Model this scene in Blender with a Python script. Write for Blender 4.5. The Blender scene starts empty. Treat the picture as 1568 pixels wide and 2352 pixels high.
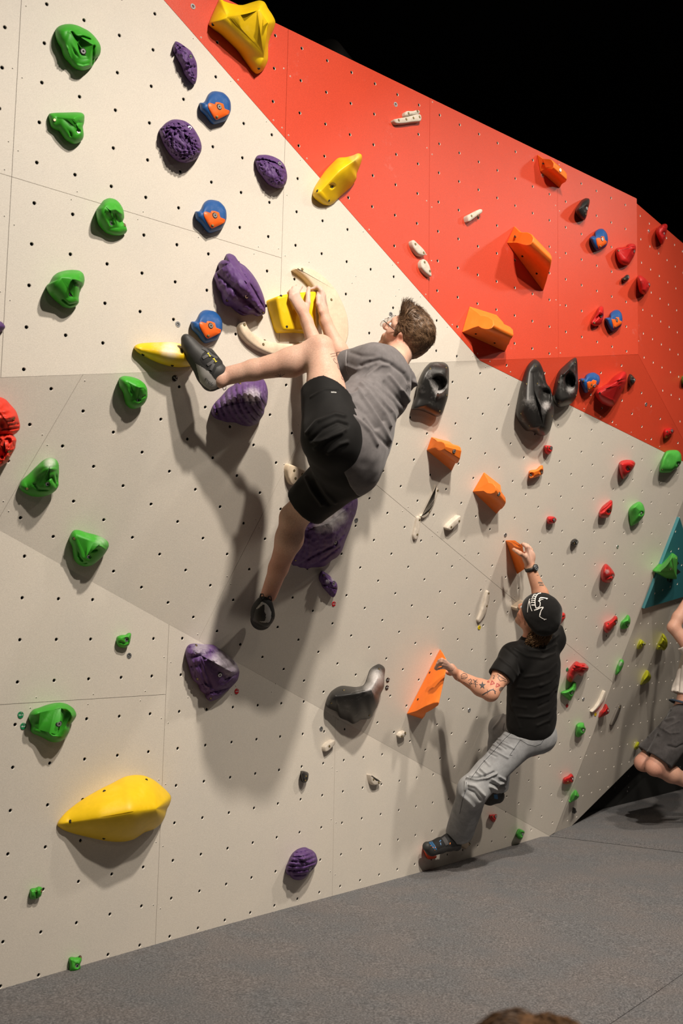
import bpy, bmesh, math, random
import numpy as np
from mathutils import Vector, Matrix, noise
from mathutils.geometry import delaunay_2d_cdt
from mathutils.bvhtree import BVHTree

random.seed(7)
SC = bpy.context.scene
COL = SC.collection

# ------------------------------------------------------------------ camera
FOCAL = 2280.0                       # focal length in pixels of a 1568 x 2352 frame
CX, CY = 784.0, 1176.0
PITCH = math.atan(261.0 / FOCAL)     # the camera looks 6.5 degrees up
EYE = np.array([0.0, 0.0, 1.42])     # crouching photographer, mat top is z = 0
cam_data = bpy.data.cameras.new('camera')
cam_data.sensor_fit = 'VERTICAL'
cam_data.sensor_height = 36.0
cam_data.lens = FOCAL / 2352.0 * 36.0
cam_data.clip_start = 0.05
cam_data.clip_end = 200
cam = bpy.data.objects.new('camera', cam_data)
COL.objects.link(cam)
cam.location = EYE
cam.rotation_euler = (math.pi / 2 + PITCH, 0, 0)
cam_data.dof.use_dof = True
cam_data.dof.focus_distance = 5.2
cam_data.dof.aperture_fstop = 3.2
SC.camera = cam

# ------------------------------------------------------------------ world, lights, exposure
world = bpy.data.worlds.new('hall_air')
SC.world = world
world.use_nodes = True
world.node_tree.nodes['Background'].inputs[0].default_value = (1.0, 0.95, 0.90, 1)
world.node_tree.nodes['Background'].inputs[1].default_value = 0.0
SC.view_settings.view_transform = 'Standard'
SC.view_settings.look = 'None'
SC.view_settings.gamma = 1.0
SC.view_settings.use_curve_mapping = False
SC.view_settings.exposure = -1.88

WARM = (1.0, 0.90, 0.78)
LAMPS = []
def ceiling_or_fill_lamp(x, y, z, tx, ty, tz, watts, size, color=WARM, spread=150):
    ld = bpy.data.lights.new('track_or_fill_light', 'AREA')
    ld.shape = 'DISK'
    ld.size = size
    ld.energy = watts
    ld.color = color
    ld.spread = math.radians(spread)
    lo = bpy.data.objects.new('track_or_fill_light', ld)
    COL.objects.link(lo)
    lo.location = (x, y, z)
    lo.rotation_euler = (Vector((tx, ty, tz)) - Vector((x, y, z))).to_track_quat('-Z', 'Y').to_euler()
    LAMPS.append(lo)
ceiling_or_fill_lamp(1.35, 1.6, 5.6, 0.7, 5.6, -0.4, 430, 0.18, spread=110)
ceiling_or_fill_lamp(1.80, 0.6, 5.6, 0.6, 5.6, 0.0, 290, 0.18, spread=110)
ceiling_or_fill_lamp(3.5, 3.9, 5.6, 1.9, 6.7, 0.6, 165, 0.30, spread=95)
ceiling_or_fill_lamp(4.6, 5.9, 5.2, 1.4, 6.0, 4.0, 40, 0.30)
ceiling_or_fill_lamp(2.6, -3.5, 5.5, 0.8, 4.5, 1.2, 50, 0.8)  # added fill light behind the camera, not one of the track lamps

# ------------------------------------------------------------------ pixel <-> place helpers
FWD = np.array([0, math.cos(PITCH), math.sin(PITCH)])
RGT = np.array([1.0, 0, 0])
UPV = np.array([0, -math.sin(PITCH), math.cos(PITCH)])
# wall facets: unit normal towards the room, offset (n . x = d), metres
PLANES = {
    'A': (np.array([0.6486, -0.76096, -0.01584]), -3.67135),   # upper facet, near vertical
    'B': (np.array([0.66291, -0.70151, -0.26158]), -4.04962),  # middle facet, 15 degrees overhanging
    'C': (np.array([0.75317, -0.65643, -0.04284]), -3.60511),  # lower facet
    'D': (np.array([0.78621, -0.61791, -0.00814]), -2.45435),  # far upper red facet
    'E': (np.array([0.768, -0.55806, -0.31425]), -2.86287),  # far return facet
    'M': (np.array([0.0, 0.0, 1.0]), 0.0),                     # mat
}
for _k in PLANES:
    n_, d_ = PLANES[_k]
    l_ = np.linalg.norm(n_)
    PLANES[_k] = (n_ / l_, d_ / l_)
def ray(u, v):
    return FWD + RGT * ((u - CX) / FOCAL) - UPV * ((v - CY) / FOCAL)
def on(pl, u, v, h=0.0):
    """Point seen at (u, v) that stands h metres off facet pl."""
    n, d = PLANES[pl]
    r = ray(u, v)
    return EYE + r * ((d + h - n @ EYE) / (n @ r))
def at_depth(u, v, y):
    r = ray(u, v)
    return EYE + r * (y / r[1])
def pix(p):
    q = np.asarray(p, float) - EYE
    z = q @ FWD
    return CX + FOCAL * (q @ RGT) / z, CY - FOCAL * (q @ UPV) / z
def frame(pl):
    n, d = PLANES[pl]
    ex = np.cross([0, 0, 1.0], n); ex /= np.linalg.norm(ex)
    ey = np.cross(n, ex)
    off = (d - n @ EYE) * n + EYE      # foot of the camera on the facet
    return off, ex, ey, n
def uv(pl, p):
    o, ex, ey, n = frame(pl)
    return np.array([(p - o) @ ex, (p - o) @ ey])

# ------------------------------------------------------------------ object helpers
def tag(o, label=None, cat=None, group=None, kind=None):
    if label: o['label'] = label
    if cat: o['category'] = cat
    if group: o['group'] = group
    if kind: o['kind'] = kind
    return o
def empty(name, loc=(0, 0, 0), parent=None):
    o = bpy.data.objects.new(name, None)
    o.empty_display_size = 0.05
    COL.objects.link(o)
    o.location = loc
    if parent: o.parent = parent
    return o
def mesh_obj(name, verts, faces, mat, parent=None, smooth=True, origin=None, mat_idx=None):
    me = bpy.data.meshes.new(name)
    verts = np.asarray(verts, float)
    if parent is not None:
        base = np.array(parent_world(parent))
    else:
        base = np.array(origin) if origin is not None else np.zeros(3)
    verts = verts - base
    me.from_pydata(verts.tolist(), [], [tuple(f) for f in faces])
    mats = mat if isinstance(mat, (list, tuple)) else [mat]
    for m in mats: me.materials.append(m)
    if smooth: me.polygons.foreach_set('use_smooth', [True] * len(me.polygons))
    if mat_idx is not None: me.polygons.foreach_set('material_index', list(mat_idx))
    me.update()
    o = bpy.data.objects.new(name, me)
    COL.objects.link(o)
    if parent is not None: o.parent = parent
    else: o.location = base
    return o
def parent_world(o):
    l = Vector((0, 0, 0))
    while o is not None:
        l = l + o.location
        o = o.parent
    return l
def copy_tree(o, parent=None):
    c = o.copy()
    COL.objects.link(c)
    if parent: c.parent = parent
    for ch in list(o.children):
        copy_tree(ch, c)
    return c
class MB:
    """Collects simple shapes into one mesh."""
    def __init__(s): s.v = []; s.f = []; s.m = []
    def add(s, verts, faces, mi=0):
        b = len(s.v)
        s.v += [tuple(map(float, p)) for p in verts]
        s.f += [tuple(b + i for i in f) for f in faces]
        s.m += [mi] * len(faces)
    def disc(s, c, n, r, th, seg=10, mi=0, inner=0.0):
        a, b = basis(n)
        n = np.asarray(n); c = np.asarray(c)
        ring = [(math.cos(2 * math.pi * k / seg), math.sin(2 * math.pi * k / seg)) for k in range(seg)]
        lo = [c + r * (x * a + y * b) for x, y in ring]
        hi = [c + n * th + r * 0.93 * (x * a + y * b) for x, y in ring]
        if inner > 0:
            hin = [c + n * th + inner * (x * a + y * b) for x, y in ring]
            lin = [c - n * 0.004 + inner * 0.8 * (x * a + y * b) for x, y in ring]
            V = lo + hi + hin + lin
            F = []
            for k in range(seg):
                j = (k + 1) % seg
                F += [(k, j, seg + j, seg + k), (seg + k, seg + j, 2 * seg + j, 2 * seg + k),
                      (2 * seg + k, 2 * seg + j, 3 * seg + j, 3 * seg + k)]
            F.append(tuple(range(3 * seg, 4 * seg)))
        else:
            V = lo + hi
            F = [(k, (k + 1) % seg, seg + (k + 1) % seg, seg + k) for k in range(seg)]
            F.append(tuple(range(seg, 2 * seg)))
        s.add(V, F, mi)
    def tube(s, pts, rad, seg=8, mi=0, caps=True, flat=None):
        pts = [np.asarray(p, float) for p in pts]
        n = len(pts)
        rads = rad if hasattr(rad, '__len__') else [rad] * n
        V = []; F = []
        ref = None
        for i, p in enumerate(pts):
            t = pts[min(i + 1, n - 1)] - pts[max(i - 1, 0)]
            t /= np.linalg.norm(t) + 1e-12
            if ref is None: ref, _ = basis(t)
            a = ref - t * (ref @ t); a /= np.linalg.norm(a) + 1e-12
            ref = a
            b = np.cross(t, a)
            for k in range(seg):
                g = 2 * math.pi * k / seg
                fb = 1.0 if flat is None else flat
                V.append(p + rads[i] * (math.cos(g) * a + fb * math.sin(g) * b))
        for i in range(n - 1):
            for k in range(seg):
                j = (k + 1) % seg
                F.append((i * seg + k, i * seg + j, (i + 1) * seg + j, (i + 1) * seg + k))
        if caps:
            F.append(tuple(range(seg))[::-1]); F.append(tuple(range((n - 1) * seg, n * seg)))
        s.add(V, F, mi)
    def box(s, c, ax, ay, az, hx, hy, hz, mi=0):
        c = np.asarray(c)
        V = [c + sx * hx * ax + sy * hy * ay + sz * hz * az for sx in (-1, 1) for sy in (-1, 1) for sz in (-1, 1)]
        F = [(0, 1, 3, 2), (4, 6, 7, 5), (0, 4, 5, 1), (2, 3, 7, 6), (0, 2, 6, 4), (1, 5, 7, 3)]
        s.add(V, F, mi)
    def build(s, name, mat, parent=None, smooth=True, origin=None):
        return mesh_obj(name, s.v, s.f, mat, parent, smooth, origin, s.m)
def basis(n):
    n = np.asarray(n, float)
    a = np.cross(n, [0, 0, 1.0])
    if np.linalg.norm(a) < 1e-4: a = np.cross(n, [0, 1.0, 0])
    a /= np.linalg.norm(a)
    b = np.cross(n, a); b /= np.linalg.norm(b)
    return a, b

# ------------------------------------------------------------------ materials
def new_mat(name):
    m = bpy.data.materials.new(name)
    m.use_nodes = True
    nt = m.node_tree
    return m, nt, nt.nodes['Principled BSDF']
def noise_node(nt, scale, detail=3, rough=0.6, coord='Object'):
    tc = nt.nodes.new('ShaderNodeTexCoord')
    nz = nt.nodes.new('ShaderNodeTexNoise')
    nz.inputs['Scale'].default_value = scale
    nz.inputs['Detail'].default_value = detail
    nz.inputs['Roughness'].default_value = rough
    nt.links.new(tc.outputs[coord], nz.inputs['Vector'])
    return nz
def ramp(nt, src, stops):
    r = nt.nodes.new('ShaderNodeValToRGB')
    els = r.color_ramp.elements
    while len(els) < len(stops): els.new(0.5)
    for e, (p, c) in zip(els, stops):
        e.position = p
        e.color = (*c, 1) if len(c) == 3 else c
    nt.links.new(src, r.inputs[0])
    return r
def mixc(nt, fac, a, b, mode='MIX'):
    mx = nt.nodes.new('ShaderNodeMix')
    mx.data_type = 'RGBA'
    mx.blend_type = mode
    for sock, val in ((mx.inputs[0], fac), (mx.inputs[6], a), (mx.inputs[7], b)):
        if hasattr(val, 'is_linked') or hasattr(val, 'links'): nt.links.new(val, sock)
        elif isinstance(val, (int, float)): sock.default_value = val
        else: sock.default_value = (*val, 1)
    return mx.outputs[2]
def add_bump(nt, bsdf, src, strength, dist=0.002):
    b = nt.nodes.new('ShaderNodeBump')
    b.inputs['Strength'].default_value = strength
    b.inputs['Distance'].default_value = dist
    nt.links.new(src, b.inputs['Height'])
    nt.links.new(b.outputs[0], bsdf.inputs['Normal'])
    return b
def plain(name, col, rough=0.6, metal=0.0, grain=0.0, gscale=400, bump=0.0, bscale=200, spec=0.5, chalk=0.0, chalk_scale=9.0, chalk_col=(0.85, 0.82, 0.80), sheen=0.0, var=0.0, vscale=8.0, bdist=0.002, sss=0.0):
    m, nt, b = new_mat(name)
    b.inputs['Roughness'].default_value = rough
    b.inputs['Metallic'].default_value = metal
    b.inputs['Specular IOR Level'].default_value = spec
    if sheen: b.inputs['Sheen Weight'].default_value = sheen
    c = None
    base = tuple(col)
    if grain > 0:
        nz = noise_node(nt, gscale, 2, 0.7)
        c = ramp(nt, nz.outputs[0], [(0.30, tuple(x * (1 - grain) for x in base)), (0.70, tuple(min(1, x * (1 + grain)) for x in base))]).outputs[0]
    if var > 0:
        nz = noise_node(nt, vscale, 4, 0.6)
        r = ramp(nt, nz.outputs[0], [(0.3, (1 - var,) * 3), (0.7, (1 + var * 0.3,) * 3)])
        c = mixc(nt, 1.0, c if c is not None else base, r.outputs[0], 'MULTIPLY')
    if chalk > 0:
        nz = noise_node(nt, chalk_scale, 6, 0.75)
        r = ramp(nt, nz.outputs[0], [(0.60 - 0.12 * chalk, (0, 0, 0)), (0.78, (chalk,) * 3)])
        c = mixc(nt, r.outputs[0], c if c is not None else base, chalk_col)
    if c is None: b.inputs['Base Color'].default_value = (*base, 1)
    else: nt.links.new(c, b.inputs['Base Color'])
    if bump > 0:
        nz2 = noise_node(nt, bscale, 3, 0.6)
        add_bump(nt, b, nz2.outputs[0], bump, bdist)
    if sss:
        b.inputs['Subsurface Weight'].default_value = sss
        b.inputs['Subsurface Radius'].default_value = (0.012, 0.004, 0.002)
    return m
def coated(name, col, rough, dusty, grain=0.10):
    """Textured paint on plywood: fine sand grain, faint scuffs and chalk dust."""
    m, nt, b = new_mat(name)
    fine = noise_node(nt, 260, 3, 0.85)
    mid = noise_node(nt, 2.2, 5, 0.65)
    c = ramp(nt, fine.outputs[0], [(0.32, tuple(x * (1 - grain * 1.3) for x in col)), (0.68, tuple(min(1, x * (1 + grain)) for x in col))]).outputs[0]
    r = ramp(nt, mid.outputs[0], [(0.35, (0.95, 0.955, 0.96)), (0.62, (1, 0.995, 0.985))])
    c = mixc(nt, 1.0, c, r.outputs[0], 'MULTIPLY')
    dn = noise_node(nt, 5.5, 8, 0.75)
    dr = ramp(nt, dn.outputs[0], [(0.62, (0, 0, 0)), (0.80, (dusty,) * 3)])
    c = mixc(nt, dr.outputs[0], c, (0.80, 0.76, 0.72))
    nt.links.new(c, b.inputs['Base Color'])
    b.inputs['Roughness'].default_value = rough
    b.inputs['Specular IOR Level'].default_value = 0.5
    bn = noise_node(nt, 330, 2, 0.7)
    add_bump(nt, b, bn.outputs[0], 0.5, 0.0012)
    return m
MAT = {}
MAT['white'] = coated('pale_grey_wall_coating', (0.62, 0.57, 0.50), 0.50, 0.15)
MAT['red'] = coated('red_wall_coating', (0.60, 0.060, 0.026), 0.42, 0.16, 0.14)
MAT['teal'] = coated('teal_wall_coating', (0.035, 0.20, 0.23), 0.50, 0.05)
MAT['ply'] = plain('plywood_chamfer', (0.75, 0.70, 0.62), 0.7)
MAT['hole'] = plain('hole_dark', (0.012, 0.012, 0.012), 0.8)
MAT['steel'] = plain('zinc_steel', (0.62, 0.62, 0.62), 0.35, 0.9)
MAT['dsteel'] = plain('dark_steel', (0.10, 0.11, 0.12), 0.4, 0.9)
MAT['brass'] = plain('yellow_screw', (0.55, 0.42, 0.18), 0.4, 0.8)
MAT['rubber'] = plain('black_rubber', (0.014, 0.013, 0.012), 0.55, bump=0.15, bscale=300)
MAT['black'] = plain('black_paint', (0.006, 0.006, 0.006), 0.75)
MAT['black_board'] = plain('black_board', (0.010, 0.010, 0.009), 0.7, grain=0.2)

# ------------------------------------------------------------------ climbing wall panels
def clip(poly, p, d, keep_left=True):
    """Part of a convex polygon on one side of the line through p along d."""
    out = []
    s = 1 if keep_left else -1
    side = lambda q: s * (d[0] * (q[1] - p[1]) - d[1] * (q[0] - p[0]))
    for i in range(len(poly)):
        a, b = poly[i], poly[(i + 1) % len(poly)]
        sa, sb = side(a), side(b)
        if sa >= 0: out.append(a)
        if sa * sb < 0:
            t = sa / (sa - sb)
            out.append(a + (b - a) * t)
    return out
def area(poly):
    return 0.5 * sum(poly[i][0] * poly[(i + 1) % len(poly)][1] - poly[(i + 1) % len(poly)][0] * poly[i][1] for i in range(len(poly)))
def ccw(poly):
    return poly if area(poly) > 0 else poly[::-1]
def inset(poly, g):
    poly = ccw(poly)
    out = list(poly)
    for i in range(len(poly)):
        a, b = poly[i], poly[(i + 1) % len(poly)]
        e = b - a
        L = np.linalg.norm(e)
        if L < 1e-6: continue
        e /= L
        nrm = np.array([-e[1], e[0]])
        out = clip(out, a + nrm * g, e, True)
    return out
def inside(poly, q, margin):
    poly = ccw(poly)
    for i in range(len(poly)):
        a, b = poly[i], poly[(i + 1) % len(poly)]
        e = b - a; L = np.linalg.norm(e)
        if L < 1e-6: continue
        if (e[0] * (q[1] - a[1]) - e[1] * (q[0] - a[0])) / L < margin: return False
    return True
def px2(pl, pts): return [uv(pl, on(pl, *p)) for p in pts]
HS = 10
RING = [(math.cos(2 * math.pi * k / HS), math.sin(2 * math.pi * k / HS)) for k in range(HS)]
def wall_panel(parent, pl, poly, lattice, mat, thick=0.016, screws=(), proud=0.0, margin=0.022, gap=0.0009, skip=()):
    o, ex, ey, n = frame(pl)
    W = lambda q, h=0.0: o + ex * q[0] + ey * q[1] + n * (h + proud)
    poly = inset(poly, gap)
    poly = [p for i, p in enumerate(poly) if np.linalg.norm(p - poly[i - 1]) > 1e-4]
    if len(poly) < 3 or abs(area(poly)) < 0.003: return None
    holes = []
    if lattice is not None:
        e1, e2, o0 = [np.array(c) for c in lattice]
        M = np.linalg.inv(np.stack([e1, e2], 1))
        ij = np.array([M @ (p - o0) for p in poly])
        for i in range(int(math.floor(ij[:, 0].min())), int(math.ceil(ij[:, 0].max())) + 1):
            for j in range(int(math.floor(ij[:, 1].min())), int(math.ceil(ij[:, 1].max())) + 1):
                q = o0 + i * e1 + j * e2
                if inside(poly, q, margin): holes.append(q)
    R0, R1 = 0.0084, 0.0068
    vin = [Vector((float(p[0]), float(p[1]))) for p in poly]
    np_ = len(vin)
    edges = [(i, (i + 1) % np_) for i in range(np_)]
    for q in holes:
        b = len(vin)
        vin += [Vector((float(q[0] + R0 * x), float(q[1] + R0 * y))) for x, y in RING]
        edges += [(b + k, b + (k + 1) % HS) for k in range(HS)]
    res = delaunay_2d_cdt(vin, edges, [], 1, 1e-6)
    v2, f2 = res[0], res[2]
    V = [W((p.x, p.y)) for p in v2]
    F = []; MI = []
    hq = np.array(holes) if holes else np.zeros((0, 2))
    for f in f2:
        c = np.mean([(v2[i].x, v2[i].y) for i in f], axis=0)
        if len(hq) and (((hq - c) ** 2).sum(1) < (R0 * 0.95) ** 2).any(): continue
        F.append(tuple(f)); MI.append(0)
    # outer skirt
    b = len(V)
    for p in poly: V.append(W(p)); V.append(W(p, -thick))
    for i in range(len(poly)):
        j = (i + 1) % len(poly)
        F.append((b + 2 * i, b + 2 * i + 1, b + 2 * j + 1, b + 2 * j)); MI.append(0)
    # chamfered bolt holes
    tn = MB()
    for q in holes:
        b = len(V)
        for (r, h) in ((R0, 0.0), (R1, -0.0035), (R1, -0.015)):
            V += [W(q + r * np.array(c), h) for c in RING]
        for k in range(HS):
            j = (k + 1) % HS
            F.append((b + k, b + j, b + HS + j, b + HS + k)); MI.append(1)
            F.append((b + HS + k, b + HS + j, b + 2 * HS + j, b + 2 * HS + k)); MI.append(2)
        F.append(tuple(b + 2 * HS + k for k in range(HS))); MI.append(2)
        R2 = 0.0046
        vs = [W(q + R1 * 0.98 * np.array(c), -0.0085) for c in RING] + [W(q + R2 * np.array(c), -0.0075) for c in RING]
        tn.add(vs, [(k, (k + 1) % HS, HS + (k + 1) % HS, HS + k) for k in range(HS)])
    org = W(np.mean(poly, axis=0))
    p = mesh_obj('panel', V, F, [mat, MAT['ply'], MAT['hole']], parent, False, None, MI)
    if tn.v:
        t = tn.build('bolt_sleeves', MAT['dsteel'], p)
        tag(t, kind='stuff')
    sm = MB()
    for (a, bb, step) in screws:                      # screw rows along seams
        d = bb - a; L = np.linalg.norm(d); d = d / L
        k = step * 0.35
        while k < L:
            q = a + d * k
            for sgn in (-1, 1):
                qq = q + sgn * 0.020 * np.array([-d[1], d[0]]) + d * (0.012 * sgn)
                if inside(poly, qq, 0.006) and not (len(hq) and (((hq - qq) ** 2).sum(1) < 0.016 ** 2).any()):
                    c = W(qq)
                    sm.disc(c, n, 0.0040, 0.0006, 8, 0)
                    sm.disc(c + n * 0.0006, n, 0.0022, 0.0002, 6, 1)
            k += step
    if sm.v:
        s_ = sm.build('screw_heads', [MAT['ply'], MAT['hole']], p)
        tag(s_, kind='stuff')
    return p
def split_all(polys, lines):
    for (p, d) in lines:
        nxt = []
        for q in polys:
            for side in (True, False):
                r = clip(q, p, d, side)
                if len(r) >= 3 and abs(area(r)) > 1e-3: nxt.append(r)
        polys = nxt
    return polys
def line_px(pl, a, b):
    a, b = uv(pl, on(pl, *a)), uv(pl, on(pl, *b))
    d = b - a
    return a, d / np.linalg.norm(d)

LAT = {'A': ((0.16136, -0.00104), (0.00319, 0.16704), (1.50801, 1.75745)),
       'B0': ((0.15043, -0.06624), (0.06425, 0.15148), (1.88224, -0.2569)),
       'B1': ((0.1514, -0.06628), (-0.06271, -0.15146), (3.47262, -1.13743)),
       'C': ((0.16498, -0.0004), (-0.00067, 0.16502), (2.1477, -1.19814))}

wall = empty('wall_left')
tag(wall, 'tall faceted climbing wall, pale grey below and red above, dotted with bolt holes', 'wall', kind='structure')
# upper facet: white part and red part either side of the painted diagonal
A_white = px2('A', [(-260, -420), (8, -420), (376, 0), (1102.5, 828.5), (0, 867), (-260, 876.5)])
A_red = px2('A', [(8, -420), (-10, -337), (560, 0), (1230, 343), (1450, 457), (1465, 814), (1102.5, 828.5)])
SEAM_A = [line_px('A', (49, 0), (1.7, 867)), line_px('A', (663, 30), (639, 850))]
H1 = line_px('A', (0, 398), (648, 593))
SEAM_R = [line_px('A', (663, 30), (639, 850)), line_px('A', (987, 225), (984, 700)), line_px('A', (1279.5, 370), (1282, 822))]
# the top edge of the wall is level: rebuild the upper boundary from the level z
def top_at(pl, u, z):
    lo, hi = -3000.0, 1200.0
    for _ in range(60):
        m = 0.5 * (lo + hi)
        if on(pl, u, m)[2] > z: lo = m
        else: hi = m
    return 0.5 * (lo + hi)
A_white = px2('A', [(-260, 876.5), (-260, -560), (-115, -560), (376, 0), (1102.5, 828.5), (0, 867)])
A_red = px2('A', [(1102.5, 828.5), (376, 0), (-115, -560), (-115, -420), (560, 0), (1230, 343), (1450, 457), (1465, 814)])
A_red = px2('A', [(1102.5, 828.5), (376, 0), (95, -320), (560, 0), (1230, 343), (1450, 457), (1465, 814)])
def hull(pts):
    pts = sorted([tuple(p) for p in pts])
    def half(ps):
        h = []
        for p in ps:
            while len(h) > 1 and (h[-1][0] - h[-2][0]) * (p[1] - h[-2][1]) - (h[-1][1] - h[-2][1]) * (p[0] - h[-2][0]) <= 1e-9: h.pop()
            h.append(p)
        return h
    a, b = half(pts), half(pts[::-1])
    return [np.array(p) for p in a[:-1] + b[:-1]]
ZTOP = 4.295
zt = uv('A', np.array([0, 0, 0]) + on('A', 1230, 343))[1]
def lvl(pl, pts):          # polygon clipped level at the wall top
    return clip(pts, np.array([0.0, zt]), np.array([1.0, 0.0]), False)
big = px2('A', [(-260, 876.5), (-260, -900), (1450, -900), (1450, 457), (1465, 814), (1102.5, 828.5), (0, 867)])
big = hull(big)
big = lvl('A', big)
dl = line_px('A', (376, 0), (1102.5, 828.5))
A_white = clip(big, dl[0], dl[1], False)
A_red = clip(big, dl[0], dl[1], True)
if np.mean([q[0] for q in A_white]) > np.mean([q[0] for q in A_red]): A_white, A_red = A_red, A_white
def seam_rows(pl, lines, step=0.27, span=4.0):
    return [(p - d * span, p + d * span, step) for p, d in lines]
for q in split_all([A_white], SEAM_A):
    parts = [q]
    if np.mean([p[0] for p in q]) < SEAM_A[1][0][0] - 0.02:
        parts = split_all([q], [H1])
    for r in parts:
        wall_panel(wall, 'A', r, LAT['A'], MAT['white'], screws=seam_rows('A', SEAM_A + [H1], 0.30) + [(dl[0] - dl[1] * 3, dl[0] + dl[1] * 3, 0.24)])
for q in split_all([A_red], SEAM_R):
    wall_panel(wall, 'A', q, LAT['A'], MAT['red'], screws=seam_rows('A', SEAM_R, 0.30) + [(dl[0] - dl[1] * 3, dl[0] + dl[1] * 3, 0.24)])
# middle facet
Bq = (1599, 1069)
B_all = px2('B', [(-260, 876.5), (0, 867), (1465, 814), Bq, (1274, 1912), (1262, 1920), (0, 1219), (-260, 1075)])
B_all = hull(B_all)
bl = line_px('B', (1102.5, 828.5), (1525.6, 1038.7))
B_w = clip(B_all, bl[0], bl[1], False); B_r = clip(B_all, bl[0], bl[1], True)
if np.mean([pix(frame('B')[0] + frame('B')[1] * q[0] + frame('B')[2] * q[1])[1] for q in B_w]) < np.mean([pix(frame('B')[0] + frame('B')[1] * q[0] + frame('B')[2] * q[1])[1] for q in B_r]): B_w, B_r = B_r, B_w
wall_panel(wall, 'B', B_r, LAT['B1'], MAT['red'], screws=[(bl[0] - bl[1] * 3, bl[0] + bl[1] * 3, 0.2)])
V0 = line_px('B', (190.7, 860), (61, 1082))
V1 = line_px('B', (457, 1468), (765, 860))
S1 = line_px('B', (856, 1107), (1396, 1558))
V2 = line_px('B', (1049.7, 1797), (1134.7, 1605))
V3 = line_px('B', (1029, 1148), (1079, 1065))
left = [B_w]
left = split_all(left, [V0, V1])
for q in left:
    cxm = np.mean([p for p in q], axis=0)
    isleft = (V1[1][0] * (cxm[1] - V1[0][1]) - V1[1][1] * (cxm[0] - V1[0][0])) > 0
    parts = [q]
    right_side = np.dot(cxm - V1[0], np.array([V1[1][1], -V1[1][0]])) > 0
    if right_side:
        parts = []
        for r in split_all([q], [S1]):
            c2 = np.mean(r, axis=0)
            above = np.dot(c2 - S1[0], np.array([S1[1][1], -S1[1][0]])) < 0
            parts += split_all([r], [V3 if above else V2])
    for r in parts:
        wall_panel(wall, 'B', r, LAT['B1' if right_side else 'B0'], MAT['white'], screws=seam_rows('B', [V0, V1, S1], 0.30) + [(bl[0] - bl[1] * 3, bl[0] + bl[1] * 3, 0.2)])
# lower facet, its foot goes down behind the mat
C_all = hull(px2('C', [(-260, 1075), (0, 1219), (1262, 1920), (1272, 1914), (1268, 1990), (0, 2420), (-260, 2500)]))
CV1 = line_px('C', (387.5, 1441), (361, 2061)); CH1 = line_px('C', (0, 1618.6), (380, 1595)); CV2 = line_px('C', (767, 1822), (764, 1990))
for q in split_all([C_all], [CV1, CV2]):
    parts = [q]
    if np.mean([p[0] for p in q]) < CV1[0][0] - 0.05: parts = split_all([q], [CH1])
    for r in parts:
        wall_panel(wall, 'C', r, LAT['C'], MAT['white'], screws=seam_rows('C', [CV1, CH1, CV2], 0.27))
# far upper red facet
dD = np.cross(PLANES['D'][0], PLANES['E'][0]); dD /= np.linalg.norm(dD)
Q3 = on('B', *Bq)
if dD[0] < 0: dD = -dD
T0 = on('A', 1450, 457)
tdir = np.array([-PLANES['D'][0][1], PLANES['D'][0][0], 0]); tdir /= np.linalg.norm(tdir)
if tdir[0] < 0: tdir = -tdir
T0 = on('D', 1450, 457)
D3 = [T0, on('D', 1465, 814), Q3, Q3 + dD * 1.6, T0 + tdir * 2.6]
latD = (np.array([0.165, 0]), np.array([0, 0.165]), uv('D', on('D', 1434 + 37, 549)))
wall_panel(wall, 'D', hull([uv('D', p) for p in D3]), latD, MAT['red'], screws=[(uv('D', D3[0]), uv('D', D3[1]), 0.22)])
# far return facet, leans over
E0 = on('E', 1272, 1915); E1 = on('E', 1343, 1857); E2 = on('E', 1453.6, 1751)
eb = (E2 - E1) / np.linalg.norm(E2 - E1)
E3 = [E0 + (E0 - Q3) * 0.04, E0, E1, E1 + eb * 2.2, Q3 + dD * 1.6, Q3]
latE = (np.array([0.165, 0]), np.array([0, 0.165]), uv('E', on('E', 1513, 1566)))
Epoly = hull([uv('E', p) for p in E3])
wall_panel(wall, 'E', Epoly, latE, MAT['white'])
# teal triangle laid over the return facet, 18 mm thick
teal = hull(px2('E', [(1554, 1186.5), (1606, 1356), (1472.5, 1396)]))
tp = wall_panel(wall, 'E', teal, (np.array([0.15, 0.03]), np.array([-0.03, 0.15]), uv('E', on('E', 1551.5, 1258))), MAT['teal'], thick=0.03, proud=0.022, margin=0.015)
tp['label'] = 'teal triangular panel screwed over the return facet'
mk = MB()
for tri in ([(1555, 1288), (1559, 1294), (1554.5, 1299)], [(1554.5, 1306), (1563, 1314), (1553, 1320.5)], [(1530.5, 1326), (1536, 1327), (1534.5, 1337), (1531.5, 1333)], [(1539, 1328), (1545, 1328), (1540.5, 1338), (1536, 1337)]):
    b = [on('E', *p, 0.0225) for p in tri]
    mk.add(b, [tuple(range(len(b)))])
mk.build('printed_mark', MAT['black'], tp, False)
# backing board behind every facet keeps the joints and holes dark
bk = MB()
for pl, poly in (('A', big), ('B', B_all), ('C', C_all), ('D', hull([uv('D', p) for p in D3])), ('E', Epoly)):
    o_, ex_, ey_, n_ = frame(pl)
    bk.add([o_ + ex_ * q[0] + ey_ * q[1] - n_ * 0.0175 for q in ccw(list(poly))], [tuple(range(len(poly)))])
bk.build('backing_board', MAT['black'], wall, False)

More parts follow.
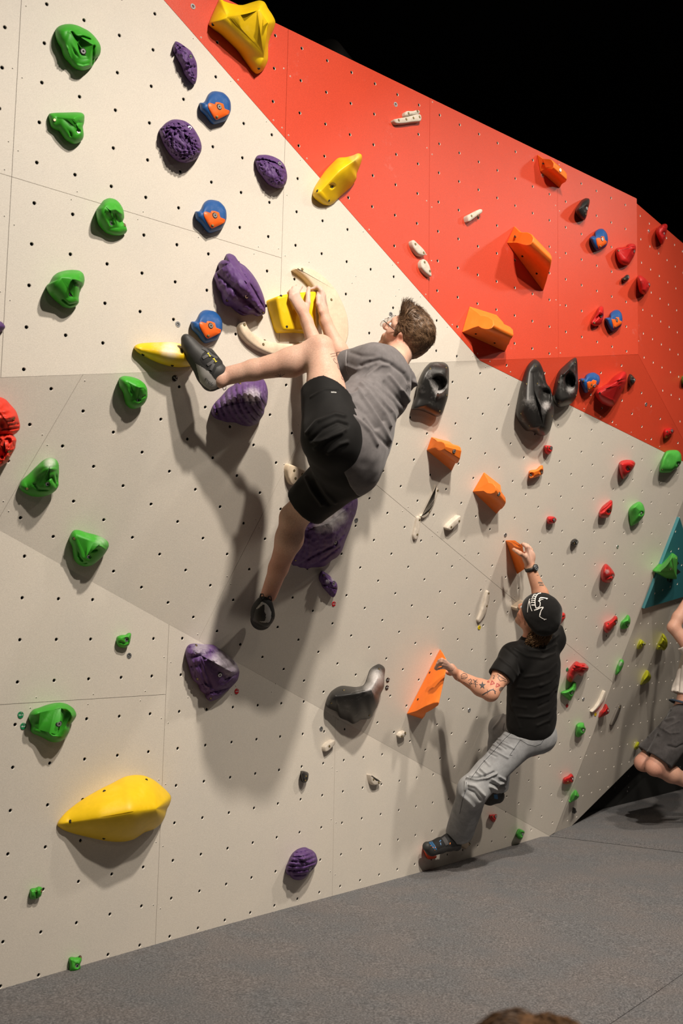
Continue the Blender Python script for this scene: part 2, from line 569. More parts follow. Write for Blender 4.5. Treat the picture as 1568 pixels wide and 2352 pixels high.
# ------------------------------------------------------------------ mat floor, kickboard, dark hall
def mat_cloth():
    m, nt, b = new_mat('grey_mat_carpet')
    f1 = noise_node(nt, 125, 4, 0.9)
    f2 = noise_node(nt, 3.0, 4, 0.6)
    c = ramp(nt, f1.outputs[0], [(0.34, (0.035, 0.032, 0.033)), (0.5, (0.120, 0.111, 0.110)), (0.66, (0.29, 0.272, 0.266))]).outputs[0]
    r = ramp(nt, f2.outputs[0], [(0.38, (0.86, 0.93, 0.98)), (0.62, (1.02, 1.0, 0.99))])
    c = mixc(nt, 1.0, c, r.outputs[0], 'MULTIPLY')
    nt.links.new(c, b.inputs['Base Color'])
    b.inputs['Roughness'].default_value = 0.95
    b.inputs['Specular IOR Level'].default_value = 0.15
    b.inputs['Sheen Weight'].default_value = 0.15
    add_bump(nt, b, f1.outputs[0], 0.8, 0.004)
    return m
MAT['mat'] = mat_cloth()
floor = empty('floor')
tag(floor, 'grey carpeted crash mat floor running along the foot of the wall', 'floor', kind='structure')
def matz(x, y):
    """Height of the mat: a slow tilt along the wall and a soft swell."""
    s = 0.76 * x + 0.65 * y
    return 0.034 - 0.0165 * (s - 1.6) + 0.006 * math.sin(1.7 * x + 0.6 * y)
seamF = (on('M', 1275, 1907), on('M', 1420, 1917), on('M', 1568, 1942))
seamN = (on('M', 1390, 2352), on('M', 1568, 2222))
def quad_grid(c00, c10, c11, c01, nx, ny, fz):
    V = []; F = []
    for j in range(ny + 1):
        for i in range(nx + 1):
            a, b = i / nx, j / ny
            p = (1 - a) * (1 - b) * c00 + a * (1 - b) * c10 + a * b * c11 + (1 - a) * b * c01
            V.append((p[0], p[1], fz(p[0], p[1], a, b)))
    for j in range(ny):
        for i in range(nx):
            k = j * (nx + 1) + i
            F.append((k, k + 1, k + nx + 2, k + nx + 1))
    return V, F
A2 = lambda *p: np.array(p, float)
# seam lines as plan lines
f0, f1 = seamF[0][:2], seamF[2][:2]
fd = (f1 - f0) / np.linalg.norm(f1 - f0)
g0, g1 = seamN[0][:2], seamN[1][:2]
gd = (g1 - g0) / np.linalg.norm(g1 - g0)
cn = PLANES['C'][0][:2]; cn = cn / np.linalg.norm(cn)
cd = np.array([-cn[1], cn[0]])
if cd[1] < 0: cd = -cd
w0 = on('C', 0, 2273)[:2] - cd * 3.0 - cn * 0.01
w1 = on('C', 1266, 1914)[:2] + cd * 0.02 - cn * 0.01
def lx(p, d, q, e):
    M = np.array([[d[0], -e[0]], [d[1], -e[1]]])
    t = np.linalg.solve(M, q - p)
    return p + d * t[0]
c_far = lx(w0, cd, f0, fd)
x_fg = lx(f0, fd, g0, gd)
near_r = lx(w0 + np.array([0, -1.2]), np.array([1.0, 0.0]), g0, gd)
def edge_dip(a, b, edges):
    d = 1.0
    for e in edges:
        d = min(d, {'l': a, 'r': 1 - a, 't': 1 - b, 'b': b}[e])
    return d
V, F = quad_grid(w0, near_r, x_fg, c_far, 60, 60, lambda x, y, a, b: matz(x, y) - 0.014 * math.exp(-(min(1 - a, 1 - b) / 0.006) ** 2))
tag(mesh_obj('mat_panel', V, F, MAT['mat'], floor), 'large mat panel under the climbers')
k0 = on('M', 1343, 1857)[:2]
far_a = f0 - fd * 0.5; far_b = f0 + fd * 5.0
V, F = quad_grid(far_a, far_b, far_b + cd * 4.5, far_a + cd * 4.5, 50, 40, lambda x, y, a, b: matz(x, y) + 0.004 - 0.016 * math.exp(-(b / 0.008) ** 2))
tag(mesh_obj('mat_panel', V, F, MAT['mat'], floor), 'far mat panel beyond the seam below the return facet')
V, F = quad_grid(near_r - gd * 1.0, near_r + np.array([6.0, 0]), x_fg + np.array([6.0, 0]), x_fg, 30, 40, lambda x, y, a, b: matz(x, y) - 0.016 * math.exp(-(a / 0.004) ** 2))
tag(mesh_obj('mat_panel', V, F, MAT['mat'], floor), 'near mat panel in the lower right corner')
sb = MB()
sb.add([(-8, -8, -0.09), (12, -8, -0.09), (12, 16, -0.09), (-8, 16, -0.09)], [(0, 1, 2, 3)])
sb.build('floor_slab', MAT['black'], floor, False)
# black kickboard behind the lifted foot of the return facet
kb = empty('wall_back')
tag(kb, 'black kickboard wall behind the far overhang, speckled with chalk', 'wall', kind='structure')
kd = cd
kp = k0 - kd * 0.35
KB = MB()
a3 = np.array([kp[0], kp[1], -0.1]); b3 = a3 + np.array([kd[0], kd[1], 0]) * 4.5
KB.add([a3, b3, b3 + [0, 0, 2.0], a3 + [0, 0, 2.0]], [(0, 1, 2, 3)])
KB.build('panel', MAT['black_board'], kb, False)
ck = MB()
rr = random.Random(3)
nn = np.array([cn[0], cn[1], 0.0])
for k in range(60):
    p = a3 + np.array([kd[0], kd[1], 0]) * rr.uniform(0.2, 3.2) + np.array([0, 0, rr.uniform(0.12, 0.75)])
    ck.disc(p, nn, rr.uniform(0.003, 0.007), 0.001, 6)
tag(ck.build('chalk_specks', plain('dull_chalk', (0.25, 0.24, 0.23), 0.9), kb, False), kind='stuff')
# dark hall above and behind
hall = MB()
hall.add([(-9, -9, 7.2), (18, -9, 7.2), (18, 22, 7.2), (-9, 22, 7.2)], [(3, 2, 1, 0)])
tag(hall.build('ceiling', MAT['black'], None, False), 'black painted hall ceiling above the wall', 'ceiling', kind='structure')
hb = MB()
hb.add([(-9, 15, -0.1), (18, 15, -0.1), (18, 15, 7.2), (-9, 15, 7.2)], [(0, 1, 2, 3)])
hb.add([(18, -9, -0.1), (18, 15, -0.1), (18, 15, 7.2), (18, -9, 7.2)], [(3, 2, 1, 0)])
tag(hb.build('wall_far', MAT['black'], None, False), 'black far walls of the hall behind the climbing wall', 'wall', kind='structure')

# ------------------------------------------------------------------ climbing hold builders
FR = {'f1': (0, 0, 3.0154), 'f2': (350, 0, 3.0154), 'f3': (860, 200, 3.0154), 'f4': (1048, 320, 3.0154), 'f5': (0, 420, 3.0154),
      'f6': (400, 540, 3.0154), 'f7': (700, 680, 4.3556), 'f8': (920, 740, 3.0154), 'g1': (0, 860, 3.0154), 'g2': (560, 1000, 3.92),
      'g3': (1048, 780, 3.0154), 'g4': (1048, 1180, 3.0154), 'g5': (0, 1380, 2.8), 'g6': (0, 1740, 2.8), 'g7': (600, 1440, 3.136),
      'k1': (1228, 1160, 4.612), 'k2': (1228, 1480, 4.612), 'k6': (1368, 520, 6.19), 'm5': (0, 890, 9.8), 'm7': (480, 840, 9.8),
      'm8': (640, 1120, 7.84), 'tq': (1440, 1180, 9.797), 'jn': (1060, 1600, 6.533), 'w7': (940, 1860, 8.711), 'h6': (1140, 1220, 11.2),
      'c2': (1160, 1330, 9.8), 'q9': (640, 1930, 14.2545), 'o2': (1150, 500, 9.8), 'o3': (1060, 700, 11.2), 'o4': (960, 980, 7.127),
      'y5': (540, 600, 5.6), 'g1z': (120, 40, 12.06), 'g9z': (20, 1600, 8.711), 'r1': (1448, 480, 13.067), 'b8': (760, 1500, 9.8), 'px': (0, 0, 1.0)}
def P(fr, pts):
    ox, oy, s = FR[fr]
    return [(ox + p[0] / s, oy + p[1] / s) + tuple(p[2:]) for p in pts]
def spline_closed(pts, n):
    """Centripetal-ish Catmull-Rom through a closed outline, resampled to n points."""
    pts = np.array(pts, float)
    m = len(pts)
    dense = []
    for i in range(m):
        p0, p1, p2, p3 = pts[i - 1], pts[i], pts[(i + 1) % m], pts[(i + 2) % m]
        for k in range(12):
            t = k / 12
            c = 0.5 * ((2 * p1) + (-p0 + p2) * t + (2 * p0 - 5 * p1 + 4 * p2 - p3) * t * t + (-p0 + 3 * p1 - 3 * p2 + p3) * t ** 3)
            dense.append(0.75 * c + 0.25 * (p1 + (p2 - p1) * t))
    return resample_closed(np.array(dense), n)
def resample_closed(d, n):
    seg = np.linalg.norm(np.roll(d, -1, 0) - d, axis=1)
    cum = np.concatenate([[0], np.cumsum(seg)])
    L = cum[-1]
    dd = np.vstack([d, d[:1]])
    t = np.arange(n) * L / n
    return np.stack([np.interp(t, cum, dd[:, k]) for k in range(d.shape[1])], 1)
def near_polyline(q, line):
    """Closest point and interpolated height on a polyline of (x, y, h)."""
    best = None
    if len(line) == 1: return np.array(line[0][:2]), line[0][2]
    for a, b in zip(line[:-1], line[1:]):
        a_, b_ = np.array(a[:2]), np.array(b[:2])
        d = b_ - a_
        t = np.clip(((q - a_) @ d) / (d @ d + 1e-9), 0, 1)
        c = a_ + d * t
        e = np.linalg.norm(q - c)
        if best is None or e < best[0]: best = (e, c, a[2] + (b[2] - a[2]) * t)
    return best[1], best[2]
def seg_dist(X, line):
    D = np.full(len(X), 1e9)
    for a, b in zip(line[:-1], line[1:]):
        a = np.array(a[:2]); d = np.array(b[:2]) - a
        t = np.clip(((X - a) @ d) / (d @ d + 1e-9), 0, 1)
        D = np.minimum(D, np.linalg.norm(X - a - t[:, None] * d, axis=1))
    return D
def relief(name, mat, pl, outline, ridge, n=72, rings=14, rim=0.004, rmax=0.035, power=2.0, details=(), chalk=(), sharp=False, parent=None, base=0.0):
    """A hold as a solid relief: outline stands on the facet, body rises to the ridge line."""
    nrm, d = PLANES[pl]
    out = resample_closed(np.array(outline, float), n) if sharp else spline_closed(outline, n)
    ar = 0.5 * np.sum(out[:, 0] * np.roll(out[:, 1], -1) - np.roll(out[:, 0], -1) * out[:, 1])
    if ar < 0: out = out[::-1]
    c = out.mean(0)
    p0 = on(pl, *c); a = np.array(pix(p0 + nrm * 0.05)) - np.array(pix(p0))
    a /= np.linalg.norm(a)
    tang = np.roll(out, -1, 0) - np.roll(out, 1, 0)
    on_ = np.stack([tang[:, 1], -tang[:, 0]], 1)
    on_ /= np.linalg.norm(on_, axis=1)[:, None] + 1e-9
    face = np.clip(on_ @ a, 0, 1)
    hmax = max(r[2] for r in ridge)
    rims = rim + np.minimum(rmax, hmax * 0.45) * face ** 1.5
    for _ in range(2): rims = 0.5 * rims + 0.25 * (np.roll(rims, 1) + np.roll(rims, -1))
    X = []; H = []
    inner = [near_polyline(q, ridge) for q in out]
    ic = np.array([i[0] for i in inner]); ih = np.array([i[1] for i in inner])
    for _ in range(3):
        ic = 0.5 * ic + 0.25 * (np.roll(ic, 1, 0) + np.roll(ic, -1, 0)); ih = 0.5 * ih + 0.25 * (np.roll(ih, 1) + np.roll(ih, -1))
    for k in range(rings + 1):
        t = (k / rings) ** 1.25 * 0.985
        prof = (1 - (1 - t) ** power) ** (1 / power)
        X.append(out + (ic - out) * t); H.append(rims + (ih - rims) * prof)
    X = np.concatenate(X); H = np.concatenate(H)
    t_all = np.repeat(np.arange(rings + 1) / rings, n)
    fade = np.clip(t_all * 4, 0, 1)
    sc = 1000.0 / np.linalg.norm(on(pl, c[0] + 1, c[1]) - on(pl, *c)) / 1000.0    # px per metre, roughly
    for dt in details:
        k = dt[0]
        if k == 'crease':                       # (line px, width px, depth m)
            D = seg_dist(X, dt[1]); H = H - fade * dt[3] * np.exp(-(D / dt[2]) ** 2)
        elif k == 'lip':
            D = seg_dist(X, dt[1]); H = H + fade * dt[3] * np.exp(-(D / dt[2]) ** 2)
        elif k == 'pit':                        # (x, y, r px, depth)
            D = np.hypot(X[:, 0] - dt[1], (X[:, 1] - dt[2]) / (dt[5] if len(dt) > 5 else 1)); s = np.clip((dt[3] * 1.25 - D) / (dt[3] * 0.5), 0, 1)
            H = H - dt[4] * s * s * (3 - 2 * s)
        elif k == 'arcs':                       # (cx, cy, wavelength px, amp)
            D = np.hypot(X[:, 0] - dt[1], X[:, 1] - dt[2])
            H = H + fade * dt[4] * (np.abs(np.sin(math.pi * D / dt[3])) ** 0.6 - 0.6)
        elif k == 'fan':                        # (cx, cy, count per radian, amp)
            T = np.arctan2(X[:, 1] - dt[2], X[:, 0] - dt[1])
            H = H + fade * dt[4] * (np.abs(np.sin(T * dt[3])) ** 0.6 - 0.6)
        elif k == 'noise':                      # (scale px, amp, seed)
            H = H + fade * dt[2] * np.array([noise.fractal(Vector((x / dt[1], y / dt[1], dt[3])), 1.0, 2.0, 3) for x, y in X])
    H = np.maximum(H, 0.003) + base
    r = FWD[None] + RGT[None] * ((X[:, 0:1] - CX) / FOCAL) - UPV[None] * ((X[:, 1:2] - CY) / FOCAL)
    V = EYE + r * ((d + H - nrm @ EYE) / (r @ nrm))[:, None]
    foot = V[:n] - nrm * (H[:n] - base * 0.0)[:, None] + nrm * 0.0002
    ctr = foot.mean(0)
    foot = foot + (ctr - foot) * np.clip(0.02 + 0.10 * face, 0, 0.12)[:, None]
    nv = len(V)
    V = np.vstack([V, foot])
    F = []
    for k in range(rings):
        for i in range(n):
            j = (i + 1) % n
            F.append((k * n + i, (k + 1) * n + i, (k + 1) * n + j, k * n + j))
    F.append(tuple(rings * n + i for i in range(n))[::-1])
    for i in range(n):
        j = (i + 1) % n
        F.append((i, j, nv + j, nv + i))
    F.append(tuple(nv + i for i in range(n)))
    cen = on(pl, *c)
    o = mesh_obj(name, V, F, mat, parent, True, cen)
    if chalk:
        w = np.zeros(len(V))
        for (x, y, rad, amt) in chalk:
            D = np.hypot(X[:, 0] - x, X[:, 1] - y)
            w[:nv] = np.maximum(w[:nv], amt * np.clip(1.4 - D / rad, 0, 1))
        at = o.data.attributes.new('chalk', 'FLOAT', 'POINT')
        at.data.foreach_set('value', w.astype(np.float32))
    return o
def bvh_of(o):
    m = o.matrix_world if False else Matrix.Translation(parent_world(o))
    vs = [m @ v.co for v in o.data.vertices]
    return BVHTree.FromPolygons(vs, [tuple(p.vertices) for p in o.data.polygons])
def cast(bv, u, v):
    r = Vector(ray(u, v)).normalized()
    hit = bv.ray_cast(Vector(EYE), r)
    return (np.array(hit[0]), np.array(hit[1])) if hit[0] is not None else (None, None)
def bolts(o, pl, bts=(), scs=(), sm=None):
    if not bts and not scs: return
    bv = bvh_of(o)
    nrm = PLANES[pl][0]
    for (u, v) in bts:
        p, q = cast(bv, u, v)
        if p is None: continue
        m = MB()
        ax = nrm * 0.6 + q * 0.4; ax /= np.linalg.norm(ax)
        m.disc(p - ax * 0.003, ax, 0.0135, 0.0034, 16, 1)
        m.disc(p, ax, 0.0100, 0.0030, 16, 0, inner=0.0042)
        b = m.build('bolt', [MAT['steel'], MAT['hole']], o, False)
    for (u, v) in scs:
        p, q = cast(bv, u, v)
        if p is None: continue
        m = MB()
        ax = nrm * 0.6 + q * 0.4; ax /= np.linalg.norm(ax)
        m.disc(p - ax * 0.003, ax, 0.0075, 0.0032, 12, 1)
        m.disc(p, ax, 0.0048, 0.0016, 12, 0, inner=0.0018)
        m.build('screw', [sm or MAT['brass'], MAT['hole']], o, False)
def hold(label, fr, matname, pl, outline, ridge, bt=(), sc=(), group=None, cat='climbing hold', name='climbing_hold', details=(), chalk=(), sm=None, **kw):
    s = FR[fr][2]; ox, oy = FR[fr][:2]
    det = []
    for d in details:
        if d[0] in ('crease', 'lip'): det.append((d[0], P(fr, d[1]), d[2] / s, d[3]))
        elif d[0] == 'pit': det.append((d[0], ox + d[1] / s, oy + d[2] / s, d[3] / s, *d[4:]))
        elif d[0] == 'arcs': det.append((d[0], ox + d[1] / s, oy + d[2] / s, d[3] / s, d[4]))
        elif d[0] == 'fan': det.append((d[0], ox + d[1] / s, oy + d[2] / s, d[3], d[4]))
        else: det.append(d)
    for (u, v) in bt: det.append(('pit', ox + u / s, oy + v / s, 5.0, 0.012))
    ch = [(ox + x / s, oy + y / s, r / s, a) for x, y, r, a in chalk]
    o = relief(name, MAT[matname], pl, P(fr, outline), P(fr, ridge), details=det, chalk=ch, **kw)
    tag(o, label, cat, group)
    bolts(o, pl, P(fr, bt), P(fr, sc), sm)
    return o
def prism_hold(label, fr, matname, pl, near, far, bt=(), sc=(), group=None, bevel=0.004):
    """Hold made by lofting one end profile to the other; entries are (x, y, height)."""
    nrm = PLANES[pl][0]
    A = [on(pl, x, y, h) for x, y, h in P(fr, near)]
    B = [on(pl, x, y, h) for x, y, h in P(fr, far)]
    k = len(B)
    # the far end closes straight back to the wall under the last seen edge
    last = B[-1]; first = B[0]
    hl = nrm @ last - PLANES[pl][1]
    extra = len(A) - len(B)
    back = [last - nrm * hl * (i + 1) / extra + (A[k + i] - A[k - 1]) * 0.25 * (i + 1) / extra * 0 for i in range(extra)]
    # widen the hidden back with the near end's own back direction
    for i in range(extra):
        va = A[k + i] - A[k - 1]
        va = va - nrm * (nrm @ va)
        back[i] = last - nrm * (hl - max(0.0, nrm @ A[k + i] - PLANES[pl][1]) * hl / max(1e-6, nrm @ A[k - 1] - PLANES[pl][1])) + va
    B = B + back
    n = len(A)
    V = A + B
    F = [tuple(range(n))[::-1], tuple(range(n, 2 * n))]
    for i in range(n):
        j = (i + 1) % n
        F.append((i, j, n + j, n + i))
    cen = on(pl, *np.mean([p[:2] for p in P(fr, near)], axis=0))
    o = mesh_obj('climbing_hold', V, F, MAT[matname], None, True, cen)
    bm = bmesh.new(); bm.from_mesh(o.data)
    bmesh.ops.recalc_face_normals(bm, faces=bm.faces)
    bm.to_mesh(o.data); bm.free()
    bv = o.modifiers.new('rounded_edges', 'BEVEL'); bv.width = bevel; bv.segments = 3; bv.limit_method = 'ANGLE'; bv.angle_limit = math.radians(42); bv.harden_normals = False
    o.data.set_sharp_from_angle(angle=math.radians(38))
    tag(o, label, 'climbing hold', group)
    bolts(o, pl, P(fr, bt), P(fr, sc), MAT['hole'])
    return o
def plate(label, fr, matname, pl, outline, th, sc=(), group=None, n=64, edge=0.006, sharp=False, name='climbing_hold', bt=(), round_=0.5, sm=None, cat='climbing hold', tilt=None):
    """Flat wooden or resin plate: rounded top edge, flat face."""
    nrm, d = PLANES[pl]
    ol = P(fr, outline)
    out = resample_closed(np.array(ol, float), n) if sharp else spline_closed(ol, n)
    ar = 0.5 * np.sum(out[:, 0] * np.roll(out[:, 1], -1) - np.roll(out[:, 0], -1) * out[:, 1])
    if ar < 0: out = out[::-1]
    ths = np.full(n, th) if tilt is None else np.interp(out[:, 1], [tilt[0], tilt[2]], [tilt[1], tilt[3]])
    top = np.array([on(pl, x, y, t_) for (x, y), t_ in zip(out, ths)])
    q2 = np.array([uv(pl, p) for p in top])
    tan = np.roll(q2, -1, 0) - np.roll(q2, 1, 0)
    nn = np.stack([tan[:, 1], -tan[:, 0]], 1); nn /= np.linalg.norm(nn, axis=1)[:, None] + 1e-9
    ar2 = 0.5 * np.sum(q2[:, 0] * np.roll(q2[:, 1], -1) - np.roll(q2[:, 0], -1) * q2[:, 1])
    if ar2 < 0: nn = -nn
    o_, ex, ey, _ = frame(pl)
    L = []
    for (off, h) in ((0.0, ths * 0), (0.0, ths - edge), (-edge * 0.3, ths - edge * 0.3), (-edge, ths)):
        qq = q2 + nn * off
        L.append(o_ + qq[:, 0:1] * ex + qq[:, 1:2] * ey + nrm * (h + 0.0002)[:, None])
    V = np.vstack(L)
    F = []
    for k in range(3):
        for i in range(n):
            j = (i + 1) % n
            F.append((k * n + i, k * n + j, (k + 1) * n + j, (k + 1) * n + i))
    # triangulated face
    q3 = q2 + nn * (-edge)
    res = delaunay_2d_cdt([Vector((float(a), float(b))) for a, b in q3], [(i, (i + 1) % n) for i in range(n)], [], 1, 1e-7)
    if len(res[0]) == n:
        for f in res[2]: F.append(tuple(3 * n + i for i in f))
    else:
        F.append(tuple(3 * n + i for i in range(n)))
    F.append(tuple(range(n))[::-1])
    cen = on(pl, *out.mean(0))
    o = mesh_obj(name, V, F, MAT[matname], None, True, cen)
    bm = bmesh.new(); bm.from_mesh(o.data)
    bmesh.ops.recalc_face_normals(bm, faces=bm.faces)
    bm.to_mesh(o.data); bm.free()
    o.data.set_sharp_from_angle(angle=math.radians(50))
    tag(o, label, cat, group)
    bolts(o, pl, P(fr, bt), P(fr, sc), sm)
    return o

def resin(name, col, rough=0.55, bump=0.25, bscale=320, dust=0.10, speck=0.0):
    """Cast resin or plastic hold; the mesh attribute 'chalk' marks where hands left chalk."""
    m, nt, b = new_mat(name)
    nz = noise_node(nt, 14, 6, 0.7)
    fine = noise_node(nt, bscale, 2, 0.6)
    c = ramp(nt, nz.outputs[0], [(0.35, tuple(x * 0.93 for x in col)), (0.65, tuple(min(1, x * 1.04 + 0.002) for x in col))]).outputs[0]
    dr = ramp(nt, nz.outputs[0], [(0.55, (0, 0, 0)), (0.80, (dust,) * 3)])
    c = mixc(nt, dr.outputs[0], c, (0.80, 0.77, 0.75))
    at = nt.nodes.new('ShaderNodeAttribute'); at.attribute_name = 'chalk'
    ch = noise_node(nt, 60, 5, 0.8)
    ma = nt.nodes.new('ShaderNodeMath'); ma.operation = 'MULTIPLY_ADD'
    ma.inputs[1].default_value = 0.9; ma.inputs[2].default_value = -0.62
    nt.links.new(ch.outputs[0], ma.inputs[0])
    mb = nt.nodes.new('ShaderNodeMath'); mb.operation = 'ADD'
    nt.links.new(at.outputs['Fac'], mb.inputs[0]); nt.links.new(ma.outputs[0], mb.inputs[1])
    mm = nt.nodes.new('ShaderNodeMath'); mm.operation = 'MULTIPLY'; mm.use_clamp = True
    nt.links.new(mb.outputs[0], mm.inputs[0])
    gate = nt.nodes.new('ShaderNodeMath'); gate.operation = 'MULTIPLY'; gate.inputs[1].default_value = 2.2; gate.use_clamp = True
    nt.links.new(at.outputs['Fac'], gate.inputs[0])
    nt.links.new(gate.outputs[0], mm.inputs[1])
    c = mixc(nt, mm.outputs[0], c, (0.72, 0.69, 0.68))
    nt.links.new(c, b.inputs['Base Color'])
    b.inputs['Roughness'].default_value = rough
    b.inputs['Specular IOR Level'].default_value = 0.4
    add_bump(nt, b, fine.outputs[0], bump, 0.0012)
    return m
MAT['green'] = resin('green_resin', (0.042, 0.36, 0.020), 0.50)
MAT['green2'] = resin('pale_green_resin', (0.075, 0.42, 0.055), 0.55)
MAT['purple'] = resin('purple_resin', (0.095, 0.040, 0.160), 0.62, 0.5, 200, 0.16)
MAT['blue'] = resin('blue_plastic', (0.008, 0.075, 0.26), 0.50, 0.10)
MAT['inlay'] = resin('orange_plastic', (0.85, 0.13, 0.012), 0.45, 0.05)
MAT['yellow'] = resin('yellow_fibreglass', (0.85, 0.55, 0.004), 0.50, 0.10, 300, 0.05)
MAT['orange'] = resin('orange_fibreglass', (0.98, 0.215, 0.020), 0.50, 0.08, 300, 0.05)
MAT['redhold'] = resin('red_plastic', (0.52, 0.014, 0.014), 0.42, 0.06)
MAT['redrib'] = resin('red_ribbed_resin', (0.72, 0.035, 0.014), 0.5, 0.2)
MAT['redorange'] = resin('red_orange_resin', (0.70, 0.060, 0.012), 0.5, 0.1)
MAT['blackhold'] = resin('black_fibreglass', (0.020, 0.019, 0.018), 0.42, 0.12, 300, 0.16)
MAT['lime'] = resin('lime_resin', (0.50, 0.52, 0.012), 0.5)
MAT['wood'] = plain('pale_birch_wood', (0.70, 0.57, 0.42), 0.55, grain=0.06, gscale=60, var=0.12, vscale=14, chalk=0.25)
MAT['wood2'] = plain('bleached_wood', (0.62, 0.55, 0.46), 0.6, grain=0.06, gscale=60, var=0.15, vscale=25, chalk=0.3)
MAT['shaded_wood'] = plain('shaded_grey_rail', (0.10, 0.085, 0.07), 0.6)  # pale wood in shadow: the shade is put into the dark base colour

# ------------------------------------------------------------------ green holds of the left route

hold('green blob hold with round swirl, highest of the green holds at upper left', 'g1z', 'green', 'A',
     [(85, 500), (95, 330), (200, 235), (340, 190), (500, 180), (680, 215), (850, 290), (1000, 370), (1120, 470), (1230, 600), (1310, 720), (1345, 850), (1335, 980), (1290, 1080), (1200, 1150), (1170, 1240), (1120, 1340), (1010, 1430), (850, 1475), (700, 1450), (560, 1370), (450, 1250), (340, 1130), (280, 1000), (240, 850), (140, 680)],
     [(420, 400, .085), (800, 560, .11), (1120, 760, .10), (1000, 1150, .07)], [(855, 940)],
     details=[('crease', [(545, 415), (620, 520), (700, 560), (850, 530), (1040, 600)], 26, .022), ('crease', [(660, 800), (640, 1000)], 26, .014), ('lip', [(700, 760), (850, 680), (960, 710)], 24, .010),
              ('lip', [(425, 830), (450, 980), (500, 1110)], 22, .012), ('crease', [(1160, 800), (1130, 900), (1140, 1000), (1110, 1300)], 30, .018), ('lip', [(700, 1320), (850, 1360), (1000, 1320)], 24, .010), ('pit', 860, 930, 120, .014)], n=110, rings=26)
hold('green hold with a straight flat top edge, second from the top at upper left', 'f1', 'green', 'A',
     [(337, 805), (342, 787), (380, 781), (450, 779), (520, 777), (565, 781), (584, 800), (582, 850), (574, 880), (580, 930), (572, 965), (545, 990), (510, 998), (480, 985), (450, 965), (425, 930), (408, 908), (375, 895), (350, 870)],
     [(395, 815, .05), (510, 825, .095), (548, 900, .07)], [(543, 910)], [(378, 831)], details=[('crease', [(520, 862), (545, 848), (575, 852)], 7, .012), ('crease', [(485, 905), (492, 940)], 6, .01)], n=90, rings=20)
hold('green hook shaped hold with rolled lip, crossing the thin white wall seam', 'f5', 'green', 'A',
     [(667, 230), (668, 185), (690, 155), (718, 120), (757, 105), (800, 115), (832, 145), (855, 190), (860, 240), (850, 268), (868, 290), (880, 328), (866, 352), (830, 365), (780, 363), (735, 346), (700, 315), (678, 280)],
     [(735, 170, .10), (800, 220, .10), (810, 310, .055)], [(772, 280)], [(862, 292)], details=[('crease', [(760, 250), (795, 225), (835, 275)], 16, .020), ('lip', [(740, 190), (800, 182), (845, 215)], 9, .012), ('crease', [(797, 213), (800, 250)], 4, .008)], n=90, rings=20)
hold('green wide hold with carved steps and a pointed left end, beside the white wall seam', 'f5', 'green', 'A',
     [(320, 714), (345, 690), (365, 650), (400, 622), (450, 607), (500, 602), (550, 608), (577, 630), (586, 670), (578, 710), (556, 745), (546, 790), (545, 830), (520, 858), (480, 869), (440, 860), (405, 835), (370, 805), (340, 770), (325, 740)],
     [(430, 660, .12), (520, 670, .13), (510, 790, .08)], [(490, 768)], details=[('crease', [(480, 708), (515, 692), (552, 712)], 10, .020), ('lip', [(470, 688), (520, 668), (570, 690)], 8, .012), ('crease', [(552, 725), (548, 760)], 6, .014), ('crease', [(435, 810), (480, 845), (525, 835)], 6, .010)], n=90, rings=20)
hold('green bean shaped hold just under the crease, left of the grey climbing shoe', 'f5', 'green', 'B',
     [(821, 1375), (828, 1350), (860, 1337), (910, 1343), (960, 1360), (1000, 1390), (1018, 1425), (1021, 1480), (1005, 1520), (975, 1550), (930, 1566), (895, 1558), (870, 1530), (860, 1490), (850, 1450), (828, 1415)],
     [(890, 1385, .085), (970, 1430, .11), (955, 1500, .075)], [(957, 1504)], details=[('lip', [(955, 1415), (1000, 1415), (1015, 1440)], 7, .010), ('crease', [(905, 1445), (930, 1430), (935, 1420)], 6, .012), ('crease', [(985, 1485), (1005, 1475)], 5, .010)], n=90, rings=20)
hold('green hold with a chalky pale peak, right of the red ribbed holds', 'g1', 'green', 'B',
     [(132, 772), (150, 735), (200, 690), (250, 640), (300, 595), (342, 577), (387, 588), (406, 620), (409, 670), (405, 730), (406, 770), (385, 805), (340, 835), (280, 848), (220, 844), (170, 822), (140, 797)],
     [(345, 640, .125), (340, 740, .11), (190, 775, .05)], [(330, 759)], [(187, 791)], details=[('crease', [(295, 712), (330, 724), (362, 712), (375, 745), (390, 770)], 8, .018), ('lip', [(270, 690), (330, 655), (390, 655)], 8, .010), ('crease', [(390, 700), (395, 750)], 7, .016), ('crease', [(235, 760), (270, 800), (330, 800)], 7, .008)], chalk=[(345, 610, 45, .75)], n=90, rings=22)
hold('green three cornered hold with brown screw, astride the lower diagonal crease at left', 'g1', 'green', 'B',
     [(481, 1150), (487, 1110), (510, 1080), (545, 1077), (600, 1095), (660, 1110), (710, 1130), (745, 1155), (754, 1187), (740, 1220), (715, 1255), (680, 1290), (640, 1320), (590, 1331), (545, 1318), (515, 1285), (505, 1240), (500, 1195)],
     [(540, 1130, .07), (690, 1175, .12), (600, 1260, .075)], [(615, 1262)], [(514, 1137)], details=[('lip', [(590, 1165), (650, 1165), (705, 1195), (730, 1215)], 9, .014), ('crease', [(545, 1230), (545, 1260), (570, 1290)], 7, .012), ('crease', [(625, 1225), (670, 1215)], 7, .012), ('crease', [(560, 1310), (600, 1305)], 5, .008)], chalk=[(700, 1150, 50, .45)], n=90, rings=22)
hold('tiny green footchip below the diagonal crease, above a grey washer', 'g5', 'green', 'C',
     [(748, 258), (754, 232), (780, 220), (810, 218), (828, 206), (843, 211), (838, 255), (828, 285), (800, 303), (770, 298), (753, 280)], [(790, 240, .045), (820, 240, .05)], [(813, 249)], details=[('crease', [(770, 265), (800, 275), (825, 265)], 6, .008)], n=48, rings=10)
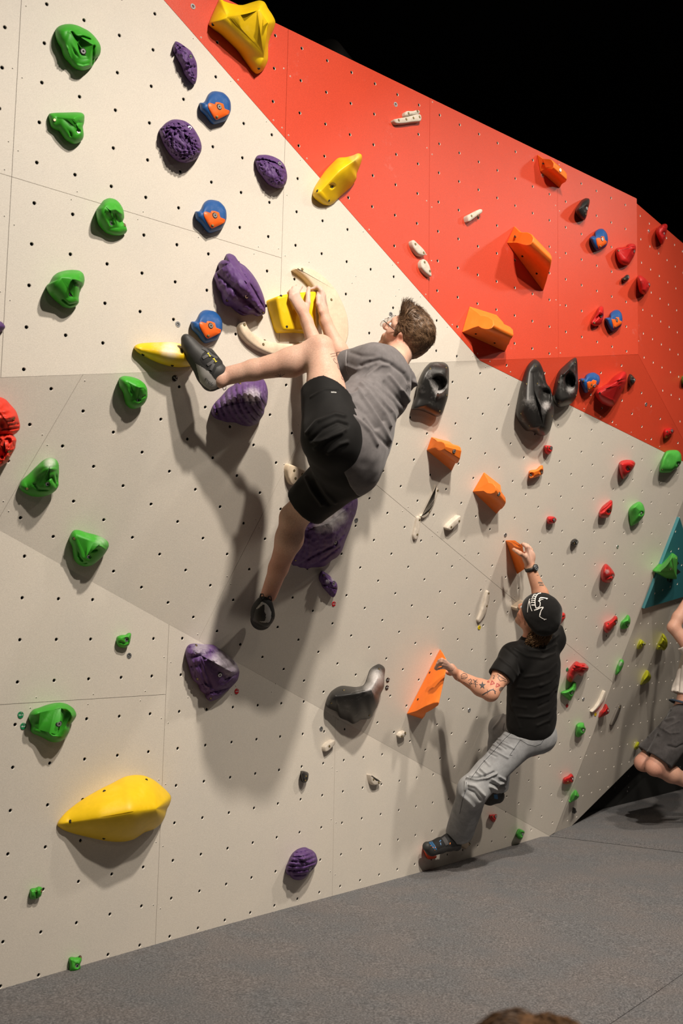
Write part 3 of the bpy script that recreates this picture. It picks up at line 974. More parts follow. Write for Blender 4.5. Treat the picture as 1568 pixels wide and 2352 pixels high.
hold('green hold with a round carved face beside two green round tags', 'g9z', 'green', 'C',
     [(400, 420), (420, 340), (490, 260), (620, 215), (760, 165), (900, 130), (1050, 120), (1180, 155), (1290, 230), (1345, 320), (1350, 390), (1300, 480), (1235, 560), (1220, 640), (1200, 720), (1130, 830), (1050, 890), (930, 918), (800, 890), (700, 830), (580, 780), (480, 735), (438, 680), (450, 570), (420, 490)],
     [(620, 330, .09), (1050, 230, .13), (1230, 380, .12), (1050, 780, .09), (600, 660, .05)], [(1005, 545)],
     details=[('lip', [(700, 470), (830, 320), (1000, 240), (1150, 240), (1250, 320), (1270, 430)], 26, .014), ('crease', [(880, 420), (1010, 340)], 40, .018), ('crease', [(1150, 340), (1190, 450), (1180, 550)], 55, .030), ('lip', [(680, 620), (780, 690), (870, 790), (950, 790)], 24, .010),
              ('crease', [(880, 580), (900, 650), (960, 690)], 22, .014), ('crease', [(500, 480), (700, 520), (880, 480)], 60, .02), ('pit', 1005, 545, 60, .010)], n=110, rings=26)
hold('small green double lobed footchip near the lower left, under the big yellow hold', 'g6', 'green', 'C',
     [(193, 855), (205, 842), (232, 838), (255, 829), (273, 840), (270, 870), (262, 893), (240, 906), (210, 912), (194, 905)], [(212, 870, .035), (255, 858, .04)], (), [(231, 863), (265, 858)], details=[('crease', [(233, 835), (235, 910)], 5, .015)], n=48, rings=10)
hold('small green angular footchip lowest at left, close to the mat', 'g6', 'green', 'C',
     [(443, 1295), (460, 1282), (490, 1285), (510, 1278), (522, 1274), (526, 1300), (515, 1330), (519, 1355), (500, 1378), (470, 1387), (447, 1380), (448, 1340)], [(470, 1310, .035), (500, 1330, .045)], [(495, 1340)], [(517, 1284)], n=48, rings=10)
# pale green holds of the right hand route
hold('pale green block hold with flat top at the right frame edge under the red facet', 'g3', 'green2', 'B',
     [(1447, 777), (1480, 765), (1530, 767), (1555, 795), (1556, 850), (1532, 885), (1500, 905), (1478, 921), (1430, 923), (1407, 918), (1408, 880), (1420, 830)], [(1470, 810, .08), (1520, 840, .09)], [(1537, 862)], [(1425, 900)], n=60, rings=12, power=3)
hold('pale green pointed hold with a round bolt recess, left of the teal triangle top', 'g3', 'green2', 'B',
     [(1193, 1185), (1213, 1152), (1262, 1122), (1290, 1140), (1303, 1180), (1299, 1215), (1275, 1250), (1245, 1275), (1207, 1291), (1197, 1240)], [(1240, 1160, .08), (1275, 1195, .08)], [(1280, 1203)], n=60, rings=12, power=1.5)
hold('bright green winged hold bolted on the teal triangle', 'tq', 'green2', 'E',
     [(638, 1303), (760, 1165), (880, 1040), (975, 935), (1022, 886), (1105, 940), (1137, 990), (1130, 1100), (1120, 1220), (1110, 1350), (1106, 1470), (1000, 1466), (880, 1450), (780, 1402), (695, 1345)], [(760, 1300, .07), (900, 1170, .14), (1000, 1000, .15), (1060, 1300, .10)], [(975, 1235)], [(1100, 1000)], n=80, rings=16, power=1.3, base=0.022,
     details=[('lip', [(740, 1305), (880, 1180), (960, 1060), (1000, 930)], 26, .02)])
hold('small green thorn hold near the corner, left of the lime holds', 'k1', 'green2', 'B', [(907, 1280), (915, 1240), (950, 1205), (985, 1163), (1008, 1190), (1011, 1235), (1000, 1275), (975, 1305), (935, 1316), (910, 1305)], [(950, 1235, .05), (985, 1225, .06)], [(985, 1268)], n=50, rings=10, power=1.5)
hold('green spear hold with chalk, sitting on the outer corner edge', 'k2', 'green2', 'B', [(861, 325), (860, 280), (875, 225), (903, 165), (930, 159), (943, 185), (935, 225), (915, 270), (885, 310)], [(890, 270, .04), (920, 195, .055)], chalk=[(905, 205, 30, .7)], n=50, rings=10)
hold('pale green angular hold right below the large red hooked hold', 'k2', 'green2', 'B', [(274, 517), (300, 495), (350, 475), (385, 445), (400, 410), (425, 397), (439, 415), (436, 470), (410, 530), (388, 575), (372, 598), (345, 580), (310, 550)], [(320, 515, .05), (390, 490, .08), (415, 440, .05)], [(390, 512)], n=60, rings=12, power=1.5)
hold('green rounded block hold, third from the bottom of the right green line', 'k2', 'green2', 'B', [(434, 900), (440, 855), (470, 831), (515, 830), (523, 860), (539, 895), (526, 935), (490, 970), (460, 986), (434, 970)], [(470, 880, .055), (505, 890, .06)], [(513, 910)], n=50, rings=10)
hold('green leaf hold with a lit upper facet at the foot of the return facet', 'k2', 'green2', 'E', [(370, 1678), (380, 1620), (400, 1580), (435, 1542), (462, 1585), (469, 1610), (445, 1640), (400, 1665)], [(430, 1600, .06), (415, 1630, .05)], n=50, rings=10, power=1.3)
hold('green cube footchip just above the mat at lower right', 'jn', 'green2', 'C', [(815, 2060), (835, 2010), (858, 1983), (905, 1997), (943, 2028), (931, 2070), (906, 2132), (880, 2146), (840, 2120)], [(860, 2050, .05), (895, 2060, .055)], [(913, 2065)], n=50, rings=10, power=4)
hold('sliver of a lime green hold cut by the right edge on the far red facet', 'px', 'green2', 'D', [(1565, 873), (1567, 864), (1574, 862), (1582, 868), (1582, 878), (1573, 884), (1567, 881)], [(1574, 872, .05)], n=40, rings=8)

# ------------------------------------------------------------------ purple holds
hold('thin purple shell sliver with three lobes at the top, nearest the red diagonal', 'f1', 'purple', 'A',
     [(1199, 350), (1202, 310), (1215, 286), (1245, 297), (1285, 325), (1322, 355), (1347, 400), (1362, 440), (1365, 490), (1363, 540), (1352, 580), (1337, 585), (1305, 555), (1275, 510), (1262, 470), (1240, 430), (1213, 378)],
     [(1225, 320, .04), (1300, 390, .07), (1335, 520, .055)], [(1318, 393)], [(1229, 320)], details=[('crease', [(1210, 375), (1240, 338), (1275, 322)], 7, .018), ('crease', [(1262, 490), (1310, 468), (1365, 465)], 7, .016), ('noise', 8, .010, 3.0)], n=100, rings=18)
hold('round purple walnut hold with a wrinkled top, left of the upper blue holds', 'f1', 'purple', 'A',
     [(1102, 905), (1120, 880), (1150, 850), (1190, 829), (1230, 827), (1280, 838), (1320, 865), (1352, 905), (1382, 960), (1396, 1010), (1392, 1050), (1370, 1090), (1330, 1118), (1285, 1129), (1235, 1119), (1190, 1087), (1150, 1032), (1120, 970)],
     [(1210, 880, .08), (1310, 950, .125), (1340, 1030, .10)], [(1313, 888)], details=[('crease', [(1103, 900), (1190, 884), (1250, 890)], 5, .014), ('crease', [(1255, 835), (1300, 870), (1320, 900)], 5, .012), ('noise', 6, .014, 1.0), ('noise', 2.5, .006, 5.0)], n=120, rings=24)
hold('small purple mussel shaped hold beside the white and red diagonal', 'f2', 'purple', 'A',
     [(711, 1120), (715, 1090), (735, 1074), (790, 1072), (840, 1085), (885, 1110), (915, 1145), (929, 1190), (933, 1230), (922, 1275), (895, 1303), (850, 1301), (800, 1275), (760, 1225), (728, 1180)],
     [(790, 1110, .06), (870, 1180, .10), (890, 1240, .08)], [(880, 1135)], details=[('crease', [(718, 1108), (780, 1106), (850, 1128), (915, 1175)], 5, .013), ('noise', 6, .010, 2.0)], n=100, rings=20)
hold('large purple ribbed scallop hold above the blue and orange hold near the climber hands', 'f6', 'purple', 'A',
     [(351, 170), (358, 135), (385, 127), (420, 145), (450, 188), (490, 214), (540, 268), (580, 330), (611, 400), (629, 465), (630, 540), (605, 555), (577, 563), (540, 548), (480, 559), (450, 546), (420, 522), (390, 496), (360, 490), (340, 470), (328, 428), (324, 400), (300, 370), (288, 330), (274, 290), (285, 260), (308, 240), (304, 200), (328, 175)],
     [(390, 190, .10), (500, 330, .18), (585, 480, .10)], [(502, 423)], [(310, 275), (368, 452), (616, 535)], details=[('fan', 700, 640, 10.5, .030), ('noise', 8, .006, 2.0)], n=140, rings=30, power=1.6)
hold('large purple banded seashell hold below the outstretched bare calf', 'm7', 'purple', 'B',
     [(50, 1050), (72, 920), (150, 812), (250, 712), (340, 612), (440, 500), (560, 430), (610, 372), (800, 330), (1100, 312), (1225, 310), (1275, 390), (1305, 480), (1325, 600), (1318, 750), (1292, 880), (1252, 960), (1232, 1080), (1180, 1172), (1090, 1292), (1000, 1340), (900, 1364), (740, 1342), (600, 1286), (500, 1276), (400, 1272), (280, 1236), (150, 1192), (78, 1130)],
     [(180, 960, .06), (480, 880, .15), (850, 820, .21), (1150, 820, .20)], (), [(172, 1078), (702, 408)], details=[('arcs', 1750, 480, 128, .026), ('noise', 9, .006, 4.0)], chalk=[(980, 680, 230, .62), (480, 760, 260, .25)], n=140, rings=30, power=1.35)
hold('big purple boulder hold with a white chalk patch, between the climber legs', 'm8', 'purple', 'B',
     [(240, 1390), (200, 1200), (260, 900), (400, 600), (640, 480), (850, 372), (1020, 255), (1250, 215), (1390, 148), (1422, 230), (1416, 340), (1382, 480), (1332, 600), (1282, 750), (1202, 950), (1132, 1150), (1050, 1252), (950, 1312), (850, 1402), (740, 1432), (590, 1440), (510, 1466), (460, 1446), (380, 1441), (330, 1411)],
     [(520, 760, .20), (900, 640, .24), (1230, 380, .16)], [(1017, 988)], [(305, 1308), (685, 485)], details=[('crease', [(440, 720), (650, 610), (900, 480), (1240, 268)], 18, .024), ('crease', [(380, 1370), (700, 1180), (1000, 1040), (1200, 820)], 22, .018), ('crease', [(600, 1420), (850, 1250), (1080, 1080)], 22, .016), ('noise', 9, .010, 6.0)],
     chalk=[(900, 600, 210, .95), (1080, 520, 160, .95), (760, 700, 150, .7), (880, 430, 120, .6)], n=150, rings=34, power=1.5)
hold('small purple pebble hold with two bolts under the big chalked purple boulder', 'm8', 'purple', 'B',
     [(724, 1620), (735, 1560), (780, 1499), (840, 1530), (910, 1580), (960, 1630), (1012, 1680), (1047, 1730), (1058, 1800), (1042, 1880), (1012, 1950), (977, 1977), (930, 1950), (890, 1902), (840, 1850), (790, 1790), (768, 1730), (740, 1690)],
     [(800, 1580, .05), (960, 1720, .08), (1000, 1880, .05)], [(983, 1728)], [(817, 1586)], details=[('crease', [(775, 1740), (900, 1780), (1050, 1830)], 14, .012), ('noise', 8, .008, 3.0)], chalk=[(985, 1640, 60, .6), (880, 1690, 50, .6)], n=90, rings=18)
hold('purple folded shell hold with chalk on top, on the diagonal crease above the red tag', 'g5', 'purple', 'C',
     [(1191, 340), (1199, 300), (1220, 279), (1260, 274), (1310, 279), (1370, 283), (1410, 308), (1450, 338), (1492, 373), (1522, 410), (1539, 455), (1527, 510), (1490, 552), (1450, 590), (1410, 626), (1352, 646), (1325, 625), (1320, 605), (1290, 580), (1275, 545), (1270, 535), (1238, 505), (1217, 440), (1203, 390)],
     [(1290, 350, .10), (1400, 410, .19), (1490, 460, .15), (1380, 570, .08)], [(1413, 477)], [(1270, 502), (1355, 627), (1262, 288)], details=[('arcs', 1120, -500, 62, .022), ('noise', 8, .008, 8.0)], chalk=[(1290, 300, 70, .5), (1440, 400, 110, .62), (1510, 430, 40, .6)], n=130, rings=28, power=1.6)
hold('round purple clam hold with curved ridges, alone low in the wall middle', 'q9', 'purple', 'C',
     [(235, 950), (245, 850), (300, 740), (330, 660), (380, 540), (480, 400), (620, 290), (760, 235), (880, 228), (980, 275), (1100, 330), (1200, 430), (1250, 560), (1268, 670), (1240, 780), (1180, 880), (1080, 990), (980, 1100), (880, 1220), (760, 1290), (640, 1310), (500, 1285), (420, 1230), (370, 1160), (290, 1130), (240, 1050)],
     [(520, 560, .09), (820, 650, .135), (980, 780, .11)], [(1018, 930)], details=[('arcs', 560, -800, 150, .016), ('noise', 8, .006, 2.5)], n=110, rings=26, power=1.8)
hold('purple hold cut off by the left frame edge, at climber hand height', 'f5', 'purple', 'A', [(-70, 985), (-40, 950), (0, 958), (20, 970), (36, 995), (28, 1015), (0, 1035), (-40, 1045)], [(-20, 990, .06)], n=50, rings=10)

# ------------------------------------------------------------------ blue holds with an orange inlay
def blue_hold(label, fr, pl, body, inlay, bt, sc, dx=0.0, dy=0.0, hh=0.062):
    b = [(x + dx, y + dy) for x, y in P(fr, body)]
    i = [(x + dx, y + dy) for x, y in P(fr, inlay)]
    ic = np.mean(i, axis=0)
    bc = np.mean(b, axis=0)
    rid = [tuple(0.85 * np.array(q) + 0.15 * ic) + (hh,) for q in (i[0], ic, i[len(i) // 2])]
    o = relief('climbing_hold', MAT['blue'], pl, b, rid, n=72, rings=12, power=2.2, rmax=0.03)
    tag(o, label, 'climbing hold', 'blue holds with an orange inlay')
    # the inlay stands 3 mm proud of the blue body
    bv = bvh_of(o)
    nrm = PLANES[pl][0]
    out = resample_closed(np.array(i), 60)
    def at_h(q, extra):
        p, nn = cast(bv, *q)
        if p is None: p = on(pl, *q, hh * 0.6)
        return p + nrm * extra
    c = out.mean(0)
    V = []
    for (s, e) in ((1.0, -0.004), (1.0, 0.0035), (0.94, 0.0050), (0.6, 0.0050), (0.25, 0.0050)):
        V += [at_h(c + (q - c) * s, e) for q in out]
    n = len(out)
    F = [(k * n + a, k * n + (a + 1) % n, (k + 1) * n + (a + 1) % n, (k + 1) * n + a) for k in range(4) for a in range(n)]
    F.append(tuple(4 * n + a for a in range(n)))
    inl = mesh_obj('inlay', V, F, MAT['inlay'], o, True)
    tag(inl, 'orange shield shaped inlay')
    bm = bmesh.new(); bm.from_mesh(inl.data); bmesh.ops.recalc_face_normals(bm, faces=bm.faces); bm.to_mesh(inl.data); bm.free()
    inl.data.set_sharp_from_angle(angle=math.radians(40))
    bv2 = bvh_of(inl)
    for k, (u, v) in enumerate(P(fr, bt) + P(fr, sc)):
        p, nn = cast(bv2, u + dx, v + dy)
        if p is None: p, nn = cast(bv, u + dx, v + dy)
        if p is None: continue
        m = MB(); big = k < len(bt)
        m.disc(p - nrm * 0.002, nrm, 0.0145 if big else 0.0075, 0.0028, 16, 1)
        m.disc(p + nrm * 0.0004, nrm, 0.0105 if big else 0.0045, 0.003, 16, 0, inner=0.004 if big else 0.0018)
        m.build('bolt' if big else 'screw', [MAT['steel'] if big else MAT['brass'], MAT['hole']], o, False)
    return o
BO_b = [(327, 713), (352, 711), (368, 690), (385, 655), (410, 635), (440, 631), (490, 642), (525, 675), (541, 710), (543, 760), (530, 800), (505, 836), (470, 851), (425, 863), (400, 845), (370, 805), (345, 780), (329, 760)]
BO_i = [(383, 722), (395, 714), (430, 725), (436, 709), (460, 711), (488, 722), (497, 755), (531, 768), (529, 790), (500, 806), (457, 826), (440, 831), (425, 817), (400, 775), (385, 745)]
blue_hold('blue hold with orange shield inlay, topmost of three beside the purple walnut hold', 'f2', 'A', BO_b, BO_i, [(462, 741)], [(446, 808)])
blue_hold('blue hold with orange shield inlay, middle one of three above the ribbed scallop hold', 'f2', 'A', BO_b, BO_i, [(462, 741)], [(446, 808)], -9.95, 249.4)
blue_hold('blue hold with orange shield inlay right above the heel of the grey climbing shoe', 'f2', 'A', BO_b, BO_i, [(462, 741)], [(446, 808)], -19.6, 502.6)
blue_hold('blue hold with orange shield inlay high on the red facet, below the black hold', 'f4', 'A',
          [(922, 685), (935, 672), (955, 665), (960, 640), (985, 621), (1015, 621), (1040, 650), (1049, 690), (1042, 730), (1020, 755), (970, 773), (950, 750), (935, 720)],
          [(965, 690), (978, 682), (995, 685), (1000, 673), (1018, 673), (1026, 700), (1039, 708), (1035, 725), (1005, 745), (985, 758), (972, 730)], [(1008, 692)], [(995, 740)])
blue_hold('blue hold with orange shield inlay low on the red facet, touching a red hold', 'f4', 'A',
          [(1027, 1240), (1058, 1232), (1065, 1205), (1090, 1184), (1120, 1182), (1142, 1205), (1149, 1245), (1141, 1290), (1115, 1315), (1078, 1333), (1055, 1310), (1040, 1275)],
          [(1072, 1245), (1100, 1248), (1104, 1232), (1122, 1234), (1126, 1255), (1143, 1262), (1140, 1280), (1110, 1300), (1087, 1311), (1080, 1280)], [(1110, 1253)], [(1098, 1297)])
blue_hold('blue crescent hold with small orange inlay, on dark red between black and red holds', 'g3', 'B',
          [(856, 285), (862, 268), (885, 268), (900, 245), (925, 231), (955, 229), (987, 250), (994, 280), (985, 310), (960, 335), (930, 352), (892, 371), (870, 330)],
          [(902, 297), (918, 288), (932, 292), (945, 278), (967, 285), (963, 310), (977, 318), (960, 335), (912, 361), (905, 330)], [(955, 318)], [(935, 312), (918, 340), (880, 287)])

# ------------------------------------------------------------------ yellow holds
hold('largest top yellow volume with a folded face, cut by the top frame edge', 'f2', 'yellow', 'A',
     [(389, 172), (395, 145), (420, 85), (445, 30), (462, -8), (480, -8), (490, 5), (550, 25), (620, 35), (680, 18), (740, 2), (777, 15), (802, 60), (832, 105), (851, 150), (841, 200), (815, 260), (802, 310), (801, 390), (796, 430), (770, 480), (740, 507), (715, 511), (690, 490), (640, 420), (590, 350), (530, 290), (470, 235), (420, 200)],
     [(520, 120, .12), (640, 100, .19), (740, 70, .23), (800, 160, .23), (770, 400, .09)], (), [(420, 168), (738, 472)], n=110, rings=20, power=1.35, sm=MAT['hole'])
hold('yellow horn shaped hold astride the white and red diagonal', 'f2', 'yellow', 'A',
     [(1109, 1340), (1120, 1300), (1150, 1250), (1190, 1190), (1240, 1135), (1285, 1094), (1340, 1088), (1390, 1075), (1420, 1061), (1447, 1070), (1451, 1100), (1436, 1150), (1415, 1200), (1411, 1240), (1380, 1290), (1330, 1335), (1290, 1370), (1260, 1402), (1225, 1423), (1180, 1416), (1140, 1391), (1115, 1366)],
     [(1170, 1320, .07), (1290, 1190, .14), (1400, 1110, .16)], [(1243, 1289)], [(1145, 1321), (1223, 1387)], n=100, rings=18, power=1.5, chalk=[(1400, 1085, 50, .4)], sm=MAT['hole'])
hold('yellow slug shaped hold with worn chalky middle under the climber left toe', 'f5', 'yellow', 'A',
     [(927, 1145), (938, 1124), (975, 1111), (1040, 1106), (1110, 1104), (1180, 1102), (1240, 1112), (1282, 1135), (1312, 1180), (1342, 1230), (1353, 1262), (1300, 1273), (1240, 1278), (1180, 1271), (1110, 1252), (1050, 1227), (1000, 1201), (955, 1176)],
     [(980, 1150, .05), (1120, 1165, .10), (1270, 1185, .12)], [(1258, 1168)], [(993, 1188), (1195, 1262)], n=90, rings=18, chalk=[(1180, 1150, 75, .85), (1090, 1130, 50, .35)], sm=MAT['hole'])
hold('big yellow teardrop volume low on the left, pointing left', 'g6', 'yellow', 'C',
     [(367, 430), (385, 395), (430, 345), (500, 290), (560, 250), (640, 205), (720, 165), (800, 124), (870, 111), (930, 117), (990, 144), (1050, 193), (1090, 233), (1101, 260), (1091, 300), (1070, 340), (1060, 380), (1035, 425), (990, 460), (930, 481), (900, 501), (860, 526), (800, 541), (730, 542), (650, 531), (560, 511), (480, 491), (420, 471), (385, 451)],
     [(450, 415, .05), (650, 385, .15), (850, 350, .22), (1000, 330, .20)], (), [(454, 411), (673, 217), (670, 519), (943, 145)], n=120, rings=22, power=1.5, sm=MAT['hole'])
y5 = plate('square yellow box hold gripped by both hands of the grey shirt climber', 'y5', 'yellow', 'A',
     [(538, 480), (548, 450), (590, 436), (690, 415), (860, 395), (1050, 382), (1062, 420), (1052, 600), (1056, 760), (1054, 886), (840, 884), (660, 888), (625, 870), (600, 800), (575, 670), (552, 560)], 0.075, [(592, 448), (664, 838)], edge=0.012, n=100, sm=MAT['hole'], tilt=(675, .086, 755, .066))

# ------------------------------------------------------------------ orange edged volumes
prism_hold('small glossy orange wedge near the top edge of the red facet', 'f4', 'orange', 'A',
     [(578, 222, 0), (598, 208, .03), (615, 199, .045), (638, 203, .08), (655, 208, .10), (672, 195, .12), (677, 165, .125), (660, 142, .11), (645, 137, .10), (600, 133, .06), (557, 104, 0)],
     [(715, 342, 0), (724, 325, .02), (731, 312, .035), (745, 303, .06), (756, 297, .08), (765, 280, .10), (766, 245, .11)], [(717, 213)], [(602, 165)])
prism_hold('longest orange wedge volume in the middle of the red facet', 'o2', 'orange', 'A',
     [(130, 560, 0), (240, 556, .03), (350, 556, .06), (430, 590, .11), (500, 612, .145), (580, 618, .18), (660, 600, .205), (715, 540, .22), (735, 450, .22), (690, 370, .20), (600, 325, .165), (500, 325, .13), (435, 322, .11), (300, 185, 0)],
     [(952, 1665, 0), (985, 1560, .03), (1020, 1440, .06), (1055, 1320, .10), (1080, 1240, .13), (1100, 1160, .16), (1125, 1050, .185), (1147, 950, .20), (1147, 890, .20)], (), [(325, 415), (490, 865), (810, 1255)])
prism_hold('orange wedge volume with sunlit pale top at the red facet lower tip', 'o3', 'orange', 'A',
     [(0, 712, 0), (140, 655, .035), (290, 590, .07), (420, 550, .10), (510, 600, .13), (600, 630, .15), (690, 630, .17), (770, 595, .185), (830, 520, .19), (800, 385, .175), (690, 315, .14), (600, 298, .12), (500, 280, .09), (400, 205, .05), (195, 35, 0)],
     [(1120, 1215, 0), (1150, 1130, .02), (1180, 1060, .045), (1205, 1020, .06), (1230, 980, .08), (1250, 920, .10), (1275, 870, .12), (1300, 830, .13), (1338, 785, .135)], (), [(370, 740), (855, 975)])
prism_hold('orange wedge hold below the black hold beside the climber back', 'o4', 'orange', 'B',
     [(135, 388, 0), (205, 365, .035), (275, 348, .065), (330, 385, .10), (380, 395, .115), (425, 375, .135), (450, 330, .145), (430, 265, .135), (385, 238, .115), (320, 238, .09), (280, 215, .065), (215, 165, 0)],
     [(552, 732, 0), (580, 670, .03), (612, 602, .055), (628, 605, .075), (655, 595, .095), (685, 530, .12), (712, 400, .125)], [(590, 405)])
prism_hold('orange wedge hold with a tall peak, lower right of its twin', 'o4', 'orange', 'B',
     [(888, 1062, 0), (980, 1055, .035), (1065, 1048, .065), (1120, 1085, .10), (1190, 1102, .125), (1250, 1085, .145), (1280, 1040, .155), (1265, 975, .145), (1220, 925, .125), (1160, 915, .10), (1130, 860, .06), (1075, 740, 0)],
     [(1282, 1437, 0), (1315, 1395, .02), (1345, 1362, .04), (1375, 1345, .06), (1415, 1295, .085), (1432, 1255, .10), (1435, 1225, .10)], [(1323, 1105)])
prism_hold('narrow orange fin hold grasped by the raised hand with the watch', 'h6', 'orange', 'B',
     [(232, 245, 0), (310, 272, .035), (390, 310, .07), (450, 375, .10), (540, 415, .13), (620, 430, .15), (675, 415, .165), (665, 380, .165), (600, 332, .15), (470, 232, .09), (350, 228, .04), (250, 232, 0)],
     [(525, 1112, 0), (560, 1090, .02), (600, 1062, .045), (650, 1025, .07), (690, 1000, .09), (730, 975, .11), (768, 950, .13)])
prism_hold('large orange fin volume under the tattooed hand', 'g7', 'orange', 'B',
     [(1045, 627, 0), (1085, 616, .04), (1120, 606, .08), (1180, 572, .13), (1240, 546, .175), (1270, 541, .195), (1279, 550, .20), (1272, 568, .19), (1230, 597, .15), (1185, 620, .11), (1175, 645, .07), (1160, 664, 0)],
     [(1286, 160, 0), (1289, 158, .012), (1293, 166, .03), (1305, 185, .065), (1322, 212, .10), (1336, 238, .13), (1342, 262, .145)], (), [(1216, 330), (1131, 523)])
hold('small orange bar hold with two bolts between red chips on the middle facet', 'g3', 'orange', 'B', [(502, 917), (515, 905), (555, 898), (580, 875), (598, 872), (601, 920), (585, 940), (520, 963), (505, 957)], [(525, 930, .05), (585, 905, .06)], [(518, 936), (590, 917)], n=60, rings=10, power=3)
hold('red orange foothold under the front shoe of the beanie climber', 'w7', 'redorange', 'C', [(268, 735), (330, 760), (400, 860), (470, 905), (540, 918), (537, 960), (500, 977), (385, 992), (340, 950), (300, 860), (275, 790)], [(360, 880, .06), (480, 935, .06)], n=60, rings=10)

# ------------------------------------------------------------------ red holds
hold('red ribbed dome hold cut by the left frame edge, upper of two', 'm5', 'redrib', 'B',
     [(-260, 240), (-100, 190), (0, 213), (130, 270), (250, 400), (340, 500), (390, 600), (430, 740), (452, 850), (440, 940), (400, 1000), (320, 1062), (200, 1105), (0, 1110), (-260, 1110), (-380, 700)],
     [(-60, 500, .11), (150, 760, .13), (200, 950, .08)], (), [(300, 700)], details=[('lip', [(-100, 690), (120, 685), (330, 640)], 30, .012), ('crease', [(-100, 760), (120, 770), (300, 750)], 22, .018), ('crease', [(-100, 850), (120, 845), (400, 825)], 22, .018), ('crease', [(-100, 950), (120, 935), (420, 915)], 22, .016), ('lip', [(-100, 560), (200, 520)], 30, .006), ('noise', 10, .006, 2.0)], n=110, rings=30, power=1.7)
hold('red knobbly pocketed hold cut by the left frame edge, lower of two', 'm5', 'redrib', 'B',
     [(-260, 1090), (0, 1058), (100, 1050), (200, 1035), (280, 1060), (350, 1130), (371, 1190), (352, 1290), (342, 1370), (282, 1480), (212, 1600), (182, 1670), (100, 1722), (0, 1790), (-260, 1850)],
     [(-60, 1200, .10), (230, 1180, .09), (100, 1450, .10)], (), [(200, 1437)], details=[('pit', 180, 1195, 75, .030, 0.9), ('pit', -20, 1190, 50, .025), ('pit', 40, 1470, 110, .035), ('pit', 40, 1580, 40, .02), ('noise', 7, .012, 9.0)], n=110, rings=28)
hold('red hold topmost at the right, over the top edge of the far red facet', 'r1', 'redhold', 'D', [(758, 650), (790, 570), (830, 560), (900, 490), (960, 455), (1040, 442), (1087, 465), (1106, 530), (1082, 640), (1052, 800), (1002, 960), (972, 1040), (930, 1079), (880, 1030), (808, 880), (763, 760)], [(990, 540, .09), (960, 780, .08)], [(1000, 740)], details=[('crease', [(800, 600), (800, 760), (930, 1050)], 22, .010), ('crease', [(920, 520), (1100, 530)], 16, .008)], n=64, rings=14)
hold('red heart shaped hold with a bolt recess on the red facet crease', 'k6', 'redhold', 'A', [(282, 340), (300, 305), (350, 298), (430, 289), (450, 260), (490, 244), (540, 250), (569, 285), (566, 350), (542, 420), (502, 490), (465, 546), (420, 556), (370, 546), (318, 500), (294, 430)], [(330, 340, .06), (510, 300, .10), (430, 450, .07)], [(543, 352)], [(325, 345)], details=[('crease', [(430, 290), (500, 292), (565, 300)], 12, .012)], n=64, rings=14)
hold('red smooth oval hold just right of the red facet crease', 'k6', 'redhold', 'D', [(587, 720), (610, 696), (650, 704), (710, 750), (757, 800), (774, 830), (761, 870), (736, 920), (702, 969), (655, 966), (614, 930), (599, 860), (589, 790)], [(660, 770, .09), (700, 870, .08)], [(758, 828)], n=60, rings=12)
hold('red pinched hold touching the left of a blue and orange hold on red', 'f4', 'redhold', 'A', [(931, 1270), (945, 1245), (965, 1210), (980, 1170), (1000, 1154), (1016, 1165), (1019, 1220), (1006, 1270), (986, 1290), (960, 1296), (938, 1287)], [(975, 1240, .06), (1003, 1200, .09)], [(1001, 1225)], [(955, 1270)], details=[('crease', [(950, 1260), (985, 1225), (1005, 1165)], 7, .012)], n=60, rings=12)
hold('largest red hold, a swept tooth with folds on the dark red facet', 'g3', 'redhold', 'B', [(959, 380), (973, 345), (1010, 325), (1050, 300), (1090, 258), (1130, 231), (1160, 219), (1176, 235), (1174, 290), (1152, 350), (1127, 400), (1092, 456), (1060, 464), (1010, 446), (978, 416)], [(1000, 370, .09), (1130, 280, .16), (1080, 410, .10)], (), [(993, 372), (1133, 332)], details=[('crease', [(975, 352), (1040, 320), (1110, 290), (1170, 275)], 6, .010), ('crease', [(985, 362), (1060, 335), (1140, 300)], 5, .008)], n=90, rings=18, power=1.6, sm=MAT['hole'])
hold('small red chip with a bolt near the dark red facet lower edge at right', 'g3', 'redhold', 'B', [(1434, 640), (1445, 619), (1475, 612), (1502, 618), (1506, 640), (1487, 660), (1457, 683), (1437, 681)], [(1465, 640, .05), (1492, 632, .055)], [(1493, 632)], [(1460, 638)], n=44, rings=8)
hold('small red chip with two bolts right below the black pocket holds', 'g3', 'redhold', 'B', [(606, 740), (620, 732), (650, 734), (666, 744), (663, 770), (646, 794), (630, 796), (614, 780)], [(630, 750, .045), (654, 753, .055)], [(656, 753)], [(632, 748)], n=44, rings=8)
hold('red egg hold left of the pale green block hold', 'g3', 'redhold', 'B', [(1125, 860), (1145, 839), (1180, 832), (1220, 837), (1238, 857), (1226, 890), (1196, 930), (1160, 964), (1144, 961), (1129, 910)], [(1160, 870, .08), (1205, 865, .085)], [(1187, 895)], details=[('crease', [(1128, 855), (1190, 838), (1232, 865)], 6, .010)], n=56, rings=12)
hold('red petal hold left of the pale green pointed hold', 'g3', 'redhold', 'B', [(988, 1197), (1010, 1158), (1050, 1124), (1076, 1112), (1081, 1140), (1073, 1190), (1051, 1231), (1005, 1236), (989, 1226)], [(1020, 1195, .06), (1065, 1150, .075)], [(1054, 1190)], details=[('crease', [(1000, 1195), (1040, 1165), (1075, 1130)], 6, .010)], n=56, rings=12)
hold('small red chip between the orange wedges and the small black knob', 'g3', 'redhold', 'B', [(627, 1240), (640, 1224), (675, 1226), (693, 1245), (681, 1269), (650, 1278), (631, 1271)], [(650, 1245, .045), (678, 1250, .055)], [(677, 1250)], n=44, rings=8)
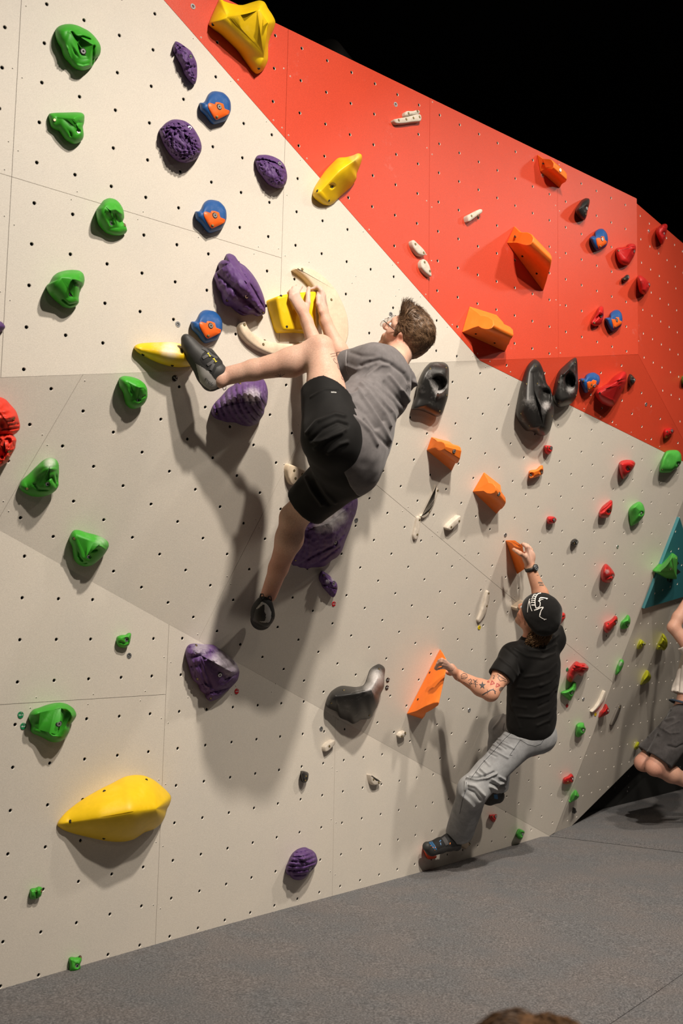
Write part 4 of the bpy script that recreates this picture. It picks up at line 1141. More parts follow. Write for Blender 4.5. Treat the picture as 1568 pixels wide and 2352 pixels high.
hold('red tear shaped hold with a chalk smear, right of the raised arm', 'k1', 'redhold', 'B', [(699, 740), (709, 680), (733, 635), (758, 623), (800, 660), (836, 710), (846, 745), (826, 790), (796, 821), (745, 823), (708, 800)], [(755, 700, .085), (810, 745, .09)], [(826, 752)], details=[('crease', [(715, 790), (780, 765), (840, 742)], 8, .010)], chalk=[(765, 705, 28, .6)], n=56, rings=12)
hold('red hold half hidden behind the black beanie', 'k1', 'redhold', 'B', [(215, 1240), (235, 1170), (290, 1137), (319, 1150), (323, 1190), (302, 1230), (255, 1279), (215, 1275)], [(260, 1210, .06), (300, 1170, .06)], (), [(247, 1226)], details=[('crease', [(260, 1195), (318, 1180)], 7, .008)], n=50, rings=10)
hold('red kidney shaped hold left of a small green thorn hold', 'k1', 'redhold', 'B', [(729, 1290), (744, 1245), (790, 1226), (820, 1205), (855, 1171), (876, 1195), (873, 1250), (841, 1285), (801, 1336), (765, 1358), (737, 1335)], [(780, 1290, .07), (855, 1215, .07)], [(862, 1243)], [(780, 1262)], n=56, rings=12)
hold('large red hooked hold with folds above a green angular hold', 'k2', 'redhold', 'B', [(341, 330), (360, 270), (400, 215), (440, 179), (475, 195), (525, 199), (556, 220), (569, 250), (556, 285), (521, 310), (510, 331), (485, 336), (468, 312), (430, 345), (395, 396), (372, 402), (344, 377)], [(390, 320, .07), (440, 230, .10), (530, 245, .12)], (), (), details=[('crease', [(440, 195), (490, 225), (560, 240)], 6, .010), ('crease', [(420, 230), (480, 250), (555, 262)], 6, .010), ('crease', [(400, 255), (460, 275), (520, 280)], 6, .008)], chalk=[(545, 230, 30, .35)], n=90, rings=18)
hold('red pyramid hold on the outer corner edge beside the grey rail', 'k2', 'redhold', 'B', [(679, 777), (689, 720), (720, 685), (750, 630), (770, 655), (789, 700), (781, 730), (740, 755)], [(735, 715, .06), (765, 690, .06)], [(775, 705)], n=50, rings=10, power=1.3)
hold('red hold peeking out behind the blue jeans hip', 'jn', 'redhold', 'B', [(1285, 688), (1330, 620), (1360, 569), (1386, 558), (1395, 600), (1377, 650), (1340, 681), (1300, 694)], [(1345, 640, .045), (1372, 600, .055)], [(1363, 607)], n=44, rings=8)
hold('red block hold near the mat, above the lowest leaf green hold', 'k2', 'redhold', 'B', [(297, 1440), (310, 1415), (350, 1395), (385, 1369), (406, 1390), (414, 1425), (401, 1461), (350, 1481), (303, 1477)], [(340, 1430, .05), (390, 1415, .06)], [(402, 1428)], [(350, 1452)], n=50, rings=10, power=2.6)
hold('small dark red chip low on the wall right of the rear black shoe', 'jn', 'redhold', 'C', [(415, 1775), (470, 1768), (526, 1767), (532, 1800), (516, 1840), (495, 1882), (475, 1884), (440, 1850), (423, 1815)], [(460, 1795, .045), (510, 1795, .05)], [(512, 1803)], [(458, 1800)], n=44, rings=8)

# ------------------------------------------------------------------ black holds
PK = lambda x, y, r, d, s=1.0: ('pit', x, y, r, d, s)
hold('black dish hold with a round pocket, half behind the grey shirt back', 'f7', 'blackhold', 'B', [(1065, 1128), (1105, 1000), (1130, 870), (1160, 790), (1200, 720), (1250, 668), (1320, 657), (1390, 664), (1427, 690), (1441, 735), (1441, 850), (1431, 1000), (1402, 1100), (1366, 1191), (1310, 1206), (1230, 1172), (1150, 1142)], [(1230, 820, .09), (1350, 850, .12), (1300, 1050, .08)], (), [(1253, 727), (1412, 717), (1348, 1150), (1418, 992)], details=[PK(1338, 875, 70, .07, 1.1), ('lip', [(1280, 920), (1340, 965), (1410, 920)], 26, .016)], chalk=[(1340, 955, 70, .62), (1400, 900, 45, .45), (1240, 790, 60, .3)], n=110, rings=26, power=2.4)
hold('tall black hold with a side pocket, leftmost of the black pair on the red edge', 'g3', 'blackhold', 'B', [(412, 500), (424, 420), (444, 320), (474, 220), (500, 168), (540, 136), (577, 160), (607, 230), (623, 300), (650, 338), (667, 400), (677, 480), (667, 560), (647, 630), (611, 666), (560, 661), (525, 636), (480, 631), (440, 582), (417, 540)], [(530, 230, .07), (540, 420, .13), (620, 500, .16), (600, 590, .12)], (), [(486, 307), (547, 185), (447, 512), (503, 596), (662, 530), (560, 305)], details=[PK(618, 400, 36, .055, 1.7), ('lip', [(580, 320), (640, 350), (660, 430)], 12, .012)], chalk=[(530, 440, 60, .35), (620, 455, 36, .55)], n=120, rings=26, power=1.8)
hold('black hold with a deep oval pocket, rightmost of the black pair on the red edge', 'g3', 'blackhold', 'B', [(667, 390), (679, 310), (709, 220), (760, 168), (800, 134), (827, 124), (837, 160), (840, 250), (842, 330), (827, 400), (791, 446), (710, 472), (679, 441)], [(730, 260, .08), (760, 400, .11)], (), [(822, 158), (710, 295), (707, 440), (828, 385)], details=[PK(785, 290, 34, .065, 1.5), ('lip', [(745, 240), (780, 205), (820, 240), (830, 310)], 11, .014)], chalk=[(790, 345, 36, .5)], n=110, rings=24, power=1.8)
hold('small black drop hold high on the red facet, below the orange wedge', 'f3', 'blackhold', 'A', [(1389, 855), (1410, 820), (1432, 785), (1460, 769), (1486, 774), (1489, 800), (1476, 850), (1466, 900), (1450, 923), (1420, 911), (1399, 885)], [(1440, 830, .085), (1460, 850, .08)], [(1468, 840)], [(1462, 880)], n=56, rings=12)
hold('tiny black bolted chip between two red holds on the red facet', 'k6', 'blackhold', 'A', [(369, 740), (400, 719), (435, 689), (465, 691), (479, 725), (461, 760), (430, 791), (390, 792), (374, 770)], [(410, 745, .04), (455, 720, .045)], [(462, 722)], [(410, 748)], n=40, rings=8)
hold('black cone chip right of the largest red tooth hold', 'k6', 'blackhold', 'B', [(458, 2180), (469, 2130), (485, 2099), (510, 2109), (545, 2150), (564, 2185), (546, 2230), (510, 2271), (485, 2285), (463, 2240)], [(500, 2185, .06), (540, 2185, .055)], [(548, 2185)], [(510, 2138)], n=44, rings=8, power=1.4)
hold('small black knob with two bolts on the pale middle facet at right', 'g3', 'blackhold', 'B', [(792, 1405), (804, 1387), (825, 1379), (843, 1395), (841, 1415), (820, 1429), (799, 1423)], [(815, 1403, .04), (830, 1405, .045)], [(835, 1408)], [(816, 1410)], n=44, rings=8)
hold('large black boomerang hold with white chalk at its bend', 'g7', 'blackhold', 'B', [(465, 550), (474, 510), (500, 468), (540, 438), (580, 423), (630, 427), (680, 433), (730, 425), (752, 402), (770, 350), (785, 308), (810, 283), (845, 266), (876, 280), (891, 305), (886, 360), (884, 430), (866, 470), (851, 500), (846, 540), (831, 580), (811, 610), (796, 645), (775, 663), (740, 666), (715, 669), (690, 686), (660, 698), (640, 689), (620, 676), (585, 663), (563, 650), (543, 612), (510, 597), (474, 577)], [(540, 500, .10), (680, 480, .17), (790, 450, .21), (835, 370, .16), (845, 310, .08)], (), [(595, 457), (505, 548), (780, 635), (847, 303)], chalk=[(820, 370, 70, .85), (790, 430, 60, .7), (700, 455, 45, .25)], n=140, rings=26, power=1.5)
hold('tiny black flat fronted footchip in the lower wall, under the white wood chip', 'g7', 'blackhold', 'C', [(285, 1040), (300, 1036), (330, 1045), (341, 1060), (336, 1100), (320, 1123), (295, 1116), (287, 1080)], [(305, 1070, .045), (325, 1080, .05)], (), [(322, 1075), (318, 1105)], n=44, rings=8, power=3)

# ------------------------------------------------------------------ pale wooden holds
plate('huge cream wooden crescent ring curling around the yellow box hold', 'y5', 'wood', 'A',
      [(776, 100), (790, 75), (840, 64), (900, 66), (960, 80), (1040, 118), (1120, 170), (1210, 255), (1290, 345), (1350, 450), (1410, 580), (1450, 700), (1466, 830), (1464, 940), (1440, 1040), (1395, 1130), (1300, 1220), (1150, 1290), (980, 1310), (800, 1290), (620, 1240), (440, 1185), (300, 1120), (180, 1030), (100, 930), (72, 830), (80, 790), (120, 755), (145, 770), (165, 830), (220, 905), (310, 975), (420, 1020), (560, 1046), (700, 1056), (830, 1045), (950, 1000), (1040, 900), (1085, 760), (1090, 600), (1070, 460), (1030, 350), (980, 275), (900, 190), (830, 135)],
      0.036, [(862, 105), (1237, 495), (1325, 995), (118, 818), (362, 1070)], edge=0.011, n=170)
plate('cream wooden triangle chip beside the black shorts hem', 'g2', 'wood', 'B', [(415, 262), (470, 280), (540, 310), (560, 325), (555, 352), (500, 422), (445, 449), (425, 431), (405, 380), (398, 310)], 0.032, [(453, 318), (526, 351), (465, 388)], edge=0.008)
plate('long curved bleached wood strip under the orange wedge shadow', 'o4', 'wood2', 'B', [(293, 955), (325, 1000), (335, 1050), (322, 1110), (295, 1200), (250, 1310), (200, 1400), (150, 1470), (110, 1500), (70, 1505), (40, 1460), (120, 1415), (190, 1350), (240, 1260), (262, 1150), (270, 1040)], 0.015, [(320, 1048), (288, 1195), (185, 1400)], n=80, edge=0.007)
plate('short bleached wood strip continuing below the long curved strip', 'f8', 'wood2', 'B', [(117, 1358), (128, 1346), (141, 1350), (141, 1368), (135, 1420), (126, 1480), (111, 1508), (96, 1503), (91, 1476), (104, 1420)], 0.015, [(131, 1370), (115, 1472)], edge=0.006)
plate('bleached wood bar tilted right of the two strips', 'f8', 'wood2', 'B', [(324, 1427), (340, 1403), (370, 1375), (410, 1341), (419, 1350), (413, 1386), (380, 1416), (350, 1443), (332, 1441)], 0.032, [(405, 1378), (350, 1420)], edge=0.007)
plate('crescent shaped white wood strip left of the beanie climber neck', 'g4', 'wood2', 'B', [(149, 737), (165, 700), (188, 640), (208, 560), (217, 535), (230, 539), (233, 575), (226, 620), (206, 690), (176, 740), (157, 758)], 0.015, [(223, 552), (210, 640)], n=80, edge=0.007)
plate('cream wood block with screws in front of the beanie climber face', 'c2', 'wood', 'B', [(245, 650), (262, 635), (400, 530), (445, 500), (470, 540), (440, 600), (395, 650), (352, 710), (310, 728), (275, 722), (250, 695)], 0.040, [(300, 665)], edge=0.008)
plate('white wood chip right of the climber shadow, above the tiny black footchip', 'g7', 'wood2', 'C', [(464, 868), (480, 843), (526, 814), (534, 823), (529, 850), (490, 891), (469, 899)], 0.030, [(490, 860)], edge=0.007)
plate('tiny bleached wood knob with two screws left of the fin volume shadow', 'g7', 'wood2', 'B', [(996, 790), (1010, 769), (1040, 756), (1048, 770), (1036, 790), (1005, 804)], 0.028, [(1012, 788), (1036, 765)], edge=0.007)
plate('white wood half moon chip low on the wall, tilted down', 'g7', 'wood2', 'C', [(789, 1068), (800, 1069), (830, 1100), (866, 1105), (863, 1126), (840, 1139), (815, 1141), (799, 1121)], 0.032, [(808, 1100), (845, 1120)], edge=0.007)
plate('upper and smaller of two joined white bars on the red facet', 'f3', 'wood2', 'A', [(215, 175), (230, 163), (270, 163), (300, 156), (315, 165), (314, 182), (290, 190), (255, 192), (230, 200), (217, 195)], 0.028, [(236, 182), (298, 168)], edge=0.007)
plate('lower and longer of two joined white bars on the red facet', 'f3', 'wood2', 'A', [(137, 222), (165, 215), (215, 206), (270, 193), (300, 184), (322, 190), (328, 215), (320, 235), (270, 240), (210, 249), (160, 251), (144, 240)], 0.028, [(168, 230), (220, 223), (270, 214), (312, 207)], n=80, edge=0.007)
plate('short white bar with a chalk smear, centre of the red facet', 'f3', 'wood2', 'A', [(649, 888), (690, 865), (733, 843), (748, 848), (748, 868), (715, 892), (662, 930), (651, 918)], 0.034, [(672, 893), (716, 886)], edge=0.008)
plate('white leaf chip in the red facet shade, upper of two above the climber head', 'f3', 'wood2', 'A', [(261, 1066), (275, 1057), (305, 1085), (340, 1120), (358, 1150), (346, 1166), (310, 1157), (280, 1122), (264, 1090)], 0.028, [(283, 1088), (341, 1148)], edge=0.007)
plate('white leaf chip in the red facet shade, lower of two above the climber head', 'f3', 'wood2', 'A', [(324, 1212), (340, 1189), (366, 1205), (386, 1245), (398, 1300), (391, 1310), (355, 1281), (329, 1247)], 0.028, [(347, 1213), (384, 1275)], edge=0.007)
plate('grey curved wood strip at the outer corner above a yellow tag', 'k2', 'wood2', 'B', [(609, 712), (650, 671), (690, 611), (720, 546), (745, 494), (756, 510), (751, 556), (721, 611), (681, 666), (640, 702), (614, 724)], 0.022, (), n=80, edge=0.005)
plate('cream wood chip peeking out behind the jeans hem near the mat', 'w7', 'wood', 'C', [(1050, 640), (1095, 585), (1130, 558), (1222, 668), (1228, 690), (1150, 782), (1130, 778), (1050, 715)], 0.030, [(1200, 695)], edge=0.008)
# lime holds and dark bits on the return facet
hold('small lime hold with a notch, nearest the corner on the grey return facet', 'k1', 'lime', 'E', [(1084, 1527), (1090, 1480), (1120, 1424), (1150, 1444), (1173, 1465), (1166, 1486), (1140, 1491), (1125, 1521)], [(1120, 1470, .05), (1150, 1465, .05)], [(1150, 1472)], n=48, rings=10, power=1.4)
hold('larger lime pod hold with folds beside the elbow of the white shirt climber', 'k1', 'lime', 'E', [(1291, 1532), (1300, 1480), (1330, 1420), (1357, 1360), (1387, 1395), (1406, 1450), (1401, 1500), (1370, 1541), (1340, 1531)], [(1330, 1490, .07), (1370, 1430, .09)], (), (), details=[('crease', [(1305, 1480), (1350, 1490), (1380, 1520)], 8, .014), ('crease', [(1345, 1390), (1385, 1440), (1385, 1500)], 7, .010)], n=60, rings=12)
hold('lime half disc hold lower on the return facet with a dark underside', 'k2', 'lime', 'E', [(1122, 427), (1140, 350), (1185, 273), (1215, 300), (1231, 345), (1216, 385), (1180, 411), (1140, 426)], [(1165, 370, .06), (1200, 330, .06)], n=50, rings=10, power=1.4)
hold('lime hold peeking out left of the grey shorts', 'k2', 'lime', 'E', [(1056, 1097), (1070, 1060), (1088, 1035), (1104, 1034), (1105, 1080), (1088, 1107), (1062, 1117)], [(1080, 1075, .04)], n=40, rings=8)
plate('wooden rail with shade put into its dark colour, screwed on the shaded return facet', 'k2', 'shaded_wood', 'E', [(812, 857), (850, 760), (880, 690), (903, 640), (919, 650), (907, 700), (872, 790), (838, 853)], 0.018, [(897, 668)], edge=0.004, name='wooden_rail')
plate('dark triangular chip at the foot of the return facet', 'k2', 'blackhold', 'E', [(417, 1792), (430, 1736), (446, 1775), (424, 1797)], 0.02, (), edge=0.004, sharp=True)

# ------------------------------------------------------------------ grade tags and washers
TAGC = {'green': (0.01, 0.20, 0.075), 'red': (0.50, 0.012, 0.02), 'black': (0.008, 0.006, 0.006), 'yellow': (0.62, 0.47, 0.01)}
for k, c in TAGC.items(): MAT['tag_' + k] = plain('tag_' + k, c, 0.35)
MAT['print_white'] = plain('white_print', (0.75, 0.75, 0.73), 0.6)
MAT['print_black'] = plain('black_print', (0.012, 0.012, 0.012), 0.6)
def text_on(parent, txt, p, ax, ay, n, size, mat, name='lettering'):
    cu = bpy.data.curves.new(name, 'FONT')
    cu.body = txt; cu.size = size; cu.align_x = 'CENTER'; cu.align_y = 'CENTER'
    cu.extrude = 0.0002
    cu.materials.append(mat)
    tmp = bpy.data.objects.new(name, cu)
    COL.objects.link(tmp)
    me = bpy.data.meshes.new_from_object(tmp.evaluated_get(bpy.context.evaluated_depsgraph_get()))
    bpy.data.objects.remove(tmp)
    o = bpy.data.objects.new(name, me)
    COL.objects.link(o)
    o.parent = parent
    M = Matrix((Vector(ax), Vector(ay), Vector(n))).transposed().to_4x4()
    o.matrix_local = Matrix.Translation(Vector(p) - parent_world(parent)) @ M
    return o
def grade_tag(label, u, v, pl, colour, txt, roll=0.0, rad=0.0135):
    o_, ex, ey, n = frame(pl)
    c = on(pl, u, v)
    m = MB(); m.disc(c - n * 0.0, n, rad, 0.0035, 24)
    t = m.build('grade_tag', MAT['tag_' + colour], None, False, c)
    a = ex * math.cos(roll) + ey * math.sin(roll); b = -ex * math.sin(roll) + ey * math.cos(roll)
    s = MB(); s.disc(c + n * 0.0035 + b * rad * 0.62 + a * rad * 0.1, n, 0.0034, 0.0012, 10, 0)
    s.build('screw', MAT['steel'], t, False)
    if txt: text_on(t, txt, c + n * 0.0039 - b * rad * 0.05, a, b, n, rad * 0.62, MAT['print_black' if colour == 'yellow' else 'print_white'])
    return tag(t, label, 'grade tag')
grade_tag('green round grade tag, upper of two left of the green hold', 47, 1642, 'C', 'green', 'VB-V1')
grade_tag('green round grade tag, lower of two left of the green hold', 53, 1668, 'C', 'green', 'VB-V1')
grade_tag('red round grade tag under the small purple pebble hold', 766, 1387, 'B', 'red', 'V3-V4')
grade_tag('red round grade tag beside the chalky purple folded shell', 543, 1588, 'C', 'red', 'V3-V4')
grade_tag('black round grade tag under the yellow slug hold', 401, 869, 'B', 'black', 'V5-V6', -0.5)
grade_tag('black round grade tag, upper of two beside the boomerang hold', 890, 1561.5, 'B', 'black', 'V5-V6')
grade_tag('black round grade tag, lower of two beside the boomerang hold', 888, 1579, 'B', 'black', 'V5-V6')
grade_tag('yellow round grade tag below the crescent wood strip', 1100, 1441, 'B', 'yellow', 'V2')
grade_tag('yellow round grade tag by the chin of the beanie climber', 1190.5, 1413, 'B', 'yellow', '')
grade_tag('yellow round grade tag under the grey corner strip', 1366.8, 1640.5, 'B', 'yellow', '')
grade_tag('red round grade tag under the green angular hold', 1301.5, 1620.5, 'B', 'red', '')
grade_tag('small green grade tag half behind the red hooked hold', 1302, 1537.5, 'B', 'green', '')
def washer(label, u, v, pl, rad=0.0135):
    n = PLANES[pl][0]
    c = on(pl, u, v)
    m = MB(); m.disc(c, n, rad, 0.0022, 20, 0, inner=0.0065)
    m.disc(c - n * 0.001, n, 0.0062, 0.0015, 12, 1, inner=0.0022)
    w = m.build('bolt_washer', [MAT['steel'], MAT['dsteel']], None, False, c)
    tag(w, label, 'washer')
for (u, v, pl, lb) in ((408, 745, 'A', 'steel washer left of the blue hold over the climbing shoe'), (296, 1506, 'C', 'steel washer below the tiny green footchip'), (897, 722, 'A', 'steel washer in front of the bespectacled face'),
                       (737, 1674, 'C', 'steel washer above the white wood chip'), (1077, 1631, 'B', 'steel washer below the tattooed elbow'), (1160, 1229, 'B', 'steel washer above the orange fin held by the raised hand'),
                       (1417.5, 1256, 'B', 'steel washer left of the teal triangle'), (1339, 1606, 'B', 'steel washer right of the green angular hold'), (817.5, 1195, 'B', 'steel washer right of the big purple boulder'),
                       (1245.6, 403, 'A', 'steel washer at the left of the small glossy orange wedge'), (908, 240, 'A', 'steel washer above the two joined white bars'), (1489.5, 530.5, 'D', 'steel washer left of the topmost red hold'),
                       (442.7, 15, 'A', 'bright steel washer at the top left of the red facet'), (1483, 929, 'B', 'steel washer on the dark red facet below the black cone chip')):
    washer(lb, u, v, pl)
# black duct seen over the wall top, dark roof beams
duct = MB()
dp = at_depth(752, 126, 7.2)
duct.tube([dp, dp + np.array([1.2, 2.6, 0.0])], 0.125, 24)
tag(duct.build('ventilation_duct', plain('sooty_duct', (0.035, 0.032, 0.03), 0.6), None, True, dp), 'round black duct just peeking over the top edge of the red wall', 'duct')
for k, (a, b) in enumerate((((1170, 0), (1400, 200)), ((1470, 700), (1700, 440)))):
    pa, pb = at_depth(*a, 9.5), at_depth(*b, 11.5)
    m = MB(); m.tube([pa + (pa - pb) * 0.5, pb + (pb - pa) * 0.5], 0.02 if k == 0 else 0.16, 6)
    tag(m.build('roof_pipe' if k == 0 else 'roof_beam', plain('dark_roof_paint', (0.02, 0.017, 0.015) if k == 0 else (0.05, 0.045, 0.04), 0.8), None, True, pa), ('thin dark pipe running across the black ceiling space', 'grey roof beam glimpsed behind the far red facet')[k], ('pipe', 'beam')[k])

# ------------------------------------------------------------------ bodies: smooth distance fields turned into one continuous skin
def unit(v): v = np.asarray(v, float); return v / np.linalg.norm(v)
class Field:
    def __init__(s, lo, hi, vox):
        s.lo = np.asarray(lo, np.float64); s.vox = vox
        s.n = np.ceil((np.asarray(hi) - s.lo) / vox).astype(int) + 1
        s.f = np.full(s.n, 0.5, np.float32)
    def block(s, lo, hi):
        a = np.clip(np.floor((np.asarray(lo) - s.lo) / s.vox).astype(int), 0, s.n)
        b = np.clip(np.ceil((np.asarray(hi) - s.lo) / s.vox).astype(int) + 1, 0, s.n)
        sl = tuple(slice(i, j) for i, j in zip(a, b))
        ax = [(s.lo[k] + s.vox * np.arange(a[k], b[k])).astype(np.float32) for k in range(3)]
        return sl, ax[0][:, None, None], ax[1][None, :, None], ax[2][None, None, :]
    def put(s, sl, d, k, op):
        if op == 'inter':
            s.f[sl] = np.maximum(s.f[sl], d); return
        f = s.f[sl]
        if op == 'sub':
            h = np.maximum(k - np.abs(f + d), 0) / k
            s.f[sl] = np.maximum(f, -d) + h * h * k * 0.25
        else:
            h = np.maximum(k - np.abs(f - d), 0) / k
            s.f[sl] = np.minimum(f, d) - h * h * k * 0.25
    def cone(s, a, b, ra, rb, k=0.02, op='add'):
        a = np.asarray(a, float); b = np.asarray(b, float)
        m = max(ra, rb) + k + 3 * s.vox
        sl, x, y, z = s.block(np.minimum(a, b) - m, np.maximum(a, b) + m)
        if min(x.size, y.size, z.size) == 0: return
        d = b - a; L2 = float(d @ d) + 1e-9
        t = np.clip(((x - a[0]) * d[0] + (y - a[1]) * d[1] + (z - a[2]) * d[2]) / L2, 0, 1).astype(np.float32)
        e = np.sqrt((x - a[0] - t * d[0]) ** 2 + (y - a[1] - t * d[1]) ** 2 + (z - a[2] - t * d[2]) ** 2)
        s.put(sl, (e - (ra + (rb - ra) * t)).astype(np.float32), k, op)
    def capcone(s, a, b, ra, rb, p, n, k=0.02, sub=None):
        """Sleeve or trouser leg: a cone ending flat at the plane through p; sub hollows its mouth."""
        a = np.asarray(a, float); b = np.asarray(b, float); n = unit(n)
        m = max(ra, rb) + k + 3 * s.vox
        sl, x, y, z = s.block(np.minimum(a, b) - m, np.maximum(a, b) + m)
        def cn(a, b, ra, rb):
            d = b - a; L2 = float(d @ d) + 1e-9
            t = np.clip(((x - a[0]) * d[0] + (y - a[1]) * d[1] + (z - a[2]) * d[2]) / L2, 0, 1)
            return np.sqrt((x - a[0] - t * d[0]) ** 2 + (y - a[1] - t * d[1]) ** 2 + (z - a[2] - t * d[2]) ** 2) - (ra + (rb - ra) * t)
        e = np.maximum(cn(a, b, ra, rb), (x - p[0]) * n[0] + (y - p[1]) * n[1] + (z - p[2]) * n[2])
        if sub is not None: e = np.maximum(e, -cn(np.asarray(sub[0], float), np.asarray(sub[1], float), sub[2], sub[3]))
        s.put(sl, e.astype(np.float32), k, 'add')
    def chain(s, pts, rads, k=0.02, op='add'):
        for i in range(len(pts) - 1): s.cone(pts[i], pts[i + 1], rads[i], rads[i + 1], k, op)
    def ell(s, c, R, r, k=0.02, op='add'):
        """Ellipsoid: R holds the three unit axes as rows, r the radii."""
        c = np.asarray(c, float); R = np.asarray(R, float); r = np.asarray(r, float)
        m = r.max() + k + 3 * s.vox
        sl, x, y, z = s.block(c - m, c + m)
        if min(x.size, y.size, z.size) == 0: return
        q = [((x - c[0]) * R[i][0] + (y - c[1]) * R[i][1] + (z - c[2]) * R[i][2]) for i in range(3)]
        k0 = np.sqrt(sum((q[i] / r[i]) ** 2 for i in range(3)))
        k1 = np.sqrt(sum((q[i] / r[i] ** 2) ** 2 for i in range(3))) + 1e-6
        s.put(sl, (k0 * (k0 - 1) / k1).astype(np.float32), k, op)
    def rbox(s, c, R, r, rad, k=0.01, op='add'):
        c = np.asarray(c, float); R = np.asarray(R, float); r = np.asarray(r, float)
        m = np.linalg.norm(r) + rad + k + 3 * s.vox
        sl, x, y, z = s.block(c - m, c + m)
        q = [np.abs((x - c[0]) * R[i][0] + (y - c[1]) * R[i][1] + (z - c[2]) * R[i][2]) - (r[i] - rad) for i in range(3)]
        o = np.sqrt(sum(np.maximum(v, 0) ** 2 for v in q)) + np.minimum(np.maximum(np.maximum(q[0], q[1]), q[2]), 0) - rad
        s.put(sl, o.astype(np.float32), k, op)
    def cut(s, p, n):
        """Keep the side of the plane that n points away from."""
        n = np.asarray(n, float); n = n / np.linalg.norm(n); p = np.asarray(p, float)
        sl, x, y, z = s.block(s.lo, s.lo + s.vox * s.n)
        d = ((x - p[0]) * n[0] + (y - p[1]) * n[1] + (z - p[2]) * n[2]).astype(np.float32)
        s.f = np.maximum(s.f, d)
    def cut_near(s, p, n, c, rad):
        """Plane cut limited to a ball around c (sleeve and leg hems)."""
        n = np.asarray(n, float); n = n / np.linalg.norm(n); p = np.asarray(p, float); c = np.asarray(c, float)
        sl, x, y, z = s.block(c - rad, c + rad)
        d = ((x - p[0]) * n[0] + (y - p[1]) * n[1] + (z - p[2]) * n[2]).astype(np.float32)
        inb = ((x - c[0]) ** 2 + (y - c[1]) ** 2 + (z - c[2]) ** 2) < rad * rad
        f = s.f[sl]
        s.f[sl] = np.where(inb, np.maximum(f, d), f)
    def mesh(s):
        f = s.f
        S = f < 0
        nx, ny, nz = f.shape
        cnt = np.zeros((nx - 1, ny - 1, nz - 1), np.uint8)
        for i in (0, 1):
            for j in (0, 1):
                for k in (0, 1):
                    cnt += S[i:nx - 1 + i, j:ny - 1 + j, k:nz - 1 + k]
        act = np.argwhere((cnt > 0) & (cnt < 8))
        ids = np.full(cnt.shape, -1, np.int32)
        ids[tuple(act.T)] = np.arange(len(act))
        acc = np.zeros((len(act), 3)); num = np.zeros(len(act))
        cor = [(i, j, k) for i in (0, 1) for j in (0, 1) for k in (0, 1)]
        val = {c: f[act[:, 0] + c[0], act[:, 1] + c[1], act[:, 2] + c[2]].astype(float) for c in cor}
        for a in cor:
            for ax in range(3):
                if a[ax] == 1: continue
                b = list(a); b[ax] = 1; b = tuple(b)
                va, vb = val[a], val[b]
                m = (va < 0) != (vb < 0)
                t = np.where(m, va / np.where(m, va - vb, 1), 0)
                p = np.tile(np.array(a, float), (len(act), 1)); p[:, ax] = t
                acc[m] += p[m]; num[m] += 1
        V = s.lo + s.vox * (act + acc / np.maximum(num, 1)[:, None])
        Fs = []
        for ax in range(3):
            o = [q for q in range(3) if q != ax]
            sl0 = [slice(1, -1)] * 3; sl1 = [slice(1, -1)] * 3
            sl0[ax] = slice(0, -1); sl1[ax] = slice(1, None)
            m = S[tuple(sl0)] != S[tuple(sl1)]
            e = np.argwhere(m)
            off = np.zeros(3, int); off[o[0]] = 1; off[o[1]] = 1
            e = e + off
            ok = np.ones(len(e), bool)
            q = []
            for (da, db) in ((-1, -1), (0, -1), (0, 0), (-1, 0)):
                c = e.copy(); c[:, o[0]] += da; c[:, o[1]] += db
                q.append(ids[c[:, 0], c[:, 1], c[:, 2]])
            q = np.stack(q, 1)
            flip = S[e[:, 0], e[:, 1], e[:, 2]]
            if ax == 1: flip = ~flip
            q[~flip] = q[~flip][:, ::-1]
            Fs.append(q)
        Fq = np.concatenate(Fs)
        Fq = Fq[(Fq >= 0).all(1)]
        return V, Fq
def vnormals(V, F):
    n = np.cross(V[F[:, 2]] - V[F[:, 0]], V[F[:, 3]] - V[F[:, 1]])
    N = np.zeros_like(V)
    for k in range(4): np.add.at(N, F[:, k], n)
    return N / (np.linalg.norm(N, axis=1)[:, None] + 1e-12)
def relax(V, F, it=2, lam=0.5):
    E = np.concatenate([F[:, [0, 1]], F[:, [1, 2]], F[:, [2, 3]], F[:, [3, 0]]])
    E = np.concatenate([E, E[:, ::-1]])
    deg = np.bincount(E[:, 0], minlength=len(V)).astype(float)
    for _ in range(it):
        A = np.zeros_like(V)
        for k in range(3): A[:, k] = np.bincount(E[:, 0], V[E[:, 1], k], minlength=len(V))
        V = V + lam * (A / np.maximum(deg, 1)[:, None] - V)
    return V
def pixv(V):
    q = V - EYE
    z = q @ FWD
    return np.stack([CX + FOCAL * (q @ RGT) / z, CY - FOCAL * (q @ UPV) / z], 1)
def folds(V, F, lines, side=0.25):
    """Cloth folds: raised or sunk along polylines given where they are seen; only on the side that faces them."""
    N = vnormals(V, F)
    X = pixv(V)
    vd = EYE - V; vd /= np.linalg.norm(vd, axis=1)[:, None]
    fac = np.clip(((N * vd).sum(1) - 0.02) / side, 0, 1)
    D = np.zeros(len(V))
    for ln in lines:
        pts, w, amp = ln[:3]
        d = seg_dist(X, pts)
        D += amp * np.exp(-(d / w) ** 2)
    return V + N * (D * fac)[:, None]
def ripple(V, F, amp, scale, seed, stretch=None):
    N = vnormals(V, F)
    W = V if stretch is None else V @ np.asarray(stretch)
    d = np.array([noise.fractal(Vector((p[0] * scale, p[1] * scale, p[2] * scale + seed)), 1.0, 2.0, 2) for p in W])
    return V + N * (amp * d)[:, None]
